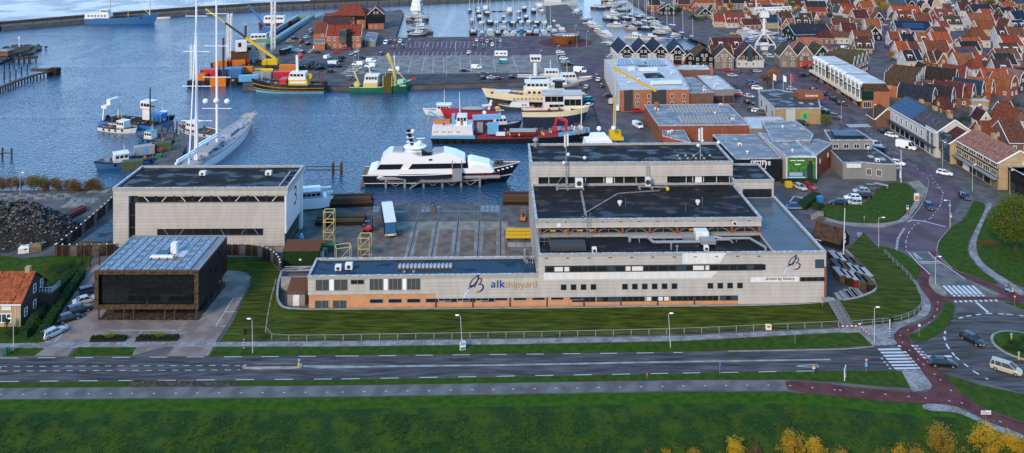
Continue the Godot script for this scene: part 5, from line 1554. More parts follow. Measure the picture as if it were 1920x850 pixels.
func old_town():
	var up:="near the top of the old town"
	var md:="by the old town lanes"
	var rt:="in the east of the old town"
	var qy:="by the old harbour quay"
	var L:=[
		["g",[1309.1,27.8,1335.6,27.4],9,3.2,7.5,"tiles_grey","board_cream","board_black","",qy],["g",[1331.8,20.7,1344,20.7],8,4,7,"tiles_blue","brick_grey","board_black","",qy],
		["s",[1362.8,43,1399.7,42.2],8,3.6,8.6,"tiles_red","plaster_white","plaster_white","d3",qy],["s",[1345.3,38.8,1360.2,42.7],8,4.0,8.0,"tiles_red","brick_sand","brick_sand","",qy],
		["s",[1282.6,7.8,1297.5,7.8],8,5,8,"tiles_dark","brick_red","","c",qy],["g",[1298.8,14.2,1311.1,13.6],8,4.5,7.5,"tiles_orange","brick_red","","c",qy],
		["s",[1342.1,10.4,1356.3,11],7,4,7,"tiles_rust","brick_red","","c",up],["s",[1322.7,7.8,1340.8,7.8],8,4,7.5,"tiles_rust","plaster_white","","",up],
		["s",[1439.1,42.7,1463.7,42],8,4.2,8,"tiles_blue","brick_sand","brick_sand","r",qy],["g",[1466.3,48.1,1481.8,49.2],9,4,8,"tiles_brown","brick_red","brick_red","",qy],
		["s",[1401.6,48.5,1421,44.6],7,3.5,6.5,"tiles_maroon","brick_red","","",qy],["s",[1423.6,12.9,1446.9,11.6],8,5,8.5,"tiles_orange","plaster_white","","c",up],
		["s",[1400.3,12.9,1414.6,12.9],7,4.5,7.5,"tiles_grey","plaster_white","","d",up],["s",[1431.4,19.4,1471.5,19.4],9,4.5,7,"tiles_blue","plaster_white","","r",up],
		["s",[1479.2,10.4,1516.8,10.4],9,5,9,"tiles_maroon","brick_brown","","d",up],["s",[1459.8,34.3,1487,33.6],8,4,7,"tiles_brown","brick_red","","",md],["g",[1498.7,29.8,1512.9,27.2],8,4.5,7.5,"tiles_grey","plaster_white","","",md],
		["s",[1492.2,45.3,1519.4,45.9],7,3.5,7,"tiles_brown","brick_red","","d",md],
		["s",[1497,66.5,1555,61.5],16,4.5,8.5,"tiles_blue","board_green","board_green","r","beside the dockyard crane","boat_shed"],
		["h",[1489,92,1556,93.5],11,5,10,"tiles_pink","brick_red","","","beside the dockyard crane"],["h",[1535.3,70.6,1565.9,73.5],9,4,7.5,"tiles_maroon","brick_brown","","",md],
		["g",[1463,104,1495,105],12,6.4,11,"tiles_moss","brick_grey","brick_grey","","in the triple-gabled row"],["g",[1495,105,1527,106],12,6.4,11,"tiles_brown","brick_brown","brick_grey","","in the triple-gabled row"],["g",[1527,106,1558,105.5],12,6.4,11,"tiles_moss","brick_brown","board_green","","in the triple-gabled row"],
		["s",[1340,90.5,1398,89.5],12,4.5,8.5,"tiles_maroon","brick_brown","","cd","behind the harbour front"],["s",[1335,104,1375,103],8,5,9,"tiles_brown","brick_brown","","r","behind the harbour front"],
		["s",[1560,11.5,1596.2,11.5],9,4,9,"tiles_brown","brick_dark","","",up],["m",[1599.4,11.8,1620,11.2],8,3.6,9,"tiles_grey","plaster_white","plaster_white","",up],["s",[1618.8,15.3,1638.2,13.9],8,4,8,"tiles_orange","brick_red","","",up],
		["g",[1572.9,22.9,1581.4,22.6],8,5,9,"tiles_grey","plaster_white","","",md],["s",[1582.4,19.4,1603.5,17.6],8,5,8.5,"tiles_red","plaster_white","","",md],["g",[1594.1,27.1,1606.5,26.5],9,5.5,9,"tiles_orange","plaster_white","","",md],
		["s",[1604.7,34.7,1630.6,34.1],9,4,8.5,"tiles_maroon","brick_brown","brick_sand","",md],["g",[1638.8,35.3,1658.2,37.4],9,3.6,8,"tiles_orange","board_black","board_black","",md],["s",[1625.3,54.1,1654.1,55.1],9,4.5,9.5,"tiles_orange","plaster_white","","c",md],
		["g",[1630.6,64.1,1652.9,67.3],9,3.6,8,"tiles_moss","board_black","board_black","",md],["s",[1561.2,46.5,1595.9,47.6],7,4,7.5,"tiles_rust","brick_red","","",md],["s",[1580,57.6,1608.2,60],8,4.5,8.5,"tiles_maroon","plaster_white","","r",md],
		["s",[1603.5,75.3,1640,75.9],9,4.5,9,"tiles_rust","plaster_white","","r",md],["s",[1604.7,90,1638.8,92.4],8,3.5,7.5,"tiles_brown","brick_brown","","d",md],["s",[1511.8,14.7,1551.8,15.1],8,4,8,"tiles_dark","brick_red","","r",up],["s",[1514.1,21.8,1551.8,22.4],7,3.5,6,"tiles_red","brick_red","","",up],
		["g",[1500,22.4,1511.8,22.4],8,4.5,8,"tiles_maroon","plaster_white","","",up],["g",[1527.1,35.3,1535.3,35.3],8,4.5,8,"tiles_brown","plaster_white","","",md],["s",[1500,36.5,1523.5,38.8],9,4,7.5,"tiles_brown","brick_dark","","d",md],["s",[1572.9,65.9,1594.1,75.3],7,4,6.5,"tiles_rust","plaster_white","","",md],
		["s",[1640,3.5,1665.9,3.5],8,4,7,"tiles_red","brick_sand","","",up],["s",[1669.4,11.8,1702.4,11.8],9,4.5,8,"tiles_grey","plaster_grey","","",up],["m",[1703.5,12.9,1716.5,12.9],9,4,8,"tiles_blue","plaster_white","board_black","",up],
		["s",[1677,26.5,1730,26.5],10,4.5,9,"tiles_orange","plaster_white","","dr",md],["s",[1687.1,36.7,1715.3,36.5],9,4.5,9,"tiles_red","plaster_white","","d",md],["s",[1688.2,45.3,1720,44.5],8,4,6.5,"tiles_brown","brick_brown","","",md],
		["s",[1682,56,1751,58],12,4.2,8.5,"tiles_blue","plaster_grey","","p",md],["s",[1669.4,74.4,1689.6,75.3],8,4.5,8,"tiles_red","plaster_white","","",md],["s",[1683.5,66.5,1710.6,67.3],8,4.5,7.5,"tiles_pink","plaster_white","","d",md],
		["s",[1692.9,77.1,1720,77.6],8,4,7,"tiles_dark","brick_red","","",md],["s",[1684.1,97.9,1709.4,98.6],9,4.5,9,"tiles_orange","plaster_white","","r",md],
		["m",[1727.1,17.6,1744.9,18.2],9,3.8,9,"tiles_blue","brick_sand","brick_sand","",up],["m",[1747.1,11.8,1767.3,12.9],9,3.8,9.5,"tiles_dark","plaster_white","brick_sand","",up],["s",[1759.4,32.9,1792.9,32],9,4.5,9,"tiles_red","brick_red","","d",md],
		["s",[1773.5,45.6,1807.3,46.1],9,4.5,8.5,"tiles_brown","plaster_white","","d",md],["s",[1717.6,41.2,1749.4,41.8],9,4.2,8.5,"tiles_rust","plaster_white","","",md],["s",[1700,35.9,1715.3,36.5],8,4.2,8,"tiles_red","plaster_white","","d",md],["s",[1765.3,51.5,1781.8,50.8],7,4,7,"tiles_red","plaster_white","","",md],
		["s",[1752.9,80.9,1786.7,80.2],9,4.5,9.5,"tiles_orange","plaster_white","","",md],["s",[1752.9,61.8,1779.1,61.4],8,4.5,7,"tiles_rust","brick_red","","",md],["s",[1722.4,77.1,1744.9,80.2],8,4.5,8.5,"tiles_orange","plaster_white","","d",md],["s",[1710.6,99.1,1729.4,98.4],9,4.5,9,"tiles_rust","plaster_white","","",md],
		["s",[1740.6,99.1,1784.1,98.6],9,4.5,9.5,"tiles_rust","plaster_white","","r",md],["s",[1800,19.4,1827.1,20.2],10,4.5,9.5,"tiles_maroon","plaster_white","","",up],["s",[1827.6,22.9,1861.8,21.2],9,4.5,8.5,"tiles_blue","brick_dark","","",up],["s",[1844.7,27.1,1863.5,26.8],8,4.2,7,"tiles_orange","plaster_white","","",up],
		["s",[1824.7,43.3,1864.7,41.2],9,4.5,9.5,"tiles_orange","plaster_white","","",rt],["s",[1834.7,55.5,1871.8,55.9],9,4.5,9,"tiles_orange","brick_sand","","c",rt],["h",[1819.4,74.7,1858.8,75.9],10,4.5,10.5,"tiles_rust","plaster_white","","",rt],["s",[1808.8,82.9,1843.5,82.7],8,4.2,7,"tiles_orange","brick_red","","",rt],
		["s",[1805.9,94.7,1841.2,94.5],8,3.8,7.5,"tiles_dark","plaster_white","","",rt],["g",[1812.4,98.2,1827.1,98.2],5,3.0,6.0,"tiles_blue","plaster_white","plaster_white","",rt],["s",[1882.4,27.6,1908.2,27.3],9,4.5,8.5,"tiles_dark","brick_dark","","",rt],["s",[1892.9,34.4,1904.9,34.4],7,4.2,8.5,"tiles_orange","plaster_white","","",rt],
		["g",[1887.1,53.5,1900.7,53.2],9,4.5,9.5,"tiles_rust","brick_sand","brick_sand","",rt],["g",[1877.1,39.4,1888.8,38.2],8,4,7,"tiles_maroon","plaster_white","brick_grey","",rt],["s",[1902.4,52,1927.1,51.2],9,4.2,7.5,"tiles_blue","plaster_white","","d",rt],["s",[1905.9,36.5,1927.1,35.3],9,4.2,8.5,"tiles_blue","plaster_white","","",rt],
		["s",[1871.2,67.6,1892.9,68.8],9,4.5,9,"tiles_maroon","plaster_white","","d",rt],["s",[1892.9,68.8,1927.1,69.6],9,4.5,9,"tiles_rust","plaster_white","","c",rt],["s",[1885.9,86.5,1918.8,85.3],9,4.5,9,"tiles_red","plaster_white","","r",rt],["s",[1880.6,98.6,1917.6,99.1],9,4.2,8,"tiles_brown","plaster_white","","d",rt],["s",[1881.2,12.4,1907.6,12.1],8,4.5,7,"tiles_orange","board_black","","",rt],
		["s",[1700,114.5,1719.1,113.9],8,4,8,"tiles_dark","plaster_white","","dc",md],["s",[1719.4,112.9,1730.8,112.6],8,4,8,"tiles_blue","plaster_white","","",md],["g",[1756.5,118.2,1782.4,119.6],9,3.6,8.6,"tiles_brown","brick_red","brick_red","",md],["s",[1745.3,118.2,1756.5,118.2],8,4,8.6,"tiles_brown","brick_brown","","",md],
		["s",[1798.2,107.6,1837.6,105.9],8,4.5,8.5,"tiles_rust","brick_red","","p",rt],["s",[1797.6,123.9,1832.9,123.6],9,4.5,9.5,"tiles_orange","plaster_white","","r",rt],["s",[1872.9,110.9,1916.5,111.2],9,4.5,8.5,"tiles_rust","brick_red","","",rt],["s",[1869.4,120,1909.4,120.8],8,4,8,"tiles_dark","brick_brown","","",rt],
		["h",[1822.9,129.4,1851.8,131.4],10,6.2,9.5,"tiles_red","plaster_white","","",rt],["s",[1867.6,132.9,1902.4,137.6],9,4,8.5,"tiles_maroon","plaster_white","plaster_white","d",rt],["s",[1851.8,151.2,1893.5,160.6],9,4.2,9,"tiles_orange","brick_red","brick_red","pc",rt],
		["s",[1844.1,256.5,1892.9,257.6],9,3.6,7.5,"tiles_rust","brick_red","","c","behind the shop street"],["s",[1892.9,267.1,1934.1,267.6],12,4,9,"tiles_rust","brick_brown","","","behind the shop street"],["g",[1841.2,223.5,1857.1,229.4],7,3,6,"tiles_maroon","plaster_white","","","in the back gardens"],["s",[1883.5,212.9,1904.7,211.8],6,3,6.5,"tiles_red","brick_brown","","","in the back gardens"],
		["g",[1895.3,238.8,1934.1,234.1],10,3.5,9,"tiles_rust","brick_brown","brick_brown","n","in the back gardens"],["s",[1769.4,203.5,1788.2,203.5],7,3.5,7,"tiles_maroon","brick_red","","n","in the back gardens"],["s",[1610,78,1640,80],7,4,6,"tiles_maroon","plaster_white","","",md],["s",[1274.2,7.1,1293,9.4],7,5,8,"tiles_maroon","brick_red","","",qy],
		["s",[1403.6,14.1,1429.5,12.9],8,4.5,8,"tiles_red","plaster_white","","d",up],["s",[1217.7,9.4,1238.9,9.4],9,6,9,"tiles_dark","brick_red","","",qy],["g",[1241.2,16.5,1262.4,20],9,4.5,8,"tiles_grey","board_black","","",qy],
	]
	for h in L:
		house(h[0],h[1],h[2],h[3]*.85,h[4]*.93,h[5],h[6],h[7],h[8]+("c" if rng.randf()<.35 else ""),h[9],h[10] if h.size()>10 else "town_house")
	var roofs:=["tiles_orange","tiles_red","tiles_rust","tiles_brown","tiles_dark","tiles_maroon","tiles_grey","tiles_orange"]
	var walls:=["plaster_white","brick_red","brick_brown","brick_sand","plaster_white","brick_grey"]
	for row in 6:
		var y:=6.0-row*13.0
		var x:=1268.0+row*9.0+rng.randf()*20.0
		while x<2050.0:
			var wd:=rng.randf_range(20,34)*(1.0-row*.07)
			if not (x>1800-row*20 and x<1822-row*20) and not (row==0 and x>1480 and x<1880):
				house(["s","s","s","g","h"][rng.randi()%5],[x,y+rng.randf_range(-2,2),x+wd,y+rng.randf_range(-2,2)],rng.randf_range(8,10),rng.randf_range(3.8,5),rng.randf_range(7.5,9.5),roofs[rng.randi()%8],walls[rng.randi()%6],"",["","d","r","c"][rng.randi()%4],"in the last rows of the old town")
			x+=wd+rng.randf_range(1,8)
	var n:=0
	for i in 900:
		var x:=rng.randf_range(1300,1990)
		var y:=rng.randf_range(2,150)
		if x<1590 and y>45+(x-1300)*.02:continue
		if x<1640 and y>70:continue
		if x<1720 and y>118:continue
		var p:=G(x,y)
		var q:=Vector2(p.x,p.z)
		var ok:=true
		for b in built:
			if q.distance_to(b)<7.5:ok=false
		for l in lanes:
			for k in l.size()-1:
				if q.distance_to(Geometry2D.get_closest_point_to_segment(q,l[k],l[k+1]))<6.0:ok=false
		if not ok:continue
		n+=1
		if n>110:break
		if n%3==0:
			tree("garden_tree","%s tree squeezed between the old town houses"%["bare brown","dark green","russet"][n%9/3],p,6.0,V(2.4,2.2,2.4),M[["leaf_brown","leaf_dark","leaf_orange"][n%9/3]],"garden_tree%d"%(n%2),200,6,.24,300+n%2,rng.randf()*TAU,"trees between the old town houses")
			built.append(q)
		else:
			house_at("s" if n%2 else "g",p,rng.randf_range(4.0,6.0),rng.randf_range(-.1,.1),rng.randf_range(4.0,6.0),2.6,rng.randf_range(4.4,5.6),roofs[rng.randi()%7],walls[rng.randi()%6],"","n","squeezed between the old town houses","outbuilding")
	var rows:=[
		[[1716.5,162],5,4.5,1.0,11,5.4,9.2,"tiles_brown","brick_warm","board_green","g","green gabled terrace house with white boards and brown roof"],
		[[1597.9,125.3],4,5.2,.86,13,5.4,9.6,"tiles_moss","brick_brown","board_green","g","green gabled terrace house with mossy roof by the square"],
	]
	for r in rows:
		var p:=G(r[0][0],r[0][1],r[5])
		var dir:=V(cos(r[3]),0,-sin(r[3]))
		for i in r[1]:
			var q:Vector3=p+dir*(r[2]*(i+.5))
			var t:=house_at(r[10],V(q.x,0,q.z),r[2],r[3],r[4],r[5],r[6],r[7],r[8],r[9],"","in the green terrace","terrace_house")
			t.set_meta("label",r[11])
			t.set_meta("group",r[11].replace("house","houses"))
	for g in [[[1821.2,182.9],6.2,.85,9,"tiles_red","brick_brown","brick_brown"],[[1803.5,182.9],5.8,.85,10,"tiles_maroon","brick_brown","brick_brown"],[[1782.9,190],6.0,.85,10,"tiles_dark","brick_brown","brick_grey"],[[1858.2,174.1],6.0,.85,9,"tiles_orange","brick_red","brick_red"],[[1840,177.6],6.0,.85,10,"tiles_blue","brick_brown","brick_brown"],[[1790.6,154.1],6.0,.9,11,"tiles_dark","brick_brown","brick_brown"],[[1808.2,147.6],5.2,.8,9,"tiles_red","plaster_white","plaster_white"],[[1747.1,190.6],6.0,.8,12,"tiles_blue","brick_brown","brick_brown"],[[1767.1,187.1],5.0,.8,10,"tiles_red","plaster_white","plaster_white"],[[1894.7,165.3],6.5,.6,8,"tiles_orange","brick_red","brick_red"],[[1911.8,155.9],6.5,.5,9,"tiles_pink","brick_dark","brick_dark"]]:
		var p:=G(g[0][0],g[0][1],4)
		var dir:=V(cos(g[2]),0,-sin(g[2]))
		p+=dir*g[1]*.5
		house_at("m" if g[5]!="plaster_white" else "g",V(p.x,0,p.z),g[1],g[2],g[3],4.0,8.6,g[4],g[5],g[6],"","in the gambrel row above the shop street","town_house")
func harbour_front():
	var where:="on the harbour front"
	for c in [[1160.6,100.4,1190.4,99.6],[1191.5,99.6,1222.4,100.1],[1223.5,100.1,1254.4,99.9],[1255.5,100.8,1286.5,102]]:
		var t:=house("g",c,21,5.2,9.2,"tiles_blue","plaster_white","board_black","",where,"harbour_house")
		var w:float=(G(c[2],c[3],5.2)-G(c[0],c[1],5.2)).length()
		pt(bx(-w*.24,.5,.02,w*.24,5.3,.12),"boarding",M.board_black,t)
		pt(bx(-w*.5,.0,.02,w*.5,2.2,.08),"brick_base",M.brick_red,t)
		win(t,V(.2,2.6,.12),0,2.6,1.6,4,1)
		pt(N().ball(V(0,8.8,.36),V(.7,.35,.12),10),"gable_cap",M.white_trim,t)
		t.set_meta("label","black boarded gable house with blue roof and white cap on the harbour front")
	house("g",[1286.5,105.9,1301.9,105.9],8,4.6,6.2,"tiles_dark","board_black","","",where,"harbour_house")
	var big:=house("g",[1301.9,107.1,1339.5,107.6],13,5.0,9.2,"tiles_moss","board_black","","n",where,"harbour_house")
	pt(bx(-1.5,0,.02,1.6,2.8,.1),"door",M.timber,big)
	house("g",[1340.2,107.4,1376.5,108.8],12,5.2,9.4,"tiles_brown","brick_grey","","",where,"harbour_house")
	var br:=house("g",[1379.6,112.5,1432.8,113],11,3.4,10.5,"tiles_maroon","plaster_white","board_brown","",where,"harbour_house")
	pt(bx(-1.2,3,.03,1.2,10,.35),"glass_bay",M.glass_blue,br)
	for x in [-5.0,-3.0,3.0,5.0]:win(br,V(x,3.7,.03),0,1.2,1.6,2,1)
func street_side():
	var zz:=[[315.0,331.0],[332.0,350.0],[351.0,368.0]]
	var lab:=["green fronted shop block with brown mansard and brick end wall","green fronted shop block between two others, white flat roof","green fronted shop block at the square end with cream corner"]
	for i in 3:
		var zn:float=zz[i][0]
		var zf:float=zz[i][1]
		var l:=(zf-zn)*.5
		var t:=thing("shop_block",lab[i],"building",V(130.0+(.0 if i==0 else .6),0,-(zn+zf)*.5))
		pt(bx(0,0,-l,10.4,6.4,l),"wall",M.brick_warm,t)
		pt(bx(-.02,3.2,l,4.4,6.4,l+.08),"boarding",M.board_green,t)
		var ms:=N()
		ms.quad(V(0,6.4,l+.1),V(10.4,6.4,l+.1),V(9.4,9.2,l-1.2),V(1,9.2,l-1.2))
		ms.quad(V(10.4,6.4,l+.1),V(10.4,6.4,-l),V(9.4,9.2,-l),V(9.4,9.2,l-1.2))
		ms.quad(V(10.4,6.4,-l),V(0,6.4,-l),V(1,9.2,-l),V(9.4,9.2,-l))
		ms.quad(V(0,6.4,-l),V(0,6.4,l+.1),V(1,9.2,l-1.2),V(1,9.2,-l))
		pt(ms,"mansard",M.tiles_brown,t)
		pt(bx(.8,9.1,-l,9.5,9.35,l-1.1),"roof",M.felt_pale,t)
		pt(bx(-.3,3,-l,-.02,8.8,l-.6),"front_panel",M.board_green,t)
		for k in 4:
			var z:=-l+(k+.5)*(2*l-.6)/4
			pt(bx(-.45,6.6,z-1.1,1.4,9.5,z+1.1),"dormer",M.white_trim,t)
			win(t,V(-.45,7,z),-PI/2,1.8,1.7,2,1)
			win(t,V(-.3,3.6,z),-PI/2,2.0,2.2,2,1)
			pt(bx(-.06,.3,z-1.5,.0,2.7,z+1.5),"shop_window",[M.glass_blue,M.glass_dark,M.sky_blue,M.glass_dark][k],t)
			pt(bx(-.5,3,z+1.6,0,9.2,z+1.9),"pilaster",M.white_trim,t)
		pt(bx(-1.6,2.7,-l,0,3.5,l),"canopy",M.cream,t)
		win(t,V(2,.4,l+.1),0,3.0,2.2,4,1)
	var w:=street_house(256.5,287.8,128.5,11,7.6,11.4,"tiles_grey","plaster_white","long white shop row with slate roof half covered by blue solar panels")
	var run:=5.9
	var sl:=atan2(4.0,run)
	for i in 9:
		for j in 4:
			var o:=pt(bx(-.68,0,-.82,.68,.06,.82),"solar_panel",M.solar,w)
			o.position=V(.45+j*1.3,7.75+j*.885+.18,-14.4+i*1.7)
			o.rotation.z=sl
	for z in [5.0,8.5,11.5]:
		var o:=pt(bx(-.6,0,-.5,.6,.1,.5),"rooflight",M.glass_blue,w)
		o.position=V(2.6,9.45,z)
		o.rotation.z=sl
	for i in 9:
		win(w,V(0,4,-14.0+i*3.4),-PI/2,1.1,1.9,1,2,M.white_trim)
		pt(bx(-.05,.3,-15.0+i*3.4,.0,2.7,-12.3+i*3.4),"shop_window",M.glass_dark,w)
	pt(bx(-1.3,2.9,-15.6,0,3.2,15.6),"canopy",M.dark_grey,w)
	pt(bx(-.3,0,9.5,0,8.2,15.6),"bay_front",M.plaster_white,w)
	for z in [11.0,13.6]:win(w,V(-.3,.4,z),-PI/2,1.7,6.6,2,4,M.pole_grey,M.glass_blue)
	for c in [[5.4,-6.0],[5.2,3.5],[5.2,12.5]]:pt(bx(c[0],10.6,c[1]-.7,c[0]+1.0,12.4,c[1]+.7),"chimney",M.brick_yellow,w)
	var m:=street_house(250.5,256.2,129.6,10,6.2,9.6,"tiles_maroon","brick_sand","narrow brick house with maroon roof and tall dark glass bays")
	for z in [-1.7,1.5]:
		pt(bx(-.7,2.8,z-.9,.6,8.2,z+.9),"glass_bay",M.glass_blue,m)
	pt(bx(-.05,.2,-2.6,0,2.5,2.6),"shop_window",M.glass_blue,m)
	var p:=street_house(228.5,250.2,131.2,11.5,7.4,10.6,"tiles_pink","brick_sand","shop row with pink tiled roof and rows of cream framed windows")
	pt(bx(-.1,3,-10.8,0,7.2,10.8),"dark_front",M.brick_dark,p)
	for i in 6:
		win(p,V(-.1,5.7,-9.0+i*3.6),-PI/2,3.2,1.2,3,1,M.cream,M.glass_dark,.16)
		win(p,V(-.1,3.4,-9.0+i*3.6),-PI/2,3.0,1.6,3,1,M.cream,M.glass_dark,.16)
		pt(bx(-.05,.2,-10.6+i*3.6,0,2.6,-7.6+i*3.6),"shop_window",[M.glass_dark,M.blind,M.glass_dark,M.glass_blue,M.glass_dark,M.timber_pale][i],p)
	pt(bx(-1.4,2.75,-10.8,0,3,10.8),"canopy",M.grey,p)
	for z in [-10.0,-1.5]:pt(bx(5.3,9.8,z-.7,6.4,11.8,z+.7),"chimney",M.brick_yellow,p)
	text(p,"nopa",V(6.2,6.4,11.1),0,1.0,M.white_trim,.05)
	var b:=thing("corner_shop","black corner shop with yellow sign strip under the big tree","building",V(133.5,0,-222))
	pt(bx(0,0,-6,12,6.2,6),"wall",M.board_black,b)
	flat_roof(b,Vector2(0,-6),Vector2(12,6),6.2,.3,.3,M.felt_black,M.dark_grey)
	pt(bx(.8,4.4,6,4.2,4.9,6.06),"sign",M.yellow,b)
	for k in 3:win(b,V(2.0+k*3.4,.5,6),0,2.4,2.4,2,1,M.dark_grey)
	for k in 3:win(b,V(0,.5,-4.0+k*3.6),-PI/2,2.4,2.4,2,1,M.dark_grey)
	street_house(290,297,124.5,8,2.8,6.4,"tiles_brown","brick_brown","small brown brick house with steep roof at the zebra crossing","town_house")
func flat_blocks():
	var t:=block([1162.8,168.5,1292.9,167.8,1290.6,161.6,1282.4,147.1,1254.1,109.9,1157.6,109.4,1134.6,111.8],8.0,"brick_warm","felt_pale","large white-roofed brick works with a ragged set of roof lights","factory")
	block_windows(t,0,6,1.2,1.6,[4.8,2.0])
	var p:PackedVector2Array=t.get_meta("outline")
	for k in [[.12,1.6],[.56,2.6]]:
		var q:=p[0].lerp(p[1],k[0])
		pt(bx(q.x-k[1],.3,q.y-.3,q.x+k[1],8,q.y+.15),"dark_panel",M.dark_grey,t)
	pt(bx(p[6].x,0,p[6].y,p[6].x+.3,.1,p[6].y+.3),"corner_stone",M.concrete_pale,t)
	var left_wall:=N()
	left_wall.bar(V(p[0].x-.25,4.2,p[0].y),V(p[6].x-.25,4.2,p[6].y),.2,8.2)
	pt(left_wall,"white_side_wall",M.plaster_white,t)
	var dark:Material=M.felt_dark
	for g in [[1155.3,123.5,1190.6,122.4,1178.8,110.6,1158.8,110.6],[1190.6,123.5,1214.1,123.5,1200,111.8,1185.9,111.8],[1214.1,124.7,1251.8,123.5,1237.6,111.8,1209.4,112.2]]:
		for i in 7:
			var a:=Vector2(g[0],g[1]).lerp(Vector2(g[2],g[3]),(i+.12)/7.0)
			var a2:=Vector2(g[0],g[1]).lerp(Vector2(g[2],g[3]),(i+.78)/7.0)
			var b:=Vector2(g[6],g[7]).lerp(Vector2(g[4],g[5]),(i+.12)/7.0)
			var b2:=Vector2(g[6],g[7]).lerp(Vector2(g[4],g[5]),(i+.78)/7.0)
			pt(N().prism(plan([a.x,a.y,a2.x,a2.y,b2.x,b2.y,b.x,b.y],8.1),8.0,8.45),"roof_panel",M.panel_pale if M.has("panel_pale") else dark,t)
	for g in [[1204.7,137.6,1237.6,136.5,1247.1,145.9,1211.8,147.1],[1221.2,155.3,1277.6,154.6,1280,158.8,1223.5,160],[1192.9,116.5,1214.1,116,1221.2,124.7,1197.6,125.4]]:
		pt(N().prism(plan(g,8.05),7.9,8.1),"roof_well",M.felt_black,t)
	for g in [[1218.8,152.2,1277.6,150.6,1278.8,155.3,1220,156.5],[1197.6,127.1,1232.9,126.4,1233.4,130.1,1198.1,130.6],[1176.5,125.4,1190.6,124.9,1191.1,129.4,1176.9,130.1]]:
		pt(N().prism(plan(g,8.6),8.0,8.7),"roof_monitor",M.white,t)
	roof_bits(t,8.05,14,5)
	t=block([1293.6,174.8,1337.9,173.4,1317.6,158.8,1301.2,145.9,1274.1,145.9,1282.4,156.5],6.4,"brick_brown","felt_grey","brick workshop with grey roof beside the white-roofed works")
	roof_bits(t,6.4,3,6)
	pt(bx(0,0,0,.9,3.4,.9),"chimney",M.brick_warm,t).position=G(1332,140,6)
	t=block([1336.5,168.7,1376.5,167.1,1355.3,149.4,1344.7,142.4,1308.2,142.4,1320,154.1],5.6,"plaster_grey","felt_pale","low garage with white roof and red framed roller doors")
	block_windows(t,0,2,4.0,3.0,[.3],M.red,M.dark_grey)
	roof_bits(t,5.6,3,7)
	t=block([1251.8,130.6,1331.8,130.6,1327.1,123.5,1284.7,122.4,1258.8,125.9],5.2,"brick_brown","felt_pale","long low flat roof with white covering behind the works")
	roof_bits(t,5.2,5,8)
	t=block([1235.8,235.8,1404.7,234.6,1388.2,218.8,1364.7,195.8,1208.5,196.9,1221.2,215.3],5.0,"brick_red","felt_grey","red brick workshop with two ribbed rooflight banks on grey roof","workshop")
	for g in [[600,1000,425,470,590,985],[668,1068,508,553,655,1055]]:
		for i in 14:
			var x0:float=lerpf(g[0],g[1],i/14.0)
			var x1:float=lerpf(g[0],g[1],(i+.85)/14.0)
			var y0:float=100+g[2]/4.25
			var y1:float=100+g[3]/4.25
			var a:=G(1120+x0/4.25,y1,5)
			var b:=G(1120+x1/4.25,y1,5)
			var d:=G(1120+x1/4.25-6,y0,5)
			var e:=G(1120+x0/4.25-6,y0,5)
			var m1:=(a+b)*.5+V(0,.7,0)
			var m2:=(d+e)*.5+V(0,.7,0)
			pt(N().quad(a,m1,m2,e).quad(m1,b,d,m2).tri(a,b,m1),"rooflight",M.canvas_grey,t)
	roof_bits(t,5.0,9,9)
	p=t.get_meta("outline")
	for k in [.42,.70,.96]:
		var q:=p[0].lerp(p[1],k)
		pt(N().rod(V(q.x,0,q.y+.2),V(q.x,4.8,q.y+.2),.08,.08,6),"drainpipe",M.zinc,t)
	var lw:Array=[1208.5,196.9,1235.8,235.8]
	pt(N().rod(G(lw[0],lw[1],5.6)+V(4,-.6,2),G(lw[0],lw[1],5.6)+V(4,1.4,2),.9,.9,8),"roof_tank",M.brick_warm,t)
	block_windows(t,5,5,2.2,1.8,[2.2],M.timber_pale)
	t=block([1243.5,255.3,1295.3,268.2,1282.4,244.7,1242.4,245.4],3.6,"brick_red","felt_grey","small flat annex with twin fans in front of the red workshop")
	roof_bits(t,3.6,3,10)
	t=block([1405.9,241.6,1432.9,241.2,1429.4,227.1,1470.6,225.2,1464.7,219.5,1394.8,220.5],4.2,"plaster_grey","felt_pale","low pale roof between the workshop and the white corner building")
	t=block([1453.6,204,1491.8,203.1,1538.8,203.5,1534.1,177.6,1496.5,174.8,1458.8,168.9,1422.4,170.1,1423.5,175.3],5.4,"plaster_white","felt_dark","white corner building with dark roof, flags and yellow brick end","office_building")
	block_windows(t,7,3,.9,2.2,[1.6],M.dark_grey)
	p=t.get_meta("outline")
	pt(N().bar(V(p[1].x,2.6,p[1].y+.15),V(p[2].x,2.6,p[2].y+.15),.3,5.3),"brick_end",M.brick_yellow,t)
	pt(N().bar(V(p[0].x,2.6,p[0].y+.15),V(p[0].lerp(p[1],.5).x,2.6,p[0].lerp(p[1],.5).y+.15),.3,5.3),"brick_end",M.brick_yellow,t)
	roof_bits(t,5.4,4,11)
	var cub:Vector3=G(1515,184,5.4)
	pt(bx(-4,0,-4,5,2.2,2),"roof_room",M.brick_red,t).position=cub
	text(t,"Rabobank",cub+V(-1.6,.8,2.05),0,.7,M.white_trim,.04)
	var q2:=p[1].lerp(p[2],.35)
	pt(bx(q2.x-1.3,1.6,q2.y+.3,q2.x+1.3,4.2,q2.y+.36),"poster",mat("poster_green",lin(.16,.42,.03),.5),t)
	pt(bx(q2.x-.3,1.9,q2.y+.36,q2.x+.7,3.6,q2.y+.38),"poster_print",M.blue,t)
	t=block([1449.4,265.2,1520,263.3,1524.7,252.9,1492.9,227.5,1430.1,228.5],7.2,"plaster_grey","felt_grey","grey-roofed hall behind the wall poster")
	roof_bits(t,7.2,3,12)
	t=block([1475,294,1529,292,1512,280,1494,265,1422,249,1425,252],7.0,"plaster_white","felt_grey","pale hall end carrying a large film-like wall poster","hall")
	poster(t)
	roof_bits(t,7.0,2,13)
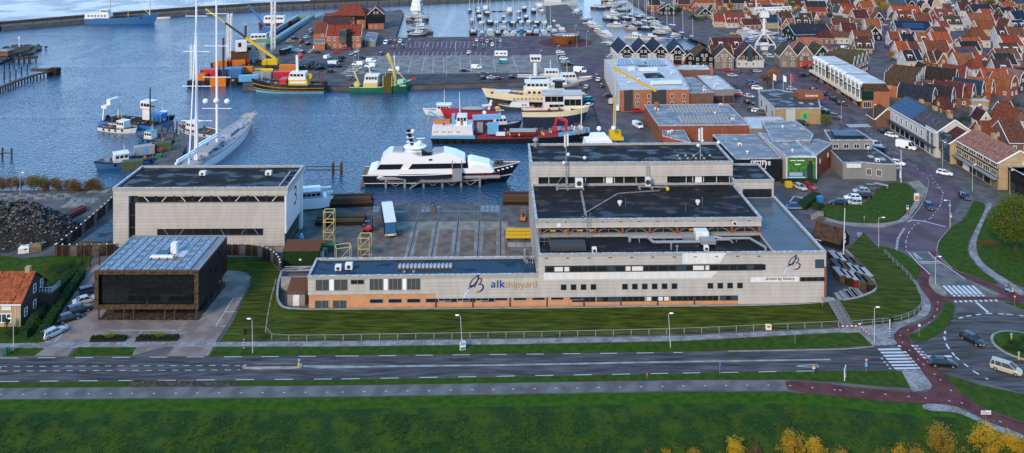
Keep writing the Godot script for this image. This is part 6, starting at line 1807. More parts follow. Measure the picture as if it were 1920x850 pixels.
	t=block([1530,292,1560,270,1535,262,1500,266],6.4,"brick_red","felt_grey","dark red brick house with two small windows beside the poster hall")
	block_windows(t,0,2,1.0,1.2,[3.4])
	t=block([1380.6,298.3,1464,297.1,1442.2,274.2,1421.7,253,1337.1,253.6,1357.6,274.2],6.4,"board_black","felt_grey","black fronted club with white framed name sign and grey roof","club_building")
	p=t.get_meta("outline")
	var a2:=p[0].lerp(p[1],.33)
	var b2:=p[0].lerp(p[1],.66)
	pt(bx(a2.x,3.6,a2.y-.2,b2.x,5.9,a2.y+.14),"sign",M.white,t)
	pt(bx(a2.x+.2,3.8,a2.y,b2.x-.2,5.7,a2.y+.17),"sign_field",M.board_black,t)
	text(t,"KLIF18",V(a2.x+.45,4.25,a2.y+.18),0,1.15,M.white,.03)
	roof_bits(t,6.4,3,14)
	t=block([1580.7,305.3,1620.6,304.8,1657.9,308.4,1681.2,308.4,1665.6,294.9,1634.6,275.5,1553.1,277.3],4.6,"plaster_grey","felt_dark","grey brick offices with stepped flat roofs beside the lawn","office_building")
	roof_bits(t,4.6,4,15)
	block_windows(t,1,2,1.2,1.8,[1.2],M.white_trim)
	p=t.get_meta("outline")
	pt(bx(p[0].x+1.0,3.2,p[0].y+.05,p[1].x-1.0,4.4,p[0].y+.2),"sign",M.white,t)
	var up:=block([1557.5,263.1,1636.1,262.8,1629.4,258.7,1607.4,244.7,1546.1,244.7],7.4,"plaster_grey","felt_dark","upper storey block with white roof edge on the grey offices","office_building")
	block_windows(up,0,4,1.6,1.3,[5.0])
	var pv:=up.get_meta("outline") as PackedVector2Array
	pt(N().prism(Geometry2D.offset_polygon(pv,-1.6)[0],7.3,8.3),"roof_lantern",M.felt_sky_tint,up)
	var cp:=block([1658.4,315.6,1690.2,314.9,1686.3,309.2,1652.7,309.9],3.2,"concrete_pale","felt_sky_tint","entrance canopy on a white post beside the grey offices","canopy",.3,2.8)
	pt(bx(0,0,0,.25,3,.25),"post",M.white_trim,cp).position=G(1687,333,0)
	var shed:=block([1472.4,390.3,1503.2,390.3,1516.5,374.1,1490,368.8],.4,"felt_dark","felt_dark","dark low shelter roof behind the hedge by the yard","shelter")
	house_at("s",G(1549,462,0),6.5,-.75,5,1.6,3.9,"tiles_brown","board_black","board_black","n","behind the shipyard hall","timber_barn")
func poster(t:Node3D):
	var im:=Image.create(256,224,false,Image.FORMAT_RGB8)
	var f:=noise(120,.03,4)
	for y in 224:
		for x in 256:
			var k:=f.get_noise_2d(x,y)*.5+.5
			im.set_pixel(x,y,Color(.08+.25*k,.22+.4*k,.05+.15*k))
	im.fill_rect(Rect2i(0,140,160,84),Color(.16,.30,.50))
	im.fill_rect(Rect2i(18,142,118,34),Color(.55,.65,.75))
	im.fill_rect(Rect2i(8,184,150,10),Color(.75,.8,.85))
	im.fill_rect(Rect2i(178,62,52,162),Color(.06,.16,.19))
	im.fill_rect(Rect2i(190,24,30,44),Color(.20,.11,.08))
	im.fill_rect(Rect2i(184,8,42,22),Color(.45,.35,.30))
	im.fill_rect(Rect2i(28,24,46,8),Color(.85,.9,.85))
	im.fill_rect(Rect2i(84,24,70,8),Color(.85,.9,.85))
	im.fill_rect(Rect2i(70,60,50,10),Color(.85,.9,.85))
	var m:=StandardMaterial3D.new()
	m.albedo_texture=ImageTexture.create_from_image(im)
	m.roughness=.6
	var p:PackedVector2Array=t.get_meta("outline")
	var z:=maxf(p[0].y,p[1].y)+.12
	pt(bx(p[0].x-.05,.1,z-.6,p[1].x+.05,7,z),"poster_frame",M.white,t)
	pt(N().quad_uv(V(p[0].x+.2,.3,z+.02),V(p[1].x-.2,.3,z+.02),V(p[1].x-.2,6.8,z+.02),V(p[0].x+.2,6.8,z+.02)),"poster",m,t)
func museum():
	var where:="on the museum pier"
	var f:=house("s",[610.8,68.4,676.5,67.7],12,6.4,11.4,"tiles_red","brick_warm","brick_warm","r",where,"museum_building")
	f.set_meta("label","orange brick pier building with red roof and concrete glass bays")
	f.set_meta("category","building")
	pt(bx(-2,3,.0,1.6,10,1.2),"glass_bay",M.concrete_dark,f)
	for k in 2:pt(bx(-1.7+k*1.6,6.6,1.2,-.5+k*1.6,9.4,1.26),"pane",M.glass_blue,f)
	pt(bx(1.8,.4,.0,4.2,10.2,1),"glass_shaft",M.glass_dark,f)
	var s1:=house("s",[587.8,60.9,609.4,60.9],12,6.0,10.5,"tiles_rust","brick_warm","","n",where,"museum_building")
	s1.set_meta("label","smaller brick wing with rust roof beside the pier building")
	var s2:=house("s",[604.7,44.7,654.8,44.7],10,6.0,9.5,"tiles_maroon","brick_warm","","n",where,"museum_building")
	s2.set_meta("label","middle brick shed with ribbed maroon roof on the pier")
	var s3:=house("s",[606,36.6,664.3,36.6],10,6.2,9.2,"tiles_red","brick_warm","","n",where,"museum_building")
	s3.set_meta("label","long brick shed with stepped gable ends on the pier")
	var s4:=house("h",[623.6,27.8,684.6,28.7],16,8.5,14,"tiles_red","brick_warm","","n",where,"museum_building")
	s4.set_meta("label","tall brick hall with dark window band under its red roof")
	var ww:float=(G([623.6,27.8][0],28,8.5)-G([684.6,28.7][0],28,8.5)).length()
	pt(bx(-ww*.5,5.8,.0,ww*.5,8.3,.1),"window_band",M.glass_dark,s4)
	var s5:=house("g",[690,27.1,719.1,25.7],14,9.0,13,"tiles_red","brick_warm","glass_dark","",where,"museum_building")
	s5.set_meta("label","brick hall with a dark glazed gable at the pier end")
	for s in [s1,s2,s3,s4,s5]:s.set_meta("category","building")
	pt(bx(-5.4,3.6,.05,5.4,8.9,.2),"glass_wall",M.glass_dark,s5)
	block([683.2,75.8,703.5,77.2,708.3,62.3,690,60.9],3.0,"plaster_grey","felt_grey","grey terrace roof beside the pier building","terrace_building")
	block([588.4,81.2,608.7,81.9,609.4,73.8,589.1,73.8],3.4,"brick_warm","felt_grey","low grey porch with pipes in front of the pier wing","porch_building")
func pavilion():
	var c:=G(1061,79)
	var t:=thing("round_pavilion","round rust-coloured pavilion with blue roof and pale rooflights","building",V(c.x,0,c.z))
	var n:=28
	var wall:=N()
	var roof:=N()
	for i in n:
		var a:=TAU*i/n
		var b:=TAU*(i+1)/n
		wall.quad(V(cos(a)*6.6,0,sin(a)*6.6),V(cos(b)*6.6,0,sin(b)*6.6),V(cos(b)*7.9,4.4,sin(b)*7.9),V(cos(a)*7.9,4.4,sin(a)*7.9))
		roof.tri(V(0,4.1,0),V(cos(b)*7.7,4.1,sin(b)*7.7),V(cos(a)*7.7,4.1,sin(a)*7.7))
	pt(wall,"wall",mat("corten",lin(.30,.10,.025),.8,texs.blotch,3.0),t)
	pt(roof,"roof",M.felt_sky_tint,t)
	for i in 4:pt(N().soft(V(-.6,0,-.5),V(.6,.5,.5),.15),"rooflight",M.white,t).position=V(-1.2+i*1.6,4.1,5.0-absf(i-1.5)*.3)
	pt(bx(.9,0,6.3,2.4,2.5,7),"door",M.black,t)
func harbour_crane():
	var c:=G(1433,95)
	var t:=thing("dockyard_crane","white level-luffing dockyard crane on splayed legs above the yachts","crane",V(c.x,0,c.z))
	var legs:=N()
	for s in [Vector2(-5.2,2.2),Vector2(5.2,2.2),Vector2(-3.4,-3),Vector2(3.4,-3)]:
		var l:=N()
		l.bar(V(s.x,0,s.y),V(s.x*.95,3.4,s.y*.95),.45)
		l.bar(V(s.x*.95,3.4,s.y*.95),V(s.x*.22,8.4,s.y*.22),.45)
		pt(l,"leg",M.white,t)
	pt(N().bar(V(-5,3.4,2.1),V(5,3.4,2.1),.5).bar(V(-3.3,3.4,-2.9),V(3.3,3.4,-2.9),.5),"brace",M.white,t)
	pt(N().rod(V(0,8,0),V(0,17,0),.9,.7,12),"column",M.white,t)
	pt(bx(-2.2,17,-1.5,2.2,19.6,1.5),"cab",M.white,t)
	var jib:=N()
	for y in [20.6,22.6]:
		for z in [-1.2,1.2]: jib.bar(V(-5,y-1.0,z),V(14,y+.9 if y<22 else y-.2,z*.5),.3)
	for i in 9:
		var x:=-5.0+i*2.1
		jib.bar(V(x,20,1.1),V(x+1.1,22.3,1),.18)
		jib.bar(V(x+1.1,22.3,1),V(x+2.1,20.2,1.1),.18)
	pt(jib,"jib",M.white,t)
	pt(bx(0,20.9,1.2,9,21.6,1.25),"name_board",M.white_trim,t)
	pt(bx(-6,18.4,-1.4,-4,20.6,1.4),"counterweight",M.pole_grey,t)
	pt(N().rod(V(-4,22,0),V(-4.4,32,0),.3,.2,6),"mast",M.white,t)
	pt(bx(-1.6,.4,-1.2,1.6,3.6,1.2),"machine_house",M.white,t)
const SEA:=-1.6
class Hull:
	var length:=10.0
	var beam:=3.0
	var stern_h:=1.0
	var bow_h:=1.6
	var stern_w:=.85
	var fine:=2.0
	var rake:=1.0
	var low:=-.6
	func rail(t:float)->float:
		return lerpf(stern_h,bow_h,pow(clampf((t-.35)/.65,0,1),1.8))
	func half(t:float,f:float)->float:
		var b:=beam*.5
		var s:=lerpf(stern_w,1.0,smoothstep(.0,.35,t))
		var w:=b*s
		if t>.5:w*=1.0-pow((t-.5)/.5,fine)
		return maxf(w*lerpf(.80,1.0,pow(f,.7)),.02)
	func at(t:float,f:float)->Vector3:
		var x:=-length*.5+length*t-rake*(1.0-f)*smoothstep(.55,1.0,t)+rake*.25*(1.0-f)*(1.0-smoothstep(.0,.3,t))
		return Vector3(x,lerpf(low,rail(t),f),half(t,f))
	func band(b:B,f0:float,f1:float,out:float=.0)->B:
		var n:=18
		for side in [-1.0,1.0]:
			var rows:=[]
			for i in n+1:
				var r:=PackedVector3Array()
				for j in 4:
					var p:=at(float(i)/n,lerpf(f0,f1,j/3.0))
					r.append(Vector3(p.x,p.y,(p.z+out)*side))
				rows.append(r)
			b.skin(rows,true,side>0)
		var a0:=at(0,f0)
		var a1:=at(0,f1)
		b.quad(Vector3(a0.x,a0.y,-a0.z-out),Vector3(a0.x,a0.y,a0.z+out),Vector3(a1.x,a1.y,a1.z+out),Vector3(a1.x,a1.y,-a1.z-out))
		return b
	func deck(b:B,f:float,t0:float=.0,t1:float=1.0)->B:
		var n:=14
		for i in n:
			var p:=at(lerpf(t0,t1,float(i)/n),f)
			var q:=at(lerpf(t0,t1,float(i+1)/n),f)
			b.quad(Vector3(p.x,p.y,p.z),Vector3(q.x,q.y,q.z),Vector3(q.x,q.y,-q.z),Vector3(p.x,p.y,-p.z))
		return b
func make_hull(l:float,w:float,sh:float,bh:float,sw:float=.85,fine:float=2.0,rake:float=1.0)->Hull:
	var h:=Hull.new()
	h.length=l
	h.beam=w
	h.stern_h=sh
	h.bow_h=bh
	h.stern_w=sw
	h.fine=fine
	h.rake=rake
	return h
func cabin(x0:float,x1:float,w:float,y0:float,y1:float,rf:float=.3,rb:float=.1,rs:float=.08)->B:
	var b:=N()
	var h:=w*.5
	var p:=[V(x0,y0,h),V(x1,y0,h),V(x1,y0,-h),V(x0,y0,-h)]
	var q:=[V(x0+rb,y1,h-rs),V(x1-rf,y1,h-rs),V(x1-rf,y1,-h+rs),V(x0+rb,y1,-h+rs)]
	for i in 4:
		var j:=(i+1)%4
		b.quad(p[i],p[j],q[j],q[i])
	b.quad(q[0],q[1],q[2],q[3])
	return b
func cabin_panes(parent:Node3D,x0:float,x1:float,w:float,y0:float,y1:float,n:int,front:int=3,rf:float=.3,called:String="pane"):
	var h:=w*.5
	for s in [-1.0,1.0]:
		for i in n:
			var a:=lerpf(x0,x1,(i+.12)/n)
			var b:=lerpf(x0,x1,(i+.88)/n)
			pt(bx(a,y0,s*h-.04,b,y1,s*h+.04),called,M.glass_dark,parent)
	for i in front:
		var a:=lerpf(-h,h,(i+.12)/front)
		var b:=lerpf(-h,h,(i+.88)/front)
		var m:=N().quad(V(x1+.12,y0,b),V(x1+.12,y0,a),V(x1+.12-rf*.5,y1,a),V(x1+.12-rf*.5,y1,b))
		pt(m,called,M.glass_dark,parent)
func ship(called:String,label:String,category:String,px:float,py:float,turn:float,group:String="")->Node3D:
	var p:=G(px,py,SEA)
	return thing(called,label,category,p,turn,group)
func gear(t:Node3D,x0:float,x1:float,w:float,y:float,n:int,sd:int):
	var g:=RandomNumberGenerator.new()
	g.seed=sd
	var m:=[M.grey,M.timber_dark,M.rusty_steel,M.dark_grey,M.canvas_grey,M.maroon,M.coaster_blue,M.timber,M.orange]
	for i in n:
		var p:=V(g.randf_range(x0,x1),y,g.randf_range(-w,w)*.5)
		var s:=g.randf_range(.25,.6)
		var c:Material=m[g.randi()%m.size()]
		match g.randi()%4:
			0:pt(N().rod(p,p+V(0,s*1.6,0),s*.6,s*.6,8),"drum",c,t)
			1:pt(N().soft(p-V(s,0,s*.7),p+V(s,s*1.3,s*.7),.06),"deck_box",c,t)
			2:pt(N().rod(p,p+V(g.randfn(0,.2),s*4.0,0),.06,.05,5),"stanchion",M.zinc,t)
			3:pt(N().ball(p+V(0,s*.3,0),V(s,s*.4,s),8),"rope_coil",c,t)
func rails(h:Hull,f:float,t0:float,t1:float,up:float)->B:
	var b:=N()
	var n:=16
	for s in [-1.0,1.0]:
		var last:=Vector3.ZERO
		for i in n+1:
			var p:=h.at(lerpf(t0,t1,float(i)/n),f)
			p.z=(p.z-.1)*s
			b.rod(p,p+V(0,up,0),.03,.03,4)
			if i>0:
				b.rod(last+V(0,up,0),p+V(0,up,0),.03,.03,4)
				b.rod(last+V(0,up*.5,0),p+V(0,up*.5,0),.02,.02,4)
			last=p
	return b
func make_ships():
	super_yacht()
	deck_barge()
	schooner()
	trawlers()
	basin_ships()
	coaster()
	west_pier()
	jetty_boats()
	breakwater()
func super_yacht():
	var t:=ship("motor_yacht","large white superyacht with black hull behind the floating work platform","yacht",829,342,.05)
	var h:=make_hull(44,8.4,3.5,5.4,.9,2.2,4.2)
	var hu:=pt(h.band(N(),.0,1.0),"hull",M.navy_hull,t)
	pt(h.band(N(),.42,.46,.03),"stripe",M.white_gloss,hu)
	pt(h.deck(N(),.98),"deck",M.teak,t)
	pt(h.band(N(),.97,1.03,.02),"rail",M.white_gloss,t)
	for i in 5:pt(bx(14.2+i*1.25,3.6+i*.22,2.9-i*.42,14.9+i*1.25,3.85+i*.22,3.2-i*.42),"hull_port",M.white_gloss,hu)
	var w:Material=M.white_gloss
	pt(cabin(-19,12,7.4,3.0,3.8,.2,.2,.0),"window_band",M.glass_dark,t)
	var up:=func(prof:Array,half:float,inset:float)->B:
		var b:=N()
		var a:=PackedVector2Array()
		for p in prof:a.append(Vector2(p[0],p[1]))
		var tr:=Geometry2D.triangulate_polygon(a)
		for s in [-1.0,1.0]:
			for i in range(0,tr.size(),3):
				var q:=[]
				for k in 3:q.append(V(a[tr[i+k]].x,a[tr[i+k]].y,s*half))
				b.tri(q[0],q[1],q[2])
		for i in a.size():
			var p:=a[i]
			var q2:=a[(i+1)%a.size()]
			b.quad(V(p.x,p.y,half),V(q2.x,q2.y,half),V(q2.x,q2.y,-half),V(p.x,p.y,-half))
		return b
	pt(up.call([[-20.6,3.7],[14.0,3.7],[14.6,4.3],[13.2,5.4],[9.0,6.1],[7.5,5.0],[-18.8,5.0],[-20.2,4.6]],3.9,0),"main_deck",w,t)
	pt(up.call([[-15.5,2.4],[-13.4,2.4],[-11.6,3.8],[-17.0,3.8],[-18.0,2.7]],3.86,0),"stay_panel",w,t)
	pt(cabin(-18.0,7.4,7.2,5.0,6.4,.9,.9,.0),"window_band",M.glass_dark,t)
	pt(up.call([[-11.5,4.9],[-9.4,4.9],[-8.2,6.4],[-10.6,6.4]],3.64,0),"stay_panel",w,t)
	pt(up.call([[-17.2,6.4],[6.7,6.4],[6.4,7.3],[3.8,8.5],[.8,9.2],[-2.6,8.5],[-6.2,8.3],[-8.2,9.2],[-14.8,9.4],[-16.8,7.8]],3.4,0),"upper_deck",w,t)
	pt(up.call([[7.4,5.0],[14.4,4.5],[13.4,5.6],[11.5,6.1],[8.2,6.9],[7.2,6.6]],2.8,0),"foredeck_house",w,t)
	for i in 5:pt(bx(7.2-absf(i-2)*.35,5.4,-2.4+i*1.0,7.5-absf(i-2)*.35,6.2,-1.6+i*1.0),"bridge_pane",M.glass_dark,t)
	pt(bx(-2.4,8.6,-2.4,.4,9.3,2.4),"sun_deck_seat",M.canvas_grey,t)
	pt(bx(-5.6,8.4,-2.8,-2.8,9.4,2.8),"sun_deck_screen",M.glass_dark,t)
	pt(cabin(-13.8,-10.8,4.4,9.35,9.8,.1,.1),"jacuzzi",M.canvas_grey,t)
	pt(bx(-3.6,7.2,3.4,-2.6,7.7,3.44),"pane",M.glass_dark,t)
	var top:=N().ball(V(-7.6,10.3,0),V(3.3,.45,3),18)
	pt(top,"hard_top",w,t)
	pt(cabin(-10.0,-5.6,3.0,9.0,10.2,.6,.6),"arch",w,t)
	var m:=N().bar(V(-8.2,10.4,0),V(-9.6,15.2,0),.9,1.0)
	var mast:=pt(m,"mast",M.black,t)
	for y in [11.6,12.9,14.3]:pt(N().bar(V(-10,y,0),V(-8,y,0),1.6,.12),"spreader",w,mast)
	for p in [[-8.2,14.8,.5],[-6.4,11.4,.75],[-7.4,11.0,.6]]:pt(N().ball(V(p[0],p[1],.6),Vector3.ONE*p[2],12),"radome",w,t)
	pt(N().bar(V(-7.2,12.6,.3),V(-4.8,12.6,.3),.3,.16),"radar",w,mast)
	for x in [15.4,16.6]:pt(N().ball(V(x,5.6,.7),V(.75,.7,.75),10),"anchor_winch",M.black,t)
	pt(rails(h,1.02,.72,.98,.7),"railing",M.zinc,t)
	pt(bx(-22.6,.3,-3.4,-21.2,.7,3.4),"swim_platform",M.teak,t)
	var q:=ship("work_platform","floating grey work platform with red railings along the superyacht","platform",816,349,.05)
	pt(bx(-15.5,2.2,-.9,18,2.6,1),"walkway",M.zinc,q)
	pt(bx(-15.6,2.6,.9,18.1,3,1),"toe_board",M.canvas_grey,q)
	pt(bx(-4,1.9,-.2,6.2,2.1,2.4),"landing",M.zinc,q)
	var rl:=N()
	rail_run(rl,[V(-15.5,2.6,.8),V(18,2.6,.8)],1.1,1.1)
	pt(rl,"railing",M.red,q)
	for i in 6:
		var x:=-13.6+i*5.2
		pt(bx(x-.28,-1.5,.5,x+.28,2.2,1.05),"leg",M.zinc,q)
		if i<5:pt(N().bar(V(x+.3,2,.8),V(x+2.5,.4,.8),.14).bar(V(x+4.9,2,.8),V(x+2.7,.4,.8),.14).bar(V(x+.3,1.6,.8),V(x+4.9,1.6,.8),.12),"brace",M.zinc,q)
	pt(N().bar(V(-7.8,-.6,1.6),V(-3.6,2.2,1.6),1.0,.14),"stairs",M.zinc,q)
	pt(bx(4.8,2.1,1.2,7.4,5.2,2.4),"hoist_cage",M.grey,q)
	for s in [4.8,7.4]:pt(N().rod(V(s,5,1.8),V(s,7.6,1.8),.14,.14,6),"hoist_post",M.zinc,q)
	person(G(818,346,SEA)+V(0,2.62,0),.3,"blue","blue","person in blue overalls standing on the work platform")
	person(G(836,346,SEA)+V(0,2.62,0),-.5,"black","black","person in black clothes on the work platform beside the hoist")
func person(at:Vector3,turn:float,top:String,legs:String,label:String,stoop:float=.0)->Node3D:
	var t:=thing("person",label,"person",at,turn)
	var skin:=mat("skin",lin(.42,.24,.16),.6)
	var b:=N()
	for s in [-.09,.09]:
		b.rod(V(s,.05,0),V(s*1.05,.48,.01),.05,.065,8)
		b.rod(V(s*1.05,.48,.01),V(s,.92,0),.065,.09,8)
		b.ball(V(s,.05,.06),V(.05,.05,.13),8)
	b.ball(V(0,.94,0),V(.17,.14,.12),10)
	pt(b,"trousers",M[legs],t)
	var c:=N()
	c.ball(V(0,1.08,0),V(.165,.2,.115),10)
	c.ball(V(0,1.3,0),V(.2,.2,.13),10)
	for s in [-1.0,1.0]:
		c.rod(V(s*.2,1.4,0),V(s*.26,1.12,.02),.055,.045,8)
		c.rod(V(s*.26,1.12,.02),V(s*.24,.88,.1),.045,.035,8)
	pt(c,"jacket",M[top],t)
	var d:=N()
	d.rod(V(0,1.45,0),V(0,1.55,.01),.055,.05,8)
	d.ball(V(0,1.64,.02),V(.085,.12,.1),10)
	for s in [-1.0,1.0]:d.ball(V(s*.24,.83,.11),V(.035,.07,.04),8)
	pt(d,"head_and_hands",skin,t)
	pt(N().ball(V(0,1.68,-.01),V(.092,.09,.1),10),"hair",M.timber_dark,t)
	return t
func deck_barge():
	var t:=ship("supply_ship","long workboat with red deck, blue rails and white aft wheelhouse","ship",962,263,.0)
	var h:=make_hull(54,9.5,2.3,3.6,.92,3.0,3.0)
	var hu:=pt(h.band(N(),.0,.82),"hull",M.black,t)
	pt(h.band(N(),.8,.84,.06),"rubbing_strake",M.timber,hu)
	pt(h.deck(N(),.82),"deck",M.deck_red,t)
	for i in 5:pt(N().rod(V(-25.0+i*2.7,1.2,4.55),V(-25.0+i*2.7,1.2,4.85),.55,.55,10),"fender_tyre",M.tyre,t)
	var bw:=N()
	for s in [-1.0,1.0]:
		for i in 8:
			var a:=h.at(i/8.0*.27,.82)
			var c:=h.at((i+1)/8.0*.27,.82)
			bw.bar(V(a.x,a.y+.55,a.z*s),V(c.x,c.y+.55,c.z*s),.14,1.1)
			a=h.at(.78+i/8.0*.2,.82)
			c=h.at(.78+(i+1)/8.0*.2,.82)
			bw.bar(V(a.x,a.y+.65,a.z*s),V(c.x,c.y+.65,c.z*s),.16,1.3)
	pt(bw,"bulwark",M.sky_blue,t)
	pt(cabin(-26.5,-13.0,8.8,2.8,5.6,.4,.2,.05),"deckhouse",M.white,t)
	for x in [-25.4,-23.0,-21.0,-18.2]:
		for d in [.0,.8]:pt(N().rod(V(x+d,4,4.38),V(x+d,4,4.45),.2,.2,8),"porthole",M.glass_dark,t)
	var wh:=pt(cabin(-18.6,-15.0,5.2,5.6,8.4,.3,.1),"wheelhouse",M.white,t)
	cabin_panes(wh,-18.4,-15.3,5.1,7.0,8.1,3)
	pt(bx(-17.2,5.7,2.55,-16.4,7.6,2.66),"door",M.timber_pale,wh)
	pt(bx(-20.2,5.6,-1,-19.2,8.6,1),"funnel",M.sky_blue,t)
	pt(N().rod(V(-17.5,8.4,0),V(-17.7,16,0),.16,.08,6),"mast",M.white,t)
	var cr:=N()
	cr.bar(V(-23,6.6,-1),V(-27.8,9.2,-1),.5)
	cr.bar(V(-27.8,9.2,-1),V(-28.4,5.6,-1),.35)
	pt(cr,"stern_crane",M.sky_blue,t)
	pt(bx(-26,5.7,-2.5,-20.8,6.4,1),"dinghy",M.orange,t)
	pt(N().bar(V(-13.5,6.8,-2.5),V(-4,7.2,-2.5),1.3,1.5),"cargo_boom",M.sky_blue,t)
	pt(bx(-12,2.6,-2.4,-10,5.4,.2),"winch_house",M.grey,t)
	pt(bx(-8.4,2.6,-.8,-4.8,5.8,2.4),"blue_container",M.sky_blue,t)
	pt(bx(-.9,2.6,.4,7.2,3.8,3.8),"hatch_frame",M.maroon,t)
	pt(bx(-1.1,3.8,.2,7.4,4,4).box(V(-.6,4,.5),V(6.9,4.05,3.7)),"hatch_rim",M.canvas_grey,t)
	pt(bx(-5.6,2.6,2.6,-2.6,3.5,4),"white_crate",M.white,t)
	for p in [[-1.8,1.6],[-1.0,3.4],[2.0,4.1],[9.6,2.0],[10.0,3.4],[12.6,.5]]:pt(bx(p[0]-.25,2.6,p[1]-.25,p[0]+.25,3.3,p[1]+.25),"bollard",M.yellow,t)
	var kc:=N()
	kc.bar(V(17.5,2.6,1.2),V(17.5,6.8,1.2),.9)
	kc.bar(V(17.5,6.8,1.2),V(14.4,7.8,1.2),.8)
	kc.bar(V(14.4,7.8,1.2),V(13.6,4.6,1.2),.6)
	kc.box(V(13,3.6,.6),V(14.4,4.8,1.8))
	pt(kc,"knuckle_crane",M.red,t)
	gear(t,-12,24,7.0,2.6,34,3)
	gear(t,-26,-20,7.0,5.6,12,4)
	pt(N().rod(V(22.5,3,0),V(22.7,11,0),.2,.12,8),"foremast",M.white,t)
	for i in 6:pt(N().rod(V(19.5+i*.85,3.2,-1.5+(i%3)*1.4),V(19.5+i*.85,4.6,-1.3+(i%3)*1.4),.5,.35,8),"winch",[M.white,M.cream,M.grey][i%3],t)
func schooner():
	var stern:=G(358,328,SEA)
	var bow:=G(474,232,SEA)
	var d:=bow-stern
	var t:=thing("schooner","white two-masted sailing yacht with very tall white masts beside the jetty","yacht",(stern+bow)*.5,atan2(-d.z,d.x))
	var l:=d.length()+5.0
	var h:=make_hull(l,9.4,3.0,4.0,.62,1.7,5.0)
	pt(h.band(N(),.0,1.0),"hull",M.white_gloss,t)
	pt(h.deck(N(),.96),"deck",M.canvas_grey,t)
	pt(h.band(N(),.97,1.02,.02),"rail",M.timber_dark,t)
	for r in [[-.32,-.08,4.6],[.0,.16,4.2],[.22,.30,3.0]]:
		var cb:=pt(cabin(l*r[0],l*r[1],r[2]*.8,2.8,3.7,.8,.8,.3),"deckhouse",M.canvas_grey,t)
		cabin_panes(cb,l*r[0]+.8,l*r[1]-.8,r[2]*.8-.2,3.1,3.5,4,0)
	for x in [-.38,-.2,.18,.26,.34]:pt(N().ball(V(l*x,3.4,1.6),V(1.6,.5,.9),10,true),"deck_cushion",M.canvas_grey,t)
	pt(bx(l*.36,3.6,-2.2,l*.44,4.1,2.2),"foredeck_cover",mat("tan_cover",lin(.42,.36,.30),.8),t)
	pt(rails(h,1.0,.02,.99,.8),"railing",M.zinc,t)
	gear(t,-l*.42,l*.42,7.0,2.9,46,21)
	var inv:=t.transform.affine_inverse()
	var feet:=[G(380,300,1.4),G(417,270,1.4)]
	for i in 2:
		var f:Vector3=inv*feet[i]
		f.y=3.0
		f.z=.0
		var top:=f+V(-.6,54.0 if i==0 else 52.0,0)
		var m:=pt(N().rod(f,top,.42,.24,10),"mast",M.white_gloss,t)
		for k in [[11.6,4.6],[21.8,4.4],[32.0,4.0],[42.5,3.2]]:
			var p:=f.lerp(top,k[0]/54.0)
			pt(N().bar(p+V(0,0,-k[1]),p+V(0,0,k[1]),.3,.14),"spreader",M.white_gloss,m)
		if i==1:
			var p:=f.lerp(top,.25)
			for z in [-3.4,.0,3.4]:pt(N().ball(p+V(-.5,.7-absf(z)*.05,z),Vector3.ONE*.85,12),"radome",M.white_gloss,m)
		var st:=N()
		for s in [-1.0,1.0]:
			var last:=f+V(0,0,s*4.2)
			for k in [[11.6,4.6],[21.8,4.4],[32.0,4.0],[42.5,3.2]]:
				var p:Vector3=f.lerp(top,k[0]/54.0)+V(0,0,s*k[1])
				st.rod(last,p,.035,.035,4)
				last=p
			st.rod(last,top,.035,.035,4)
		pt(st,"rigging",M.zinc,t)
		pt(N().bar(f+V(.6,2.4,0),f+V(-15.0 if i==0 else -17.0,3.6,0),.6,.5).bar(f+V(.4,3.2,0),f+V(-14,4.2,0),.5,.4),"boom",M.white_gloss,t)
	var f0:Vector3=inv*feet[0]
	for k in [[-26.0,46.0,.28],[-20.0,30.0,.24]]:
		pt(N().rod(V(-l*.5+1.0 if k[0]<-22 else -l*.5+5.0,3.6,0),V(f0.x-.4,k[1],0),k[2],.12,8),"furled_sail",M.white_gloss,t)
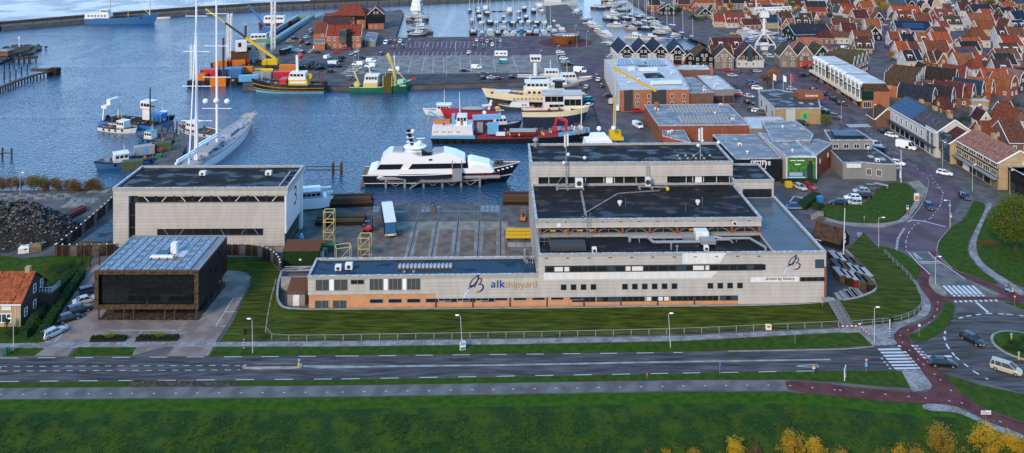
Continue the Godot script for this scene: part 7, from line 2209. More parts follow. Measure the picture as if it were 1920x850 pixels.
func trawlers():
	var t:=ship("trawler","black-hulled trawler with pale blue bottom and yellow deckhouse","fishing boat",541,172,PI)
	var h:=make_hull(31,7.6,3.4,5.4,.9,2.4,2.4)
	pt(h.band(N(),.0,.28),"boot_top",M.sky_blue,t)
	var hu:=pt(h.band(N(),.28,1.0),"hull",M.black,t)
	pt(h.band(N(),.36,.40,.05),"stripe",M.yellow,hu)
	pt(h.band(N(),.68,.72,.05),"stripe",M.yellow,hu)
	pt(h.deck(N(),.78),"deck",M.dark_grey,t)
	pt(cabin(-8.5,-.5,6.0,3.0,5.4,.2,.2),"deckhouse",M.yellow,t)
	pt(bx(-8,3.9,-3.06,-1.2,4.9,-2.96),"name_board",M.white,t)
	var wh:=pt(cabin(-7.6,-.4,5.2,5.4,8.2,.6,.3),"wheelhouse",M.white,t)
	cabin_panes(wh,-6.8,-1.0,5.1,6.8,7.8,4)
	pt(N().bar(V(-3.6,8.2,0),V(-3.4,14.2,0),.9,.9),"mast",M.white,t)
	pt(N().ball(V(-3.4,14.5,0),Vector3.ONE*.6,10),"radome",M.white,t)
	pt(N().rod(V(-8.6,6.4,-.5),V(-8.6,6.4,.5),1.1,1.1,12),"net_drum",M.yellow,t)
	var g:=N()
	for z in [-2.6,2.6]:
		g.bar(V(-13.6,3.2,z),V(-13.2,8.4,z),.3)
		g.bar(V(-13.2,8.4,z),V(-9,5,z),.2)
	g.bar(V(-13.2,8.4,-2.6),V(-13.2,8.4,2.6),.35)
	pt(g,"gantry",M.rusty_steel,t)
	pt(bx(.5,3.4,-2.4,3.2,5.6,2.4),"net_bin",M.red,t)
	pt(N().rod(V(11,4.5,0),V(11,8,0),.12,.1,6),"foremast",M.white,t)
	gear(t,0,12,5,3.6,16,5)
	gear(t,-14,-8,5,3.2,8,6)
	pt(rails(h,1.0,.05,.95,.7),"railing",M.zinc,t)
	t=ship("trawler","green-hulled trawler with raised yellow beam trawl derricks","fishing boat",714,170.5,.0)
	h=make_hull(25,6.6,2.2,4.6,.9,2.4,2.2)
	pt(h.band(N(),.0,1.0),"hull",M.green,t)
	pt(h.band(N(),.94,1.02,.04),"rail",M.white,t)
	pt(h.deck(N(),.8),"deck",M.dark_grey,t)
	pt(cabin(-7.0,-1.0,5.4,2.0,3.8,.2,.2),"deckhouse",M.pale_yellow,t)
	wh=pt(cabin(-6.8,-1.0,4.8,3.8,6.6,.1,.6),"wheelhouse",M.white,t)
	cabin_panes(wh,-6.0,-1.2,4.7,5.2,6.2,4)
	pt(cabin(-6.4,-.6,5.2,6.6,6.9,.2,.2),"wheelhouse_roof",M.white,t)
	pt(N().rod(V(-4.4,6.8,0),V(-4.8,9.6,0),.3,.2,8).ball(V(-4.8,9.8,0),Vector3.ONE*.5,10),"mast",M.white,t)
	var y:Material=M.pale_yellow
	pt(N().rod(V(-9.4,3.4,2),V(-9.4,3.4,3.4),1.2,1.2,12),"winch",y,t)
	pt(N().bar(V(-8.6,2,0),V(-11.2,8.4,0),.5),"stern_post",y,t)
	for s in [-1.0,1.0]:
		pt(N().bar(V(6.2,2.4,s*2.4),V(5,11,s*1.0),.55),"derrick",y,t)
		pt(N().bar(V(5.4,9.4,s*.8),V(2.6,15.2,s*2.0),.7),"trawl_beam",y,t)
		pt(N().bar(V(1.4,2.5,s*3.5),V(1.4,7,s*3.3),.22).bar(V(5,2.5,s*3.5),V(5,7,s*3.3),.22),"net_frame",y,t)
		pt(bx(1.5,-.2,s*3.42-.05,4.9,6.6,s*3.42+.05),"net",mat("net",lin(.12,.10,.03),.95,texs.fine,1.5),t)
	pt(N().bar(V(6,9,0),V(10.2,4.4,0),.3),"stay",y,t)
	pt(N().rod(V(5.8,8,0),V(5.6,14.2,0),.3,.2,8).bar(V(5.6,14.2,-1.4),V(5.6,14.2,1.4),.5,.3),"mast",M.white,t)
	pt(bx(7,3.2,-1.6,9.4,4.6,1.6),"foredeck_box",mat("mint",lin(.25,.65,.42),.5),t)
	pt(N().bar(V(12.6,5,0),V(14.6,5.2,0),.06,.7),"flag",M.red,t)
	text(t,"UK64",V(8,2.2,2.55),-.18,.8,M.white,.12)
func basin_ships():
	var t:=ship("motor_launch","white motor launch with a tall mast beside the red vessel","boat",829,215,PI)
	var h:=make_hull(14.5,4.2,1.7,2.4,.9,2.2,1.4)
	pt(h.band(N(),.0,1.0),"hull",M.white,t)
	pt(h.band(N(),.06,.2,.03),"boot_top",M.black,t)
	pt(h.deck(N(),.9),"deck",M.canvas_grey,t)
	var wh:=pt(cabin(-3.0,2.4,3.2,1.5,3.9,.8,.2),"wheelhouse",M.white,t)
	cabin_panes(wh,-2.6,1.6,3.15,2.6,3.4,4)
	pt(cabin(-3.6,2.2,3.6,3.9,4.1,.1,.1),"roof",M.white,t)
	pt(N().rod(V(-.8,4,0),V(-.8,9.2,0),.14,.08,6).bar(V(-.8,8,-.8),V(-.8,8,.8),.1),"mast",M.white,t)
	t=ship("red_vessel","bright red covered fast vessel moored bow outward beside the launch","ship",879,231,PI)
	h=make_hull(20.5,6.0,4.2,5.2,.95,3.0,3.2)
	pt(h.band(N(),.0,.45),"lower_hull",M.maroon,t)
	pt(h.band(N(),.45,.72,-.3),"hull_band",M.deck_red,t)
	pt(h.band(N(),.72,1.0),"hull",M.red,t)
	pt(h.deck(N(),.95),"deck",M.deck_red,t)
	for i in 12:pt(bx(-8.0+i*1.3,2,-2.86,-7.8+i*1.3,3.6,-2.7),"frame",M.maroon,t)
	pt(N().ball(V(-1.6,5.2,0),V(4.6,.7,1.2),14),"tender",M.canvas_grey,t)
	pt(N().rod(V(-5.6,4.6,-3.03),V(-5.6,4.6,-2.95),.7,.7,14),"emblem",M.white_trim,t)
	pt(N().bar(V(-7,4.8,0),V(-8,8.2,0),.6,.8).bar(V(-4.8,6.2,0),V(-8.2,6.6,0),1.6,.3),"radar_arch",M.white,t)
	pt(N().ball(V(-10.2,5.6,-1),V(1,.7,.8),10),"yellow_cover",M.yellow,t)
	pt(N().rod(V(3.2,4.6,-1.5),V(3.2,9.8,-1.5),.12,.1,6),"mast",M.white,t)
	t=ship("crew_boat","small white and grey crew boat behind the red-decked workboat","boat",945,240,.2)
	h=make_hull(13,4.2,1.7,2.3,.9,2.4,1.2)
	pt(h.band(N(),.0,1.0),"hull",M.dark_grey,t)
	pt(h.deck(N(),.9),"deck",M.canvas_grey,t)
	wh=pt(cabin(-3.6,1.0,3.2,1.6,4.0,.6,.2),"wheelhouse",M.white,t)
	cabin_panes(wh,-3.2,.6,3.15,2.8,3.6,3)
	pt(N().rod(V(-1.4,4,0),V(-1.4,7,0),.1,.08,6).bar(V(-2.8,6.2,0),V(0,6.2,0),.3,.2),"mast",M.white,t)
	t=ship("open_launch","grey open launch with small white cabin beside the cream ship","boat",968,205,PI)
	h=make_hull(13.5,3.6,1.3,2.0,.8,2.2,1.6)
	pt(h.band(N(),.0,1.0),"hull",M.dark_grey,t)
	pt(h.band(N(),.9,1.02,.03),"rail",M.white,t)
	pt(h.deck(N(),.85),"deck",M.canvas_grey,t)
	pt(cabin(-5.0,2.6,2.8,1.2,2.6,.9,.2),"cabin",M.white,t)
	for x in [-3.8,-2.8]:pt(bx(x,1.7,-1.42,x+.6,2.2,-1.3),"pane",M.glass_dark,t)
	t=ship("cream_ship","cream-hulled old ship with tall white wheelhouse and row of portholes","ship",1000,196,PI)
	h=make_hull(40,7.6,4.0,6.4,.75,1.9,3.4)
	pt(h.band(N(),.0,.2),"boot_top",M.maroon,t)
	pt(h.band(N(),.2,.5),"lower_hull",M.black,t)
	pt(h.band(N(),.5,1.0),"hull",M.cream,t)
	pt(h.deck(N(),.88),"deck",M.teak,t)
	for i in 12:pt(N().rod(V(-9.0+i*1.5,3.1,-3.95),V(-9.0+i*1.5,3.1,-3.6),.25,.25,8),"porthole",M.glass_dark,t)
	pt(cabin(-12,4.0,6.4,3.6,6.6,.3,.3),"deckhouse",M.cream,t)
	for i in 5:pt(bx(-6.5+i*1.9,4.9,-3.2,-5.5+i*1.9,5.8,-3.08),"pane",M.glass_dark,t)
	wh=pt(cabin(-6.0,3.0,5.2,6.6,9.0,.3,.3),"wheelhouse",M.white,t)
	cabin_panes(wh,-5.4,2.6,5.15,7.6,8.5,5)
	pt(cabin(-6.4,3.4,5.8,9.0,9.2,.1,.1),"wheelhouse_roof",M.white,t)
	pt(N().rod(V(1.4,9.2,0),V(1,11.4,0),.3,.2,6).bar(V(-1,10.6,0),V(2.8,10.6,0),.5,.3),"mast",M.white,t)
	pt(cabin(-11.4,-8.2,3.0,6.6,9.4,.2,.2),"funnel",M.black,t)
	pt(bx(9,4.8,-1.6,15,5.4,1.6),"hatch",M.white,t)
	gear(t,4,17,4,4.6,12,11)
	pt(rails(h,1.0,.05,.97,.8),"railing",M.zinc,t)
	t=ship("houseboat","white houseboat with large dark windows above the wrapped hull","houseboat",1054,207,.02)
	pt(bx(-7.6,-.6,-3.6,7.6,1,3.6),"pontoon",M.concrete_pale,t)
	pt(bx(-7.2,1,-3.2,7.2,6.4,3.2),"house",M.white,t)
	pt(bx(-7.5,6.4,-3.6,7.5,6.9,3.6),"roof",M.felt_pale,t)
	for i in 3:pt(bx(-6.6+i*2.3,4,3.2,-4.4+i*2.3,6,3.26),"pane",M.glass_dark,t)
	for i in 3:pt(bx(.6+i*2.1,2.6,3.2,2.6+i*2.1,4.9,3.26),"pane",M.glass_dark,t)
	for i in 3:pt(bx(-5.0+i*1.8,1.4,3.2,-3.3+i*1.8,3,3.26),"pane",M.glass_dark,t)
	t=ship("bare_hull","high dark blue wrapped hull with cream scalloped edge and empty brown deck","ship",1042,236,.03)
	h=make_hull(24,6.2,5.6,7.0,.9,2.4,3.0)
	pt(h.band(N(),.0,.72),"hull_wrap",mat("wrap_blue",lin(.03,.045,.08),.6,texs.blotch,2.0),t)
	pt(h.band(N(),.72,1.0,.06),"gunwale",M.cream,t)
	pt(h.deck(N(),.86),"deck",M.maroon,t)
	pt(N().soft(V(3,4.9,-.8),V(5.2,6,.8),.1),"deck_box",M.cream,t)
	gear(t,-10,8,4,5.0,16,12)
	for k in [[1037,150,"rescue_boat","white patrol boat with radar arch at the quay corner",M.white,18.0,.05],[1068,158,"fishing_cutter","white fishing cutter with yellow mast by the quay corner",M.white,20.0,.1],[1050,168,"pilot_boat","low white cabin boat behind the cream ship",M.canvas_grey,17.0,.0]]:
		t=ship(k[2],k[3],"boat",k[0],k[1],k[6])
		h=make_hull(k[5],5.0,2.2,3.4,.9,2.2,2.0)
		pt(h.band(N(),.0,1.0),"hull",k[4],t)
		pt(h.band(N(),.5,.65,.03),"stripe",M.blue,t)
		pt(h.deck(N(),.9),"deck",M.canvas_grey,t)
		wh=pt(cabin(-4,3,3.8,2.2,4.8,.8,.3),"wheelhouse",M.white,t)
		cabin_panes(wh,-3.4,2.2,3.75,3.4,4.3,4)
		pt(N().rod(V(-1,4.8,0),V(-1.2,9,0),.2,.1,6).bar(V(-1.1,7.4,-1),V(-1.1,7.4,1),.3,.2),"mast",M.yellow if k[2]=="fishing_cutter" else M.white,t)
	t=ship("control_tower_boat","white boat with a raised wheelhouse on a post at the quay corner","boat",1004,150,.0)
	h=make_hull(16,4.6,2.0,3.0,.9,2.2,1.6)
	pt(h.band(N(),.0,1.0),"hull",M.white,t)
	pt(h.deck(N(),.9),"deck",M.canvas_grey,t)
	pt(N().rod(V(0,1.8,0),V(0,8.4,0),.9,.9,10),"column",M.white,t)
	wh=pt(cabin(-2.2,2.2,3.4,8.4,10.8,-.3,-.3),"wheelhouse",M.white,t)
	cabin_panes(wh,-2.0,2.0,3.6,9.2,10.2,3,3,-.3)
	t=ship("motor_cruiser","white cruiser with twin satellite domes half hidden behind the hall","yacht",1135,290,.1)
	h=make_hull(20,5.4,2.4,3.4,.9,2.2,2.4)
	pt(h.band(N(),.0,1.0),"hull",M.white_gloss,t)
	pt(h.deck(N(),.95),"deck",M.canvas_grey,t)
	pt(cabin(-7,3,4.4,2.4,5.2,1.6,.6),"cabin",M.white_gloss,t)
	pt(cabin(-5,1,3.6,5.2,6.6,1.0,.6),"flybridge",M.white_gloss,t)
	for x in [-2.0,2.6]:pt(N().ball(V(x,8.2,0),Vector3.ONE*.75,12),"satellite_dome",M.white_gloss,t)
	t=thing("slewing_crane","slim yellow slewing crane with a grey mast behind the hall roof","crane",G(1153,274,0))
	pt(N().rod(Vector3.ZERO,V(.4,24,0),.3,.2,8),"mast",M.pole_grey,t)
	pt(N().bar(V(-.5,5,.3),V(-.2,16,.3),.35),"ram",M.yellow,t)
	pt(N().bar(V(-.2,24.6,0),V(13.2,17.2,-1),.5,.7).bar(V(-1,27.5,0),V(.2,23,0),.4),"jib",M.yellow,t)
	pt(bx(-1.8,3,-1,1.8,5,1).box(V(-2.6,2.2,-1.4),V(2.6,3,1.4)),"base_frame",M.yellow,t)
func coaster():
	var t:=ship("coaster","long blue coaster with white aft deckhouse and two masts along the breakwater","ship",229,44,.03)
	var h:=make_hull(45,7.4,3.8,6.0,.8,2.2,3.0)
	pt(h.band(N(),.0,1.0),"hull",M.coaster_blue,t)
	pt(h.deck(N(),.88),"deck",M.dark_grey,t)
	pt(cabin(-22,-7,6.4,3.4,6.6,.4,.2),"deckhouse",M.white,t)
	for i in 6:pt(bx(-20+i*2.0,4.8,3.12,-19+i*2.0,5.7,3.24),"pane",M.glass_dark,t)
	var wh:=pt(cabin(-13.0,-8.0,5.0,6.6,9.0,.4,.2),"wheelhouse",M.white,t)
	cabin_panes(wh,-12.4,-8.4,4.95,7.6,8.6,4)
	pt(cabin(-6.0,13.0,5.4,3.4,4.6,.2,.2),"hatch_cover",M.timber_dark,t)
	for x in [-7.6,17.0]:pt(N().rod(V(x,4,0),V(x,26,0),.4,.24,8),"mast",mat("mast_cream",lin(.62,.5,.36),.5),t)
	pt(N().rod(V(17,6,0),V(8.5,12,0),.2,.14,6),"derrick",M.mast_cream,t)
	pt(N().bar(V(4.6,4.6,2.4),V(4.6,7,2.4),.4),"vent",M.yellow,t)
	t=ship("dinghy","small white dinghy at the blue coaster's bow","boat",302,35.5,.1)
	h=make_hull(12,3.0,1.0,1.4,.8,2.0,1.0)
	pt(h.band(N(),.0,1.0),"hull",M.white,t)
	pt(h.deck(N(),.6),"seat",M.teak,t)
func west_pier():
	var t:=ship("spud_barge","orange work barge with lattice spud legs and rusty piles","barge",408,158,.05)
	pt(bx(-12,-.8,-9,9,2,3),"pontoon",M.timber_dark,t)
	pt(bx(-2,-.3,3,4.5,4,4.2),"orange_apron",M.orange,t)
	pt(bx(-9,2,-2,-5,4.6,2),"deck_box",M.orange,t)
	pt(bx(-8.4,2,-7,-1,5.6,-3),"red_house",M.red,t)
	pt(bx(5,2,-8,9,6,-3),"blue_winch",M.coaster_blue,t)
	for k in [[-10.5,.5],[-4.5,-40.0]]:
		var lg:=N()
		for q in [[-.8,-.8],[.8,-.8],[.8,.8],[-.8,.8]]:lg.bar(V(k[0]+q[0],-2,q[1]),V(k[0]+q[0],17,q[1]),.3)
		for i in 10:
			lg.bar(V(k[0]-.8,-1+i*1.8,.8),V(k[0]+.8,.8+i*1.8,.8),.14)
			lg.bar(V(k[0]-.8,-1+i*1.8,.8),V(k[0]+.8,-1+i*1.8,.8),.14)
		if k[1]>-10:pt(lg,"lattice_leg",M.white,t)
	for k in [[1.2,-4.0,19.0],[19.0,-26.0,24.0]]:
		if k[0]<10:pt(N().rod(V(k[0],-2,k[1]),V(k[0],k[2],k[1]),.5,.5,10),"spud_pile",M.rusty_steel,t)
	gear(t,-11,8,10,2.0,40,7)
	t=ship("work_barge","blue work barge loaded with orange containers beside the spud barge","barge",437,150,.1)
	var h:=make_hull(20,8,2.4,3.6,.95,3,2)
	pt(h.band(N(),.0,1.0),"hull",M.dark_grey,t)
	pt(h.deck(N(),.95),"deck",M.timber_dark,t)
	pt(bx(-6,2.2,-3,2,5.2,2.4),"blue_plant",M.coaster_blue,t)
	pt(bx(3,2.6,-3,8,5.4,-.5),"container",M.orange,t)
	pt(N().bar(V(3.4,2.5,2.4),V(2.6,5,2.4),.5),"davit",M.orange,t)
	gear(t,-9,8,6,2.3,24,8)
	t=ship("container_barge","orange pontoon with a white crane cab and stacked containers","barge",446,128,.35)
	pt(bx(-12,-.8,-8,12,1.8,7),"pontoon",M.timber_dark,t)
	for k in [[-11,-5,.5,3.2,1.8,4.4],[-2.6,3,1.0,3.6,1.8,4.2]]:pt(bx(k[0],k[4],k[2],k[1],k[5],k[3]),"container",M.orange,t)
	pt(bx(-3,1.8,-7,5,7,-4.4),"crane_house",M.rusty_steel,t)
	for i in 9:pt(bx(-9+i*2.2,1.8,-4+(i%3),-7.6+i*2.2,2.6+(i*7%5)*.35,-2.4+(i%3)),"deck_gear",[M.timber_dark,M.grey,M.red,M.coaster_blue][i%4],t)
	pt(bx(-1,7,-7,4,12,-3.6),"crane_cab",M.white,t)
	pt(bx(.2,9.2,-3.6,1.6,11.2,-3.54),"pane",M.glass_dark,t)
	gear(t,-11,11,13,1.8,40,9)
	t=ship("spud_pile","dark brown steel pile standing in the water beside the containers","pile",460,96,.0)
	pt(N().rod(V(0,-2,0),V(0,13.5,0),.6,.6,10),"shaft",M.rusty_steel,t)
	pt(N().rod(V(0,13.5,0),V(0,14.4,0),.65,.1,10),"cap",M.cream,t)
	pt(bx(-1.6,0,-1.6,1.6,3.4,1.6),"collar",M.yellow,t)
	for k in [[430,108,22.0],[512,92,25.0]]:
		t=ship("lattice_leg","tall white lattice leg standing at the barge moorings","mast",k[0],k[1],.0,"lattice legs at the barge moorings")
		var lg:=N()
		for q in [[-.9,-.9],[.9,-.9],[.9,.9],[-.9,.9]]:lg.bar(V(q[0],-2,q[1]),V(q[0],k[2],q[1]),.4)
		pt(lg,"corner_post",M.white,t)
		var br:=N()
		for i in int(k[2]/2):
			br.bar(V(-.9,i*2.0,.9),V(.9,i*2.0+2.0,.9),.2)
			br.bar(V(-.9,i*2.0,.9),V(.9,i*2.0,.9),.2)
		pt(br,"lattice",M.white,t)
	t=ship("accommodation_block","cream two-storey site cabin stacked on a pontoon at the pier","cabin",478,116,.15)
	pt(bx(-8,-.6,-5,8,1.6,5),"pontoon",M.timber_dark,t)
	for k in [0,1]:
		pt(bx(-6,1.6+k*3.6,-3,5,5.1+k*3.6,3),"cabin_unit",mat("cabin_cream",lin(.50,.48,.43),.6,texs.blotch,4.0),t)
	for x in [-3.2,1.0]:pt(bx(x,6.2,3,x+1.8,7.6,3.05),"pane",M.glass_dark,t)
	var a:=G(497,86,SEA)
	var b:=G(574,37,SEA)
	var d:=b-a
	t=thing("hopper_barge","long open hopper barge with pale blue sides and green ends along the pier","barge",(a+b)*.5,atan2(-d.z,d.x))
	var l:=d.length()
	pt(bx(-l/2,-.8,-5.4,l/2,1,5.4),"hull",M.black,t)
	for s in [-1.0,1.0]:
		pt(bx(-l/2+8,1,s*4.6-.8,l/2-8,3.4,s*4.6+.8),"side_deck",mat("pale_blue",lin(.28,.42,.50),.6,texs.blotch,4.0),t)
		pt(bx(-l/2+8,3.4,s*3.9-.15,l/2-8,4,s*3.9+.15),"coaming",M.white_trim,t)
	pt(bx(-l/2+8,1,-3.8,l/2-8,1.2,3.8),"hold",M.timber_dark,t)
	for s in [-1.0,1.0]:pt(bx(s*(l/2-4)-4,1.0,-5.4,s*(l/2-4)+4,3.2,5.4),"end_deck",mat("barge_green",lin(.20,.34,.20),.6,texs.blotch,4.0),t)
	t=ship("push_tug","white and blue push tug behind the hopper barge","tug",483,82,.2)
	var ht:=make_hull(22,8,2.6,3.4,.9,3,1.4)
	pt(ht.band(N(),.0,1.0),"hull",M.coaster_blue,t)
	pt(ht.deck(N(),.9),"deck",M.canvas_grey,t)
	var wh:=pt(cabin(-4,5,6,2.6,5.2,.6,.4),"deckhouse",M.white,t)
	cabin_panes(wh,-3.5,4.4,5.95,3.8,4.8,4)
	pt(N().bar(V(6,3,0),V(9.4,17,0),.6),"spud_leg",M.white,t)
	t=ship("excavator","blue long-arm excavator on the barge behind the tug","excavator",500,70,.0)
	pt(bx(-5,0,-4,6,2,4),"pontoon",M.timber_dark,t)
	pt(bx(-2,2,-2,3,6,2),"cab",M.coaster_blue,t)
	pt(N().bar(V(0,5,0),V(-6,13,0),.9).bar(V(-6,13,0),V(-10,18,0),.7).bar(V(-10,18,0),V(-12,17,0),.9),"arm",M.coaster_blue,t)
	t=ship("inspection_vessel","small white and red vessel beyond the hopper barge","boat",520,50,.0)
	ht=make_hull(22,6,2.6,3.6,.9,2.4,2)
	pt(ht.band(N(),.0,1.0),"hull",M.maroon,t)
	pt(ht.deck(N(),.9),"deck",M.canvas_grey,t)
	wh=pt(cabin(-8,5,5,2.4,6.6,.6,.4),"deckhouse",M.white,t)
	cabin_panes(wh,-7,4,4.95,4.8,6.0,6)
	var p:=G(507,128,0)
	t=thing("mobile_crane","yellow mobile crane with long raised telescopic boom on the pier","crane",p,.0)
	pt(bx(-2.4,.6,-1.4,9,1.8,1.4),"chassis",M.dark_grey,t)
	for x in [-1.2,1.2,4.6,7.4]:
		for z in [-1.3,1.3]:pt(N().rod(V(x,.6,z-.25),V(x,.6,z+.25),.62,.62,10),"wheel",M.tyre,t)
	pt(N().soft(V(-3,1.8,-1.5),V(3.4,4.2,1.5),.2),"superstructure",M.yellow,t)
	pt(N().soft(V(-3.4,1.8,1),V(-1.4,4,2),.2),"cab",M.yellow,t)
	var foot:=V(2.2,4.4,0)
	var tip:=V(-30,27,-1)
	pt(N().bar(foot,foot.lerp(tip,.42),.9,1.1),"boom_base",M.yellow,t)
	pt(N().bar(foot.lerp(tip,.40),foot.lerp(tip,.72),.65,.85),"boom_section",M.dark_grey,t)
	pt(N().bar(foot.lerp(tip,.70),tip,.45,.6),"boom_tip",M.yellow,t)
	pt(N().bar(V(-1.5,3.6,0),foot.lerp(tip,.3),.5),"luffing_ram",M.zinc,t)
	t=thing("yellow_pipe","short fat yellow pipe lying on the pier beside the crane","pipe",G(495,136,0),.05)
	pt(N().rod(V(-4,1,0),V(4,1,0),.9,.9,12),"shell",M.yellow,t)
	pt(N().rod(V(-4.05,1,0),V(-4,1,0),.75,.75,12),"opening",M.black,t)
	for k in [[541,133,.02,"orange","bright orange skip container heaped with scrap on the quay"],[531,146,.1,"red","small red container on the quay behind the black trawler"],[492,147,.0,"grey","long grey low container on the quay behind the black trawler"],[466,153,.2,"sky_blue","pale blue site container at the end of the quay"]]:
		t=thing("container",k[4],"container",G(k[0],k[1],0),k[2])
		pt(bx(-4,.2,-1.3,4,2.8,1.3),"shell",M[k[3]],t)
		for i in 9:pt(bx(-3.8+i*.9,.3,1.3,-3.5+i*.9,2.7,1.38),"rib",M[k[3]],t)
	t=thing("scrap_heap","dark heap of nets and scrap on the quay","heap",G(588,127,0))
	var hp:=N()
	for i in 70:
		var q:=V(rng.randfn(0,5.0),0,rng.randfn(0,3.0))
		hp.ball(q+V(0,.5+2.4*exp(-q.length()*.2),0),V(rng.randf_range(.7,1.8),rng.randf_range(.4,1.1),rng.randf_range(.7,1.6)),6)
	pt(hp,"netting",M.black,t)
	pt(N().ball(V(-6,5.5,0),Vector3.ONE*1.2,10),"red_buoy",M.red,t)
func tug(label:String,px:float,py:float,turn:float,l:float,hullm:Material,topm:Material=null,called:String="tug_boat")->Node3D:
	var t:=ship(called,label,"boat",px,py,turn)
	var h:=make_hull(l,l*.34,1.4,2.3,.9,2.2,1.2)
	pt(h.band(N(),.0,1.0),"hull",hullm,t)
	pt(h.band(N(),.9,1.02,.06),"rubbing_strake",M.rubber,t)
	pt(h.deck(N(),.86),"deck",M.dark_grey,t)
	var x:=l*.06
	var wh:=pt(cabin(x-l*.06,x+l*.16,l*.2,1.4,3.8,.3,.2),"wheelhouse",M.white,t)
	cabin_panes(wh,x-l*.05,x+l*.14,l*.2-.1,2.6,3.4,3)
	pt(cabin(x-l*.07,x+l*.16,l*.21,3.8,3.95,.1,.1),"roof",topm if topm else M.white,wh)
	pt(N().rod(V(x,4,0),V(x,6.4,0),.09,.06,6).bar(V(x,5.4,-.7),V(x,5.4,.7),.12),"mast",M.white,t)
	pt(N().rod(V(-l*.25,1.2,-.5),V(-l*.25,1.2,.5),.5,.5,8),"winch",M.orange,t)
	gear(t,-l*.4,-l*.1,l*.2,1.0,9,int(px))
	gear(t,l*.28,l*.4,l*.1,1.6,4,int(py))
	pt(rails(h,1.0,.1,.95,.6),"railing",M.zinc,t)
	for s in [-1.0,1.0]:
		for i in 4:
			var p:=h.at(.2+i*.17,.8)
			pt(N().rod(V(p.x,p.y-.2,p.z*s),V(p.x,p.y-.2,(p.z+.22)*s),.36,.36,8),"fender_tyre",M.tyre,t)
	return t
func jetty_boats():
	var j:=N()
	j.prism(plan([281.7,312.3,295.8,298.2,310,284.1,331.1,264.7,320.5,257.6,306.4,250.6,294.1,245.3,288.8,238.2,299.4,236.4,324.1,247,350,261.1,350,271.7,341.7,285.8,336.4,312.3],-.2),-.8,-.1)
	struct(j,"jetty_deck",M.concrete_dark)
	for q in [288.8,238.2,316.1,238.2,324.1,247.9,313.5,257.6,325.8,268.2,329.4,262.9,305.5,285.8,317.9,278.8,302.9,255.9,281.7,241.7,331.1,247.9] .size()/2:
		var a:Array=[288.8,238.2,316.1,238.2,324.1,247.9,313.5,257.6,325.8,268.2,329.4,262.9,305.5,285.8,317.9,278.8,302.9,255.9,281.7,241.7,331.1,247.9]
		var p:=G(a[q*2],a[q*2+1],SEA)
		solo(N().rod(V(0,-2,0),V(0,3.6,0),.28,.25,8).ball(V(0,3.6,0),V(.3,.12,.3),8),"mooring_post",M.timber,"brown timber mooring post at the work jetty","post","mooring posts of the work jetty",p)
	var rl:=N()
	var ra:Array=[311.7,311.4,327.6,296.4,338.2,287.6]
	rail_run(rl,[G(ra[0],ra[1],0),G(ra[2],ra[3],0),G(ra[4],ra[5],0)],1.3,1.6)
	solo(rl,"jetty_railing",M.dark_grey,"grey railing along the edge of the work jetty","railing")
	tug("white and blue tug with open working deck at the pontoon corner",224,246,-.35,15.5,M.white)
	tug("small navy harbour launch with white wheelhouse behind the pontoon",301,229,.1,10,M.navy_hull)
	tug("blue workboat with green-topped white wheelhouse at the jetty",289,268,PI-.3,14,M.coaster_blue,M.teal)
	tug("larger blue workboat with white wheelhouse beside the olive container",240,308,PI+.55,19,M.coaster_blue)
	tug("white patrol tug with cluttered deck inside the jetty",372,250,PI-.45,19,M.boat_white)
	var t:=ship("pontoon_barge","black-decked pontoon with blue sides and a white wheelhouse tower","barge",254,233,-.32)
	pt(bx(-12,-.8,-4.6,12,1.2,4.6),"hull",M.blue,t)
	pt(bx(-11.6,1.2,-4.2,11.6,1.35,4.2),"deck",M.timber_dark,t)
	var tw:=pt(bx(1.5,1.3,-4.4,4.6,5.4,-1.6),"tower",M.white,t)
	var wh:=pt(cabin(1.0,5.2,3.8,5.4,8.0,-.3,-.2),"wheelhouse",M.white,t)
	wh.position=V(0,0,-3)
	cabin_panes(wh,1.1,4.9,3.8,6.2,7.3,3)
	for z in [-3.6,3.6]:pt(N().bar(V(-11,1.2,z),V(-10.4,6,z),.5),"gantry_leg",M.white,t)
	pt(bx(-11.5,5.6,-4,-9.2,6.6,4).box(V(-11,6.6,-2.5),V(-9.4,8.4,2)),"gantry_house",M.white,t)
	pt(bx(5.8,1.3,-4,10,4,-1),"engine_box",M.blue,t)
	pt(N().rod(V(8,1.2,2),V(8,14,2),.25,.2,8).bar(V(6,7.6,2),V(10,7.4,2),.3),"pole",M.timber_dark,t)
	pt(N().ball(V(-12.4,1.4,0),V(.9,.9,.9),10),"fender",M.tyre,t)
	gear(t,-9,11,7,1.35,30,10)
	for k in [[270,289,"grey",.55,"pale grey container with a blue door on the jetty"],[248,318,"dark_green",.3,"olive green container beside the larger blue workboat"],[303,283,"dark_green",.3,"olive container with red lifebuoys on the jetty"]]:
		t=thing("container",k[4],"container",G(k[0],k[1],-.1),k[3])
		pt(bx(-2.8,0,-1.3,2.8,2.7,1.3),"shell",mat("olive",lin(.10,.13,.07),.6,texs.blotch,3.0) if k[2]=="dark_green" else M.canvas_grey,t)
		pt(bx(-.7,.1,1.3,.7,2.5,1.36),"door",M.sky_blue if k[2]=="grey" else M.olive,t)
	for k in [[297.5,281,.0],[301.5,280,.0]]:
		t=thing("lifebuoy","red lifebuoy standing on the jetty before the olive container","lifebuoy",G(k[0],k[1],1.1),.0,"lifebuoys on the jetty")
		var ring:=N()
		for i in 12:ring.rod(V(cos(TAU*i/12)*.4,sin(TAU*i/12)*.4,0),V(cos(TAU*(i+1)/12)*.4,sin(TAU*(i+1)/12)*.4,0),.12,.12,6)
		pt(ring,"ring",M.red,t)
		pt(N().rod(V(0,-1.1,0),V(0,-.4,0),.05,.05,6),"stand",M.dark_grey,t)
	t=thing("wheelie_bin","bright green box on the work jetty","bin",G(298,296,-.1))
	pt(bx(-.8,0,-.6,.8,1,.6),"box",M.green,t)
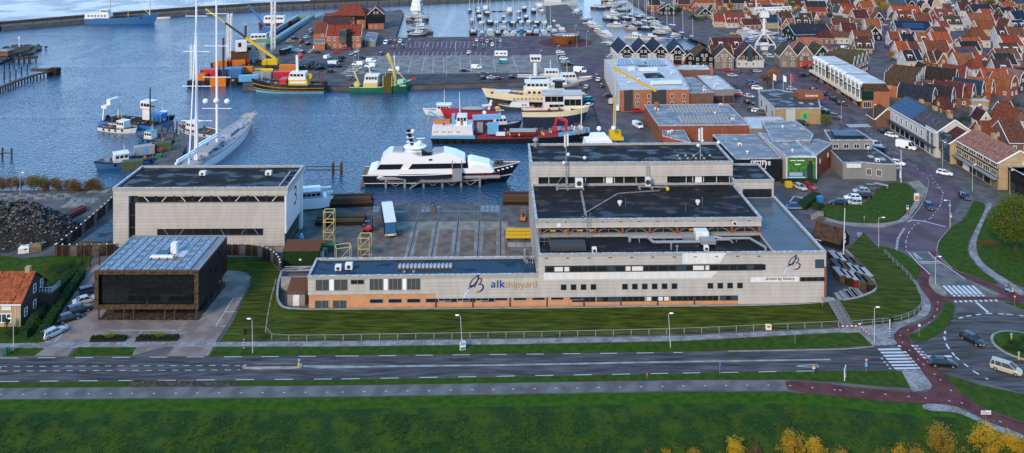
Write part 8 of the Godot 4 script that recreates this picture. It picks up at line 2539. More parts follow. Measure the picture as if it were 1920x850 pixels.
	pt(bx(-.85,1,-.65,.85,1.1,.65),"lid",M.green,t)
	t=thing("catamaran","white wrapped catamaran standing on the slip beside the hall","boat",G(590,388,0),.25)
	t.scale=Vector3.ONE*.72
	var hc:=make_hull(13,2.4,2.6,3.2,.9,2.0,1.6)
	for s in [-2.6,2.6]:
		var o:=pt(hc.band(N(),.0,1.0),"float",M.white_gloss,t)
		o.position=V(0,1.2,s)
	pt(bx(-6,3.2,-2.8,4,4,2.8),"bridge_deck",M.white_gloss,t)
	var cbn:=pt(cabin(-5.5,3.0,5.6,4.0,6.2,1.6,.4,.4),"cabin",M.canvas_grey,t)
	cabin_panes(cbn,-4.5,2.0,5.5,4.8,5.6,4)
	pt(N().soft(V(-6.4,6.2,-2.8),V(2,6.8,2.8),.2),"shrink_wrap",M.white_gloss,t)
	pt(N().bar(V(-5,7.2,1.5),V(5.6,7,1.2),.7,.5),"boom",M.white_gloss,t)
	pt(bx(-4,0,-3,-3.4,1.8,3).box(V(2.4,0,-3),V(3,1.8,3)),"cradle",M.timber_dark,t)
	t=ship("mooring_dolphin","grey steel mooring frame with four posts behind the hall","dolphin",632,328,.0)
	for x in [-1.2,1.2]:
		for z in [-1.0,1.0]:pt(N().rod(V(x,-2,z),V(x,3.6,z),.22,.22,8),"post",M.timber,t)
	pt(N().bar(V(-9,1.6,.6),V(1.2,1.6,.6),.3).bar(V(-9,2.6,.6),V(1.2,2.6,.6),.2),"beam",M.dark_grey,t)
func breakwater():
	var b:=N()
	var line:=[-260,66,0,50.5,160,37,330,24,480,14.5,640,8,760,3,900,-4,1090,-14]
	var p:=plan(line,.0)
	b.wall(p,9.0,-6,.8)
	struct(b,"breakwater",M.concrete_dark)
	b=N()
	b.wall(plan([-260,62.5,0,47,160,33.5,330,20.5,480,11,640,4.6,760,-.4,900,-7.4,1090,-17],.0),5.0,0,1.9)
	struct(b,"breakwater_crest",M.earth)
	for i in p.size()-1:
		var n:=int(p[i].distance_to(p[i+1])/7.0)
		for k in n:
			var q:=p[i].lerp(p[i+1],(k+.5)/n)
			if q.x<-330 or q.x>60:continue
			solo(N().rod(V(0,-3,0),V(0,1.6,0),.3,.28,6).rod(V(0,1.6,0),V(0,1.8,0),.34,.1,6),"fender_pile",M.timber,"short timber fender pile along the breakwater","pile","fender piles along the breakwater",V(q.x,0,q.y+4.8))
	for x in [43,94,143]:
		var y:float=50.5-x*.085
		var t:=thing("marker_board","yellow marker board on the breakwater face","sign",G(x,y,-.6)+V(0,0,1.5),.0,"yellow boards on the breakwater")
		pt(bx(-3.6,-.9,-.1,3.6,.9,.1),"panel",M.yellow,t)
		for s in [-2.6,2.6]:pt(bx(s-.15,-1.6,-.2,s+.15,1.2,-.1),"bracket",M.timber_dark,t)
	b=N()
	b.ball(G(640,0,-1.2),V(24,4,12),18,true)
	struct(b,"hill",M.leaf_brown)
	b=N()
	b.prism(plan([-51.8,103.5,0,93.2,28.5,87.5,62.1,86.9,73.7,90.6,56.9,99.6,23.3,107.4,0,116.4,-51.8,134.6],-1.0),-4,-.6)
	struct(b,"islet",M.concrete_dark)
	b=N()
	b.prism(plan([10.4,94.4,33.6,88,62.1,87.5,51.8,95.7,25.9,102.2,0,103.5],.0),-.7,.3)
	struct(b,"islet_bank",M.earth)
	var st:=[]
	for i in 220:
		var a:Array=[-10.4,96.3,28.5,87.5,62.1,86.9,73.7,90.6,56.9,99.6,23.3,107.4,0,116.4,-15.5,121.6]
		var k:=rng.randi()%7
		var q:=Vector2(a[k*2],a[k*2+1]).lerp(Vector2(a[k*2+2],a[k*2+3]),rng.randf())
		var w:=G(q.x,q.y,-1.2)
		st.append(Transform3D(Basis(Vector3.UP,rng.randf()*TAU).scaled(Vector3.ONE*rng.randf_range(.5,1.3)),w+V(rng.randfn(0,1),rng.randf()*.6,rng.randfn(0,1))))
	scatter(N().ball(Vector3.ZERO,V(1,.6,.8),6).mesh(),st,"rubble",[Color(.06,.06,.06),Color(.12,.12,.12),Color(.03,.03,.03)],"grey stones along the edge of the islet","stones")
	var t:=thing("harbour_light","small white harbour light on the stony islet","beacon",G(35.5,88,.3))
	pt(N().rod(Vector3.ZERO,V(0,4,0),.25,.2,8),"post",M.white,t)
	pt(N().rod(V(0,4,0),V(0,5.4,0),.55,.5,10),"lantern",M.white,t)
	t=thing("brick_hut","small brown hut on the islet beside the harbour light","hut",G(4,104,0))
	pt(bx(-4,0,-2.5,4,2.4,2.5),"wall",M.brick_brown,t)
	pt(bx(-4.4,2.4,-2.9,4.4,2.8,2.9),"roof",M.felt_grey,t)
	t=thing("timber_pier","narrow timber pier on piles reaching out from the west bank","pier")
	var a2:Array=[-77.6,188.9,0,163.5,28.5,152.2,62.1,141,100.9,132]
	var pts:=PackedVector2Array()
	for i in range(0,10,2):
		var w:=G(a2[i],a2[i+1],.4)
		pts.append(Vector2(w.x,w.z))
	pt(N().wall(pts,2.0,.1,.5),"walkway",M.timber,t)
	for i in 4:
		for k in 6:
			var q:=pts[i].lerp(pts[i+1],k/6.0)
			pt(N().rod(V(q.x,-4,q.y),V(q.x,.6,q.y),.3,.3,6),"pile",M.timber_dark,t)
	var e0:=pts[4]
	pt(bx(e0.x-2,-4,e0.y-2,e0.x+2,1.4,e0.y+2),"pier_head",M.timber_dark,t)
	var c0:=G(59,131,.4)
	pt(N().wall(PackedVector2Array([Vector2(c0.x,c0.z),e0]),1.6,-.2,1.0),"head_walkway",M.timber,t)
	t=thing("timber_pier","short timber landing stage beside the stony islet","pier")
	var l0:=G(26,109,.3)
	var l1:=G(70,106,.3)
	pt(N().wall(PackedVector2Array([Vector2(l0.x,l0.z),Vector2(l1.x,l1.z)]),3.4,-.4,.5),"deck",M.timber,t)
	for k in 5:pt(N().rod(V(lerpf(l0.x,l1.x,k/4.0),-4,lerpf(l0.z,l1.z,k/4.0)+1.5),V(lerpf(l0.x,l1.x,k/4.0),.8,lerpf(l0.z,l1.z,k/4.0)+1.5),.35,.35,6),"pile",M.timber_dark,t)
	var pa:Array=[7.2,133.3,16.8,129.4,25.9,126.3,35.4,122.9,44,120.3,53,116.4,7.2,150.1,18.1,150.1,29.2,144.9,39.6,139.7,50.5,135.8]
	for i in range(0,pa.size(),2):
		solo(N().rod(V(0,-3,0),V(0,3.4,0),.3,.26,6).rod(V(0,3.4,0),V(0,3.7,0),.3,.12,6),"mooring_pile",M.timber_dark,"dark free-standing mooring pile near the timber pier","pile","mooring piles near the timber pier",G(pa[i],pa[i+1],SEA))
	t=ship("dolphin","pair of linked timber piles standing in open water","dolphin",13,297,.2)
	for x in [-1.6,1.4]:pt(N().rod(V(x,-3,x*.4),V(x,3.2,x*.4),.3,.28,8),"pile",M.timber,t)
	pt(N().bar(V(-1.6,1.6,-.4),V(1.4,1.6,.4),.25,.3).bar(V(-3.8,1,1.6),V(-1.6,1.6,-.4),.25,.3),"beam",M.timber,t)
var fleet:={}
func boat_kind(k:int)->Node3D:
	var sail:=k<3 or k==6
	var l:float=[9.5,11.5,8.0,10.0,12.5,8.5,13.0,7.5][k]
	var hm:Material=[M.boat_white,M.navy_hull,M.coaster_blue,M.dark_grey,M.boat_white,M.canvas_grey,M.black,M.coaster_blue][k]
	var t:=Node3D.new()
	t.name="sailing_boat" if sail else "motor_boat"
	var h:=make_hull(l,l*.33,1.0,1.5,.75,1.9,l*.12)
	pt(h.band(N(),.0,1.0),"hull",hm,t)
	pt(h.band(N(),.5,.62,.02),"stripe",[M.blue,M.dark_grey,M.white,M.navy_hull,M.blue,M.red,M.timber_pale,M.white][k],t)
	pt(h.deck(N(),.94),"deck",M.teak if k in [1,6] else M.white,t)
	if sail:
		var cb:=pt(cabin(-l*.12,l*.22,l*.2,.9,1.7,.9,.2,.15),"cabin",M.boat_white,t)
		cabin_panes(cb,-l*.1,l*.12,l*.2-.08,1.15,1.45,3,0)
		pt(bx(-l*.4,.75,-l*.08,-l*.14,1,l*.08),"cockpit",M.teak,t)
		pt(N().rod(V(l*.1,1.2,0),V(l*.08,l*1.35,0),.1,.06,6),"mast",M.white,t)
		pt(N().rod(V(l*.1,2.2,0),V(-l*.36,2.3,0),.2,.16,6),"boom_cover",M.canvas_blue if k!=6 else M.timber_dark,t)
		var st:=N()
		for q in [V(l*.5,1.5,0),V(-l*.48,1.1,0),V(0,1.2,l*.15),V(0,1.2,-l*.15)]:st.rod(q,V(l*.08,l*1.3,0),.02,.02,3)
		pt(st,"stays",M.zinc,t)
	else:
		var cb:=pt(cabin(-l*.2,l*.2,l*.26,.9,2.1,1.0,.2,.15),"cabin",M.boat_white,t)
		cabin_panes(cb,-l*.18,l*.1,l*.26-.1,1.3,1.85,3)
		if k==4:
			pt(cabin(-l*.2,l*.02,l*.22,2.1,3.0,.6,.1,.1),"flybridge",M.boat_white,t)
		pt(N().soft(V(-l*.44,.95,-l*.13),V(-l*.2,2,l*.13),.3),"canopy",[M.canvas_blue,M.canvas_grey,M.canvas_blue,M.canvas_grey,M.canvas_grey,M.maroon,M.canvas_grey,M.canvas_blue][k],t)
		pt(rails(h,1.0,.6,.97,.6),"railing",M.zinc,t)
		pt(N().rod(V(-l*.05,2.1,0),V(-l*.08,3.6,0),.06,.04,6),"mast",M.white,t)
	return t
const BOAT_WORDS:=["white sailing boat with blue boom cover","larger navy sailing boat with teak deck","blue-hulled sailing boat","grey-hulled motor boat with grey canopy","white motor cruiser with flybridge","grey motor boat with maroon canopy","black-hulled wooden sailing boat with teak deck","blue open boat under a blue cover"]
func moor(k:int,px:float,py:float,turn:float,where:String):
	var o:Node3D
	if not fleet.has(k):
		o=boat_kind(k)
		fleet[k]=o
		o.name=numbered(o.name)
		add_child(o)
		o.position=G(px,py,SEA)
		o.rotation.y=turn
		tag(o,"","sailing boat" if k<3 or k==6 else "motor boat")
	else:
		o=copy(fleet[k],G(px,py,SEA),turn)
	var grow:=rng.randf_range(1.05,1.25)
	o.scale=Vector3.ONE*grow
	o.set_meta("label",BOAT_WORDS[k]+" "+where)
	o.set_meta("group","boats "+where)
func make_boats():
	var n:="in the middle marina"
	var down:=-PI/2
	var up:=PI/2
	for b in [[2,[880.6,21.8]],[3,[897.2,25.8]],[1,[896.7,18.9]],[4,[910.4,20.1]],[6,[913.3,26.4]],[4,[955.1,24.6]],[0,[972.9,24.6]],[3,[982.6,18.9]],[3,[1000.4,22.9]],[4,[1011.8,16]],[0,[1016.4,22.9]]]:moor(b[0],b[1][0],b[1][1],down+rng.randf_range(-.12,.12),n)
	for b in [[5,[885.2,42.4]],[0,[903,45.8]],[3,[899.5,35.5]],[6,[918.4,43.5]],[0,[930.5,44.7]],[0,[946.5,44.1]],[2,[944.2,34.4]],[1,[961.4,45.8]],[0,[978,44.1]],[2,[972.9,37.8]],[3,[986.6,35.5]],[0,[991.8,44.1]],[6,[1006.1,44.7]],[0,[1021.6,45.3]],[7,[1038.8,45.3]]]:moor(b[0],b[1][0],b[1][1],down+rng.randf_range(-.12,.12),n)
	for b in [[6,[887.5,61.9]],[2,[904.1,64.2]],[4,[918.4,63.6]],[1,[933.3,63.6]],[3,[944.2,56.1]],[0,[948.8,64.2]],[0,[963.1,64.2]],[7,[978,59.6]],[6,[992.9,63]],[7,[1003.2,55]],[3,[1005.5,63]],[0,[1019.8,61.9]],[3,[1038.8,63]],[4,[1052.5,61.9]],[3,[1045.6,53.9]],[0,[1031.9,55]]]:moor(b[0],b[1][0],b[1][1],up+rng.randf_range(-.12,.12),n)
	for q in [[921.9,21.8,948.2,21.8],[933.3,41.8,1038.8,41.3],[897.8,60.2,1038.8,59.6]]:
		solo(N().wall(plan(q,SEA),1.6,-2.0,-1.2),"floating_walkway",M.timber_dark,"dark floating walkway between the moored yachts","walkway","floating walkways of the marina")
	var w:="in the row beside the pier road"
	for i in 9:moor([3,6,2,4,2,7,6,3,4][i],783+(i%2)*4,68-i*4.4,PI*(i%2)+rng.randf_range(-.06,.06),w)
	var e:="in the east basin"
	for b in [[3,[1100,40],.6],[4,[1111.8,50.6],-.8],[5,[1121.2,61.2],-.8],[4,[1137.6,69.4],-1.1],[3,[1142.4,87.1],-.7],[6,[1127.1,16.5],.0],[4,[1145.9,12.9],.1],[5,[1156.5,11.8],.2],[2,[1147.1,21.8],.1],[3,[1170.6,21.2],.1],[4,[1152.9,29.4],.0],[3,[1140,37.6],-1.2],[3,[1152.9,38.8],-1.0],[1,[1172.9,36.5],-1.0],[0,[1184.7,37.6],-1.1],[1,[1195.3,34.1],-1.1],[3,[1204.7,34.1],.2],[1,[1218.8,37.6],.4],[4,[1158.8,50.6],-.2],[7,[1172.9,48.2],.1],[5,[1184.7,55.3],-.8],[3,[1197.6,48.2],-.7],[1,[1209.4,55.3],-.7],[0,[1223.5,55.3],-.7],[3,[1235.3,52.9],-.8],[0,[1248.2,55.3],-.9],[1,[1260,51.8],-.6],[1,[1207.1,42.4],-.9],[3,[1241.2,65.9],-.6],[4,[1196.5,72.9],-.3],[4,[1224.7,75.3],-.3],[0,[1277.6,65.9],-.5],[7,[1263.5,72.9],-.2],[2,[1296.5,72.9],-.2],[3,[1230.6,45.9],-.8],[2,[1181.2,30.6],-.9],[4,[1084.7,26.5],1.2],[0,[1163.5,7.1],.1],[5,[1145.9,7.1],.1],[3,[1141.2,3.5],.1]]:moor(b[0],b[1][0],b[1][1],b[2]+rng.randf_range(-.1,.1),e)
	for b in [[4,[1402.9,62.1],.2],[4,[1414.6,69.9],.3],[3,[1413.3,50.5],.1],[7,[1409.4,77.6],.1],[4,[1439.1,67.3],.2],[6,[1454.7,76.3],.1],[2,[1463.7,77.6],.2]]:
		moor(b[0],b[1][0],b[1][1],b[2],"laid up under the dockyard crane")
		var last:Node3D=get_child(get_child_count()-1)
		last.position=G(b[1][0],b[1][1],.6)
	var t:=ship("passenger_ship","tall white passenger ship seen bow-on at the end of the pier road","ship",781,27,-PI/2)
	var h:=make_hull(26,7.5,3,4,.9,2.4,2)
	pt(h.band(N(),0,1),"hull",M.white,t)
	pt(h.deck(N(),.95),"deck",M.canvas_grey,t)
	for k in 3:
		var d:=pt(cabin(-10+k,7-k*2.0,6.6-k*.8,3.4+k*2.7,6.0+k*2.7,.8,.2),"deckhouse",M.white,t)
		cabin_panes(d,-9+k,6-k*2.0,6.5-k*.8,4.4+k*2.7,5.4+k*2.7,6,5)
	pt(N().rod(V(-2,11.4,0),V(-2,15.5,0),.3,.2,8),"mast",M.white,t)
	t=ship("long_yacht","long low white yacht across the tip of the spit","yacht",1043,10,.0)
	h=make_hull(32,6,2.4,3.2,.9,2.2,3)
	pt(h.band(N(),0,1),"hull",M.boat_white,t)
	pt(h.deck(N(),.95),"deck",M.teak,t)
	pt(cabin(-9,4,4.6,2.4,4.6,1.2,.6),"cabin",M.boat_white,t)
	pt(cabin(-6,2,3.8,4.6,6.2,1.0,.4),"upper_cabin",M.maroon,t)
func car_meshes(kind:String)->Dictionary:
	if meshes.has("car_"+kind):return meshes["car_"+kind]
	var l:=4.3
	var w:=1.76
	var h:=1.46
	var hood:=.95
	var belt:=.92
	var g0:=-1.95
	var g1:=1.05
	var r0:=-1.45
	var r1:=.30
	match kind:
		"sedan":
			l=4.65; h=1.43; g0=-1.7; g1=1.05; r0=-1.0; r1=.25
		"estate":
			l=4.65; h=1.46; g0=-2.2; g1=1.05; r0=-1.95; r1=.25
		"suv":
			l=4.5; w=1.84; h=1.68; belt=1.08; hood=1.08; g0=-2.1; r0=-1.8; g1=1.0; r1=.35
		"mpv":
			l=4.7; w=1.82; h=1.70; belt=1.02; hood=1.0; g0=-2.25; r0=-2.0; g1=1.55; r1=.55
		"small":
			l=3.65; w=1.66; h=1.5; g0=-1.72; r0=-1.45; g1=1.0; r1=.3
		"van":
			l=4.9; w=1.9; h=1.95; belt=1.15; hood=1.12; g0=.2; r0=.3; g1=1.75; r1=.95
		"big_van":
			l=6.0; w=2.0; h=2.55; belt=1.25; hood=1.2; g0=.8; r0=.9; g1=2.25; r1=1.5
	var hl:=l*.5
	var hw:=w*.5
	var rows:=[]
	for s in [[-hl,.80,.55,belt-.18],[-hl+.06,.92,.32,belt-.04],[-hl+.35,.985,.26,belt],[g0+.1,1.0,.24,belt+.02],[.0,1.0,.22,belt],[g1,.99,.24,belt-.01 if kind!="x" else belt],[hl-.5,.96,.26,hood-.13],[hl-.12,.86,.3,hood-.24],[hl,.72,.45,hood-.36]]:
		var a:float=s[1]*hw
		var q:=PackedVector3Array()
		q.append(V(s[0],s[2],-a*.9))
		q.append(V(s[0],s[2]+.12,-a))
		q.append(V(s[0],s[3]-.14,-a))
		q.append(V(s[0],s[3],-a*.90))
		q.append(V(s[0],s[3]+.03,0))
		q.append(V(s[0],s[3],a*.90))
		q.append(V(s[0],s[3]-.14,a))
		q.append(V(s[0],s[2]+.12,a))
		q.append(V(s[0],s[2],a*.9))
		rows.append(q)
	var body:=N().skin(rows,true,true)
	for e in [0,rows.size()-1]:
		var q:PackedVector3Array=rows[e]
		for i in range(1,8):
			if e==0:body.tri(q[0],q[i+1],q[i])
			else:body.tri(q[0],q[i],q[i+1])
	var f0:=belt-.02
	var t:=hw*.74
	var bt:=hw*.92
	var cargo:=kind=="van" or kind=="big_van"
	if cargo:
		body.soft(V(-hl+.03,.5,-hw*.97),V(g0+.15,h,hw*.97),.14)
		t=hw*.86
	var glass:=N()
	var p:=[V(g0,f0,bt),V(g1,f0,bt),V(g1,f0,-bt),V(g0,f0,-bt)]
	var y1:=h-.05
	var r:=[V(r0,y1,t),V(r1,y1,t),V(r1,y1,-t),V(r0,y1,-t)]
	for i in 4:
		var j:=(i+1)%4
		glass.quad(p[i],p[j],r[j],r[i])
	var top:=N()
	var rr:=[]
	for x in [r0-.04,lerpf(r0,r1,.3),lerpf(r0,r1,.75),r1+.04]:
		var d: float=.0 if x>r0 and x<r1 else -.03
		var q:=PackedVector3Array()
		for z in [-1.03,-.9,.0,.9,1.03]:
			q.append(V(x,h+d-(.07 if absf(z)>1.0 else .015*absf(z)),z*t))
		rr.append(q)
	top.skin(rr,true,true)
	for s in [-1.0,1.0]:
		for k in [[g1,r1],[g0,r0]]:top.bar(V(k[0],f0,bt*s),V(k[1],y1,t*s),.09,.09)
		if not cargo:
			var mx:=lerpf(g0,g1,.48)
			top.bar(V(mx,f0,bt*s*1.005),V(lerpf(r0,r1,.5),y1,t*s*1.01),.1,.06)
			if kind in ["estate","mpv","suv"]:top.bar(V(lerpf(g0,g1,.2),f0,bt*s*1.005),V(lerpf(r0,r1,.16),y1,t*s*1.01),.1,.06)
	var wheel:=N().rod(V(0,0,-.1),V(0,0,.1),.32,.32,14)
	var rim:=N().rod(V(0,0,-.105),V(0,0,.105),.2,.2,10)
	var lamp:=N().ball(Vector3.ZERO,V(.09,.09,.2),8)
	var plate:=bx(-.02,-.06,-.26,.02,.06,.26)
	var mirror:=N().ball(Vector3.ZERO,V(.08,.08,.11),6)
	meshes["car_"+kind]={"body":body.mesh(),"glass":glass.mesh(),"top":top.mesh(),"wheel":wheel.mesh(),"rim":rim.mesh(),"lamp":lamp.mesh(),"plate":plate.mesh(),"mirror":mirror.mesh(),"l":l,"w":w,"belt":belt,"hood":hood,"g1":g1}
	return meshes["car_"+kind]
const PAINTS:={"black":[.008,.009,.012],"navy":[.012,.02,.05],"grey":[.09,.095,.1],"silver":[.40,.42,.44],"white":[.78,.79,.80],"red":[.36,.012,.02],"blue":[.02,.06,.22],"teal":[.01,.22,.24],"green":[.02,.07,.04],"gold":[.40,.36,.25],"yellow":[.65,.40,.02],"maroon":[.10,.012,.02],"brown":[.08,.05,.035]}
func car(kind:String,paint_name:String,px:float,py:float,turn:float,where:String,e:float=.02,lit:bool=false)->Node3D:
	var m:=car_meshes(kind)
	var words:String={"sedan":"saloon car","estate":"estate car","suv":"off-road car","mpv":"people carrier","small":"small hatchback","hatch":"hatchback","van":"panel van","big_van":"high-roofed van"}[kind]
	var t:=thing("van" if kind.contains("van") else "car","%s %s %s"%[paint_name,words,where],"van" if kind.contains("van") else "car",G(px,py,e),turn,"vehicles "+where)
	var c:Array=PAINTS[paint_name]
	var pm:=mat("car_"+paint_name,lin(c[0],c[1],c[2]),.25)
	pm.clearcoat_enabled=true
	pm.clearcoat=.7
	pm.clearcoat_roughness=.05
	pt(m.body,"body",pm,t)
	pt(m.glass,"glass",M.glass_dark,t)
	pt(m.top,"roof",pm,t)
	var wb:float=m.l*.31
	for x in [-wb,wb]:
		for s in [-1.0,1.0]:
			var w:=pt(m.wheel,"wheel",M.tyre,t)
			w.position=V(x,.32,s*(m.w*.5-.09))
			pt(m.rim,"rim",M.alloy,w)
	for s in [-1.0,1.0]:
		var hl:=pt(m.lamp,"headlight",M.white_gloss,t)
		hl.position=V(m.l*.5-.12,m.hood-.36,s*m.w*.33)
		var tl:=pt(m.lamp,"tail_light",M.red,t)
		tl.position=V(-m.l*.5+.06,m.belt-.26,s*m.w*.36)
		pt(m.mirror,"mirror",pm,t).position=V(m.g1-.25,m.belt+.06,s*(m.w*.5+.08))
	for s in [-1.0,1.0]:
		pt(m.plate,"number_plate",M.plate_yellow,t).position=V(s*(m.l*.5+.01),.5,0)
	return t
func make_vehicles():
	var pi:=PI
	car("sedan","black",1767,686,-.12,"crossing the cycle lane at the roundabout",.03)
	car("hatch","black",1824,642,-1.12,"driving round the roundabout",.02)
	car("mpv","gold",1887,697,-.66,"leaving the roundabout",.02)
	car("hatch","navy",1743,391,-1.72,"driving along the brick street",.02)
	car("small","navy",1809,373,-1.4,"parked on the pavement by the shops",.08)
	car("hatch","white",1772,328,-.62,"parked across from the pink-roofed shops",.08)
	car("big_van","white",1700,279,-.75,"parked by the white shop row",.02)
	for c in [["hatch","black",1659,250,"parked by the white shop row"],["hatch","white",1673,257,"parked by the white shop row"],["suv","grey",1568,222,"parked along the brick street"],["hatch","navy",1554,214,"parked along the brick street"],["hatch","silver",1541,207,"parked along the brick street"],["hatch","black",1578,197,"parked before the green fronted shops"],["suv","black",1567,190,"parked before the green fronted shops"],["estate","silver",1535,176,"parked before the green fronted shops"],["hatch","black",1528,171,"parked before the green fronted shops"],["suv","navy",1549,180,"parked before the green fronted shops"]]:
		car(c[0],c[1],c[2],c[3],-.8,c[4])
	car("big_van","navy",1650,290,-.75,"beside the grey offices")
	car("van","silver",1640,275,-.75,"beside the grey offices")
	car("hatch","white",1684,309,-.75,"beside the grey offices")
	var q:="parked in the gravel court beside the lawn"
	for c in [["estate","navy",[1571.9,382.9],pi],["small","silver",[1601.5,383.5],pi],["hatch","white",[1598.9,374.5],pi],["mpv","black",[1616.9,371.3],pi],["hatch","silver",[1615.3,361.8],pi],["suv","grey",[1626.9,356.5],pi]]:car(c[0],c[1],c[2][0],c[2][1],c[3]-.1,q)
	car("hatch","silver",1501,355,-1.2,"parked before the wall poster")
	car("hatch","red",1519,353,-1.2,"parked before the wall poster")
	car("small","blue",1492,391,.0,"half hidden behind the hedge shelter")
	var o:="in the row beside the bronze office"
	car("estate","silver",100,629,1.05,o,.05)
	car("hatch","black",129,601,.72,o,.05)
	car("suv","navy",148,586,.72,o,.05)
	car("sedan","silver",160,568,.62,"with blue tinted glass "+o,.05)
	car("estate","navy",170,549,.62,o,.05)
	var k:="on the quay in front of the car park"
	for c in [["hatch","black",[905.7,148.3],.9],["sedan","silver",[921.8,148],.35],["sedan","maroon",[935,149.6],.35],["hatch","black",[960.1,147.5],.5],["sedan","grey",[907,139.7],.0]]:car(c[0],c[1],c[2][0],c[2][1],c[3],k)
	var m:="in the middle of the grey car park"
	car("sedan","black",871,134.5,.0,m)
	car("van","white",893.5,129,.0,m)
	var cv:=thing("caravan","long white caravan parked on the grey car park","caravan",G(939.5,106.5,0))
	pt(N().soft(V(-3.2,.5,-1.2),V(3.2,2.9,1.2),.3),"body",M.white,cv)
	for x in [-2.0,.2,1.8]:pt(bx(x-.5,1.6,1.18,x+.5,2.2,1.23),"window",M.glass_dark,cv)
	for z in [-1.0,1.0]:pt(N().rod(V(0,.35,z-.1),V(0,.35,z+.1),.35,.35,10),"wheel",M.tyre,cv)
	var tv:=car("van","teal",941,119.5,pi,"with a white roof on the grey car park")
	pt(N().soft(V(-2.4,1.9,-.92),V(1,2.3,.92),.12),"high_roof",M.white,tv)
	var r:="in the brick-paved parking rows"
	var cols:=["white","red","silver","black","grey","silver","navy","grey","white","white","navy","black","red","white","grey","red","navy"]
	var i:=0
	for p in [[894.1,77.6],[903.6,77.6],[913.5,79.7],[920.5,77.6],[929.3,78.1],[938.1,78.4],[888.4,89.8],[906.2,89.3],[923.1,85.9],[879.1,100.4],[713.7,103],[731.6,79.7],[740.6,79.7],[749.9,79.7],[767.3,78.9],[736.7,91.1],[754.9,89.3]]:
		car(["hatch","small","hatch","estate","hatch"][i%5],cols[i],p[0],p[1],-pi/2+(pi if i%3==0 else .0),r)
		i+=1
	car("van","white",[722.8,82.8][0],[722.8,82.8][1],-pi/2,r)
	var w:="on the west part of the grey car park"
	for c in [["van","white",[695.8,117],.0],["van","white",[669.9,122.9],pi],["van","white",[693.2,126],pi],["big_van","white",[625.9,124.2],.35],["van","white",[614.3,110],1.2],["hatch","black",[681.6,110.5],.0],["estate","grey",[693.2,133.3],.1],["hatch","silver",[669.9,130.7],.3],["hatch","silver",[662.2,135.8],.3],["sedan","black",[620.8,135.8],.2],["suv","black",[640.2,110.7],.7],["estate","black",[637.6,116.4],.7],["hatch","grey",[631.1,121.6],.7],["van","white",[738.5,133.3],pi],["van","grey",[658.3,150.1],.05],["hatch","silver",[659.6,103],1.4],["hatch","white",[669.1,98.8],1.4],["hatch","navy",[713.9,103],1.5],["hatch","red",[632.4,100.4],.1]]:car(c[0],c[1],c[2][0],c[2][1],c[3],w)
	var b:="beside the museum pier buildings"
	for c in [["van","white",[596.2,92.6],.0],["hatch","navy",[594.9,99.6],.4],["hatch","silver",[584.5,98.8],1.2],["hatch","navy",[566.4,100.4],1.2],["estate","silver",[558.7,97],.5],["suv","navy",[577.5,84.9],1.0],["hatch","red",[564.3,79.7],1.2],["hatch","white",[575,71.9],1.2],["hatch","yellow",[544.4,79.7],.5],["hatch","navy",[551.7,73.7],.8],["hatch","grey",[583.2,64.2],1.2],["hatch","red",[650.5,92.6],.0],["small","silver",[583.2,58.2],1.2]]:car(c[0],c[1],c[2][0],c[2][1],c[3],b)
	var tr:=thing("truck","pale blue tipper truck on the pier road","truck",G(537,101,0),1.2)
	pt(N().soft(V(2.2,.6,-1.25),V(4.2,3.2,1.25),.2),"cab",M.sky_blue,tr)
	pt(bx(4.2,1.9,-1,4.26,2.8,1),"windscreen",M.glass_dark,tr)
	pt(bx(-4.4,1.1,-1.25,2,2.8,1.25),"tipper_body",M.black,tr)
	for x in [-3.2,-1.8,3.0]:
		for z in [-1.1,1.1]:pt(N().rod(V(x,.5,z-.15),V(x,.5,z+.15),.5,.5,10),"wheel",M.tyre,tr)
	var s:="along the east quay"
	for c in [["hatch","white",[1050.6,99.6],.1],["hatch","silver",[1051.9,104],.1],["hatch","white",[1057.1,111.8],.1],["hatch","silver",[1060.2,118.3],.1],["suv","black",[1066.1,122.9],.1],["estate","silver",[1099.8,165.6],1.3],["hatch","white",[1122.3,151.4],1.3],["hatch","navy",[1119.2,145.4],1.3],["hatch","black",[1128.2,163.5],1.2],["hatch","black",[1142,182.4],.2],["van","silver",[1147.1,194.1],1.3],["van","white",[1157.5,207],1.35],["estate","white",[1105,199.8],1.0],["van","teal",[1103.7,190.2],.2],["small","navy",[1101.1,183.7],.8],["van","white",[1196.5,238.8],-1.2],["hatch","red",[1195.3,210.6],.1],["hatch","silver",[1145.1,108.7],.4],["hatch","silver",[1150.2,104.8],.3]]:car(c[0],c[1],c[2][0],c[2][1],c[3],s)
	car("big_van","white",[1088.1,135.8][0],[1088.1,135.8][1],-.35,"with a blue flank at the quay corner")
	var y:="in the yard behind the works"
	for c in [["hatch","navy",[1408.2,158.4],-.25],["hatch","black",[1414.1,163.1],-.25],["suv","white",[1420,168.2],-.25],["estate","navy",[1410.6,156.5],-.25],["hatch","silver",[1380,171.8],-.2],["hatch","silver",[1382.4,175.8],-.2],["sedan","red",[1383.5,180.5],-.1],["hatch","silver",[1405.2,182.8],-.8],["hatch","black",[1405.2,195.3],-.8],["hatch","black",[1412.9,208.2],-.2],["hatch","white",[1420,210.6],-.2],["suv","grey",[1429.4,214.1],-.2],["sedan","silver",[1374.1,143.5],-.15],["hatch","silver",[1484.7,169.4],.0],["hatch","red",[1365.9,134.1],-.1],["hatch","maroon",[1385.9,136.5],1.2],["hatch","black",[1408.2,136.5],1.2],["hatch","silver",[1420,135.8],.2],["suv","navy",[1505.9,144.2],.2],["suv","navy",[1504.7,234.1],-.6],["hatch","silver",[1438.9,103.6],-.3],["hatch","navy",[1434.2,101.2],-.3],["hatch","silver",[1446,108.3],-.3]]:car(c[0],c[1],c[2][0],c[2][1],c[3],y)
	var z:="in the old town streets"
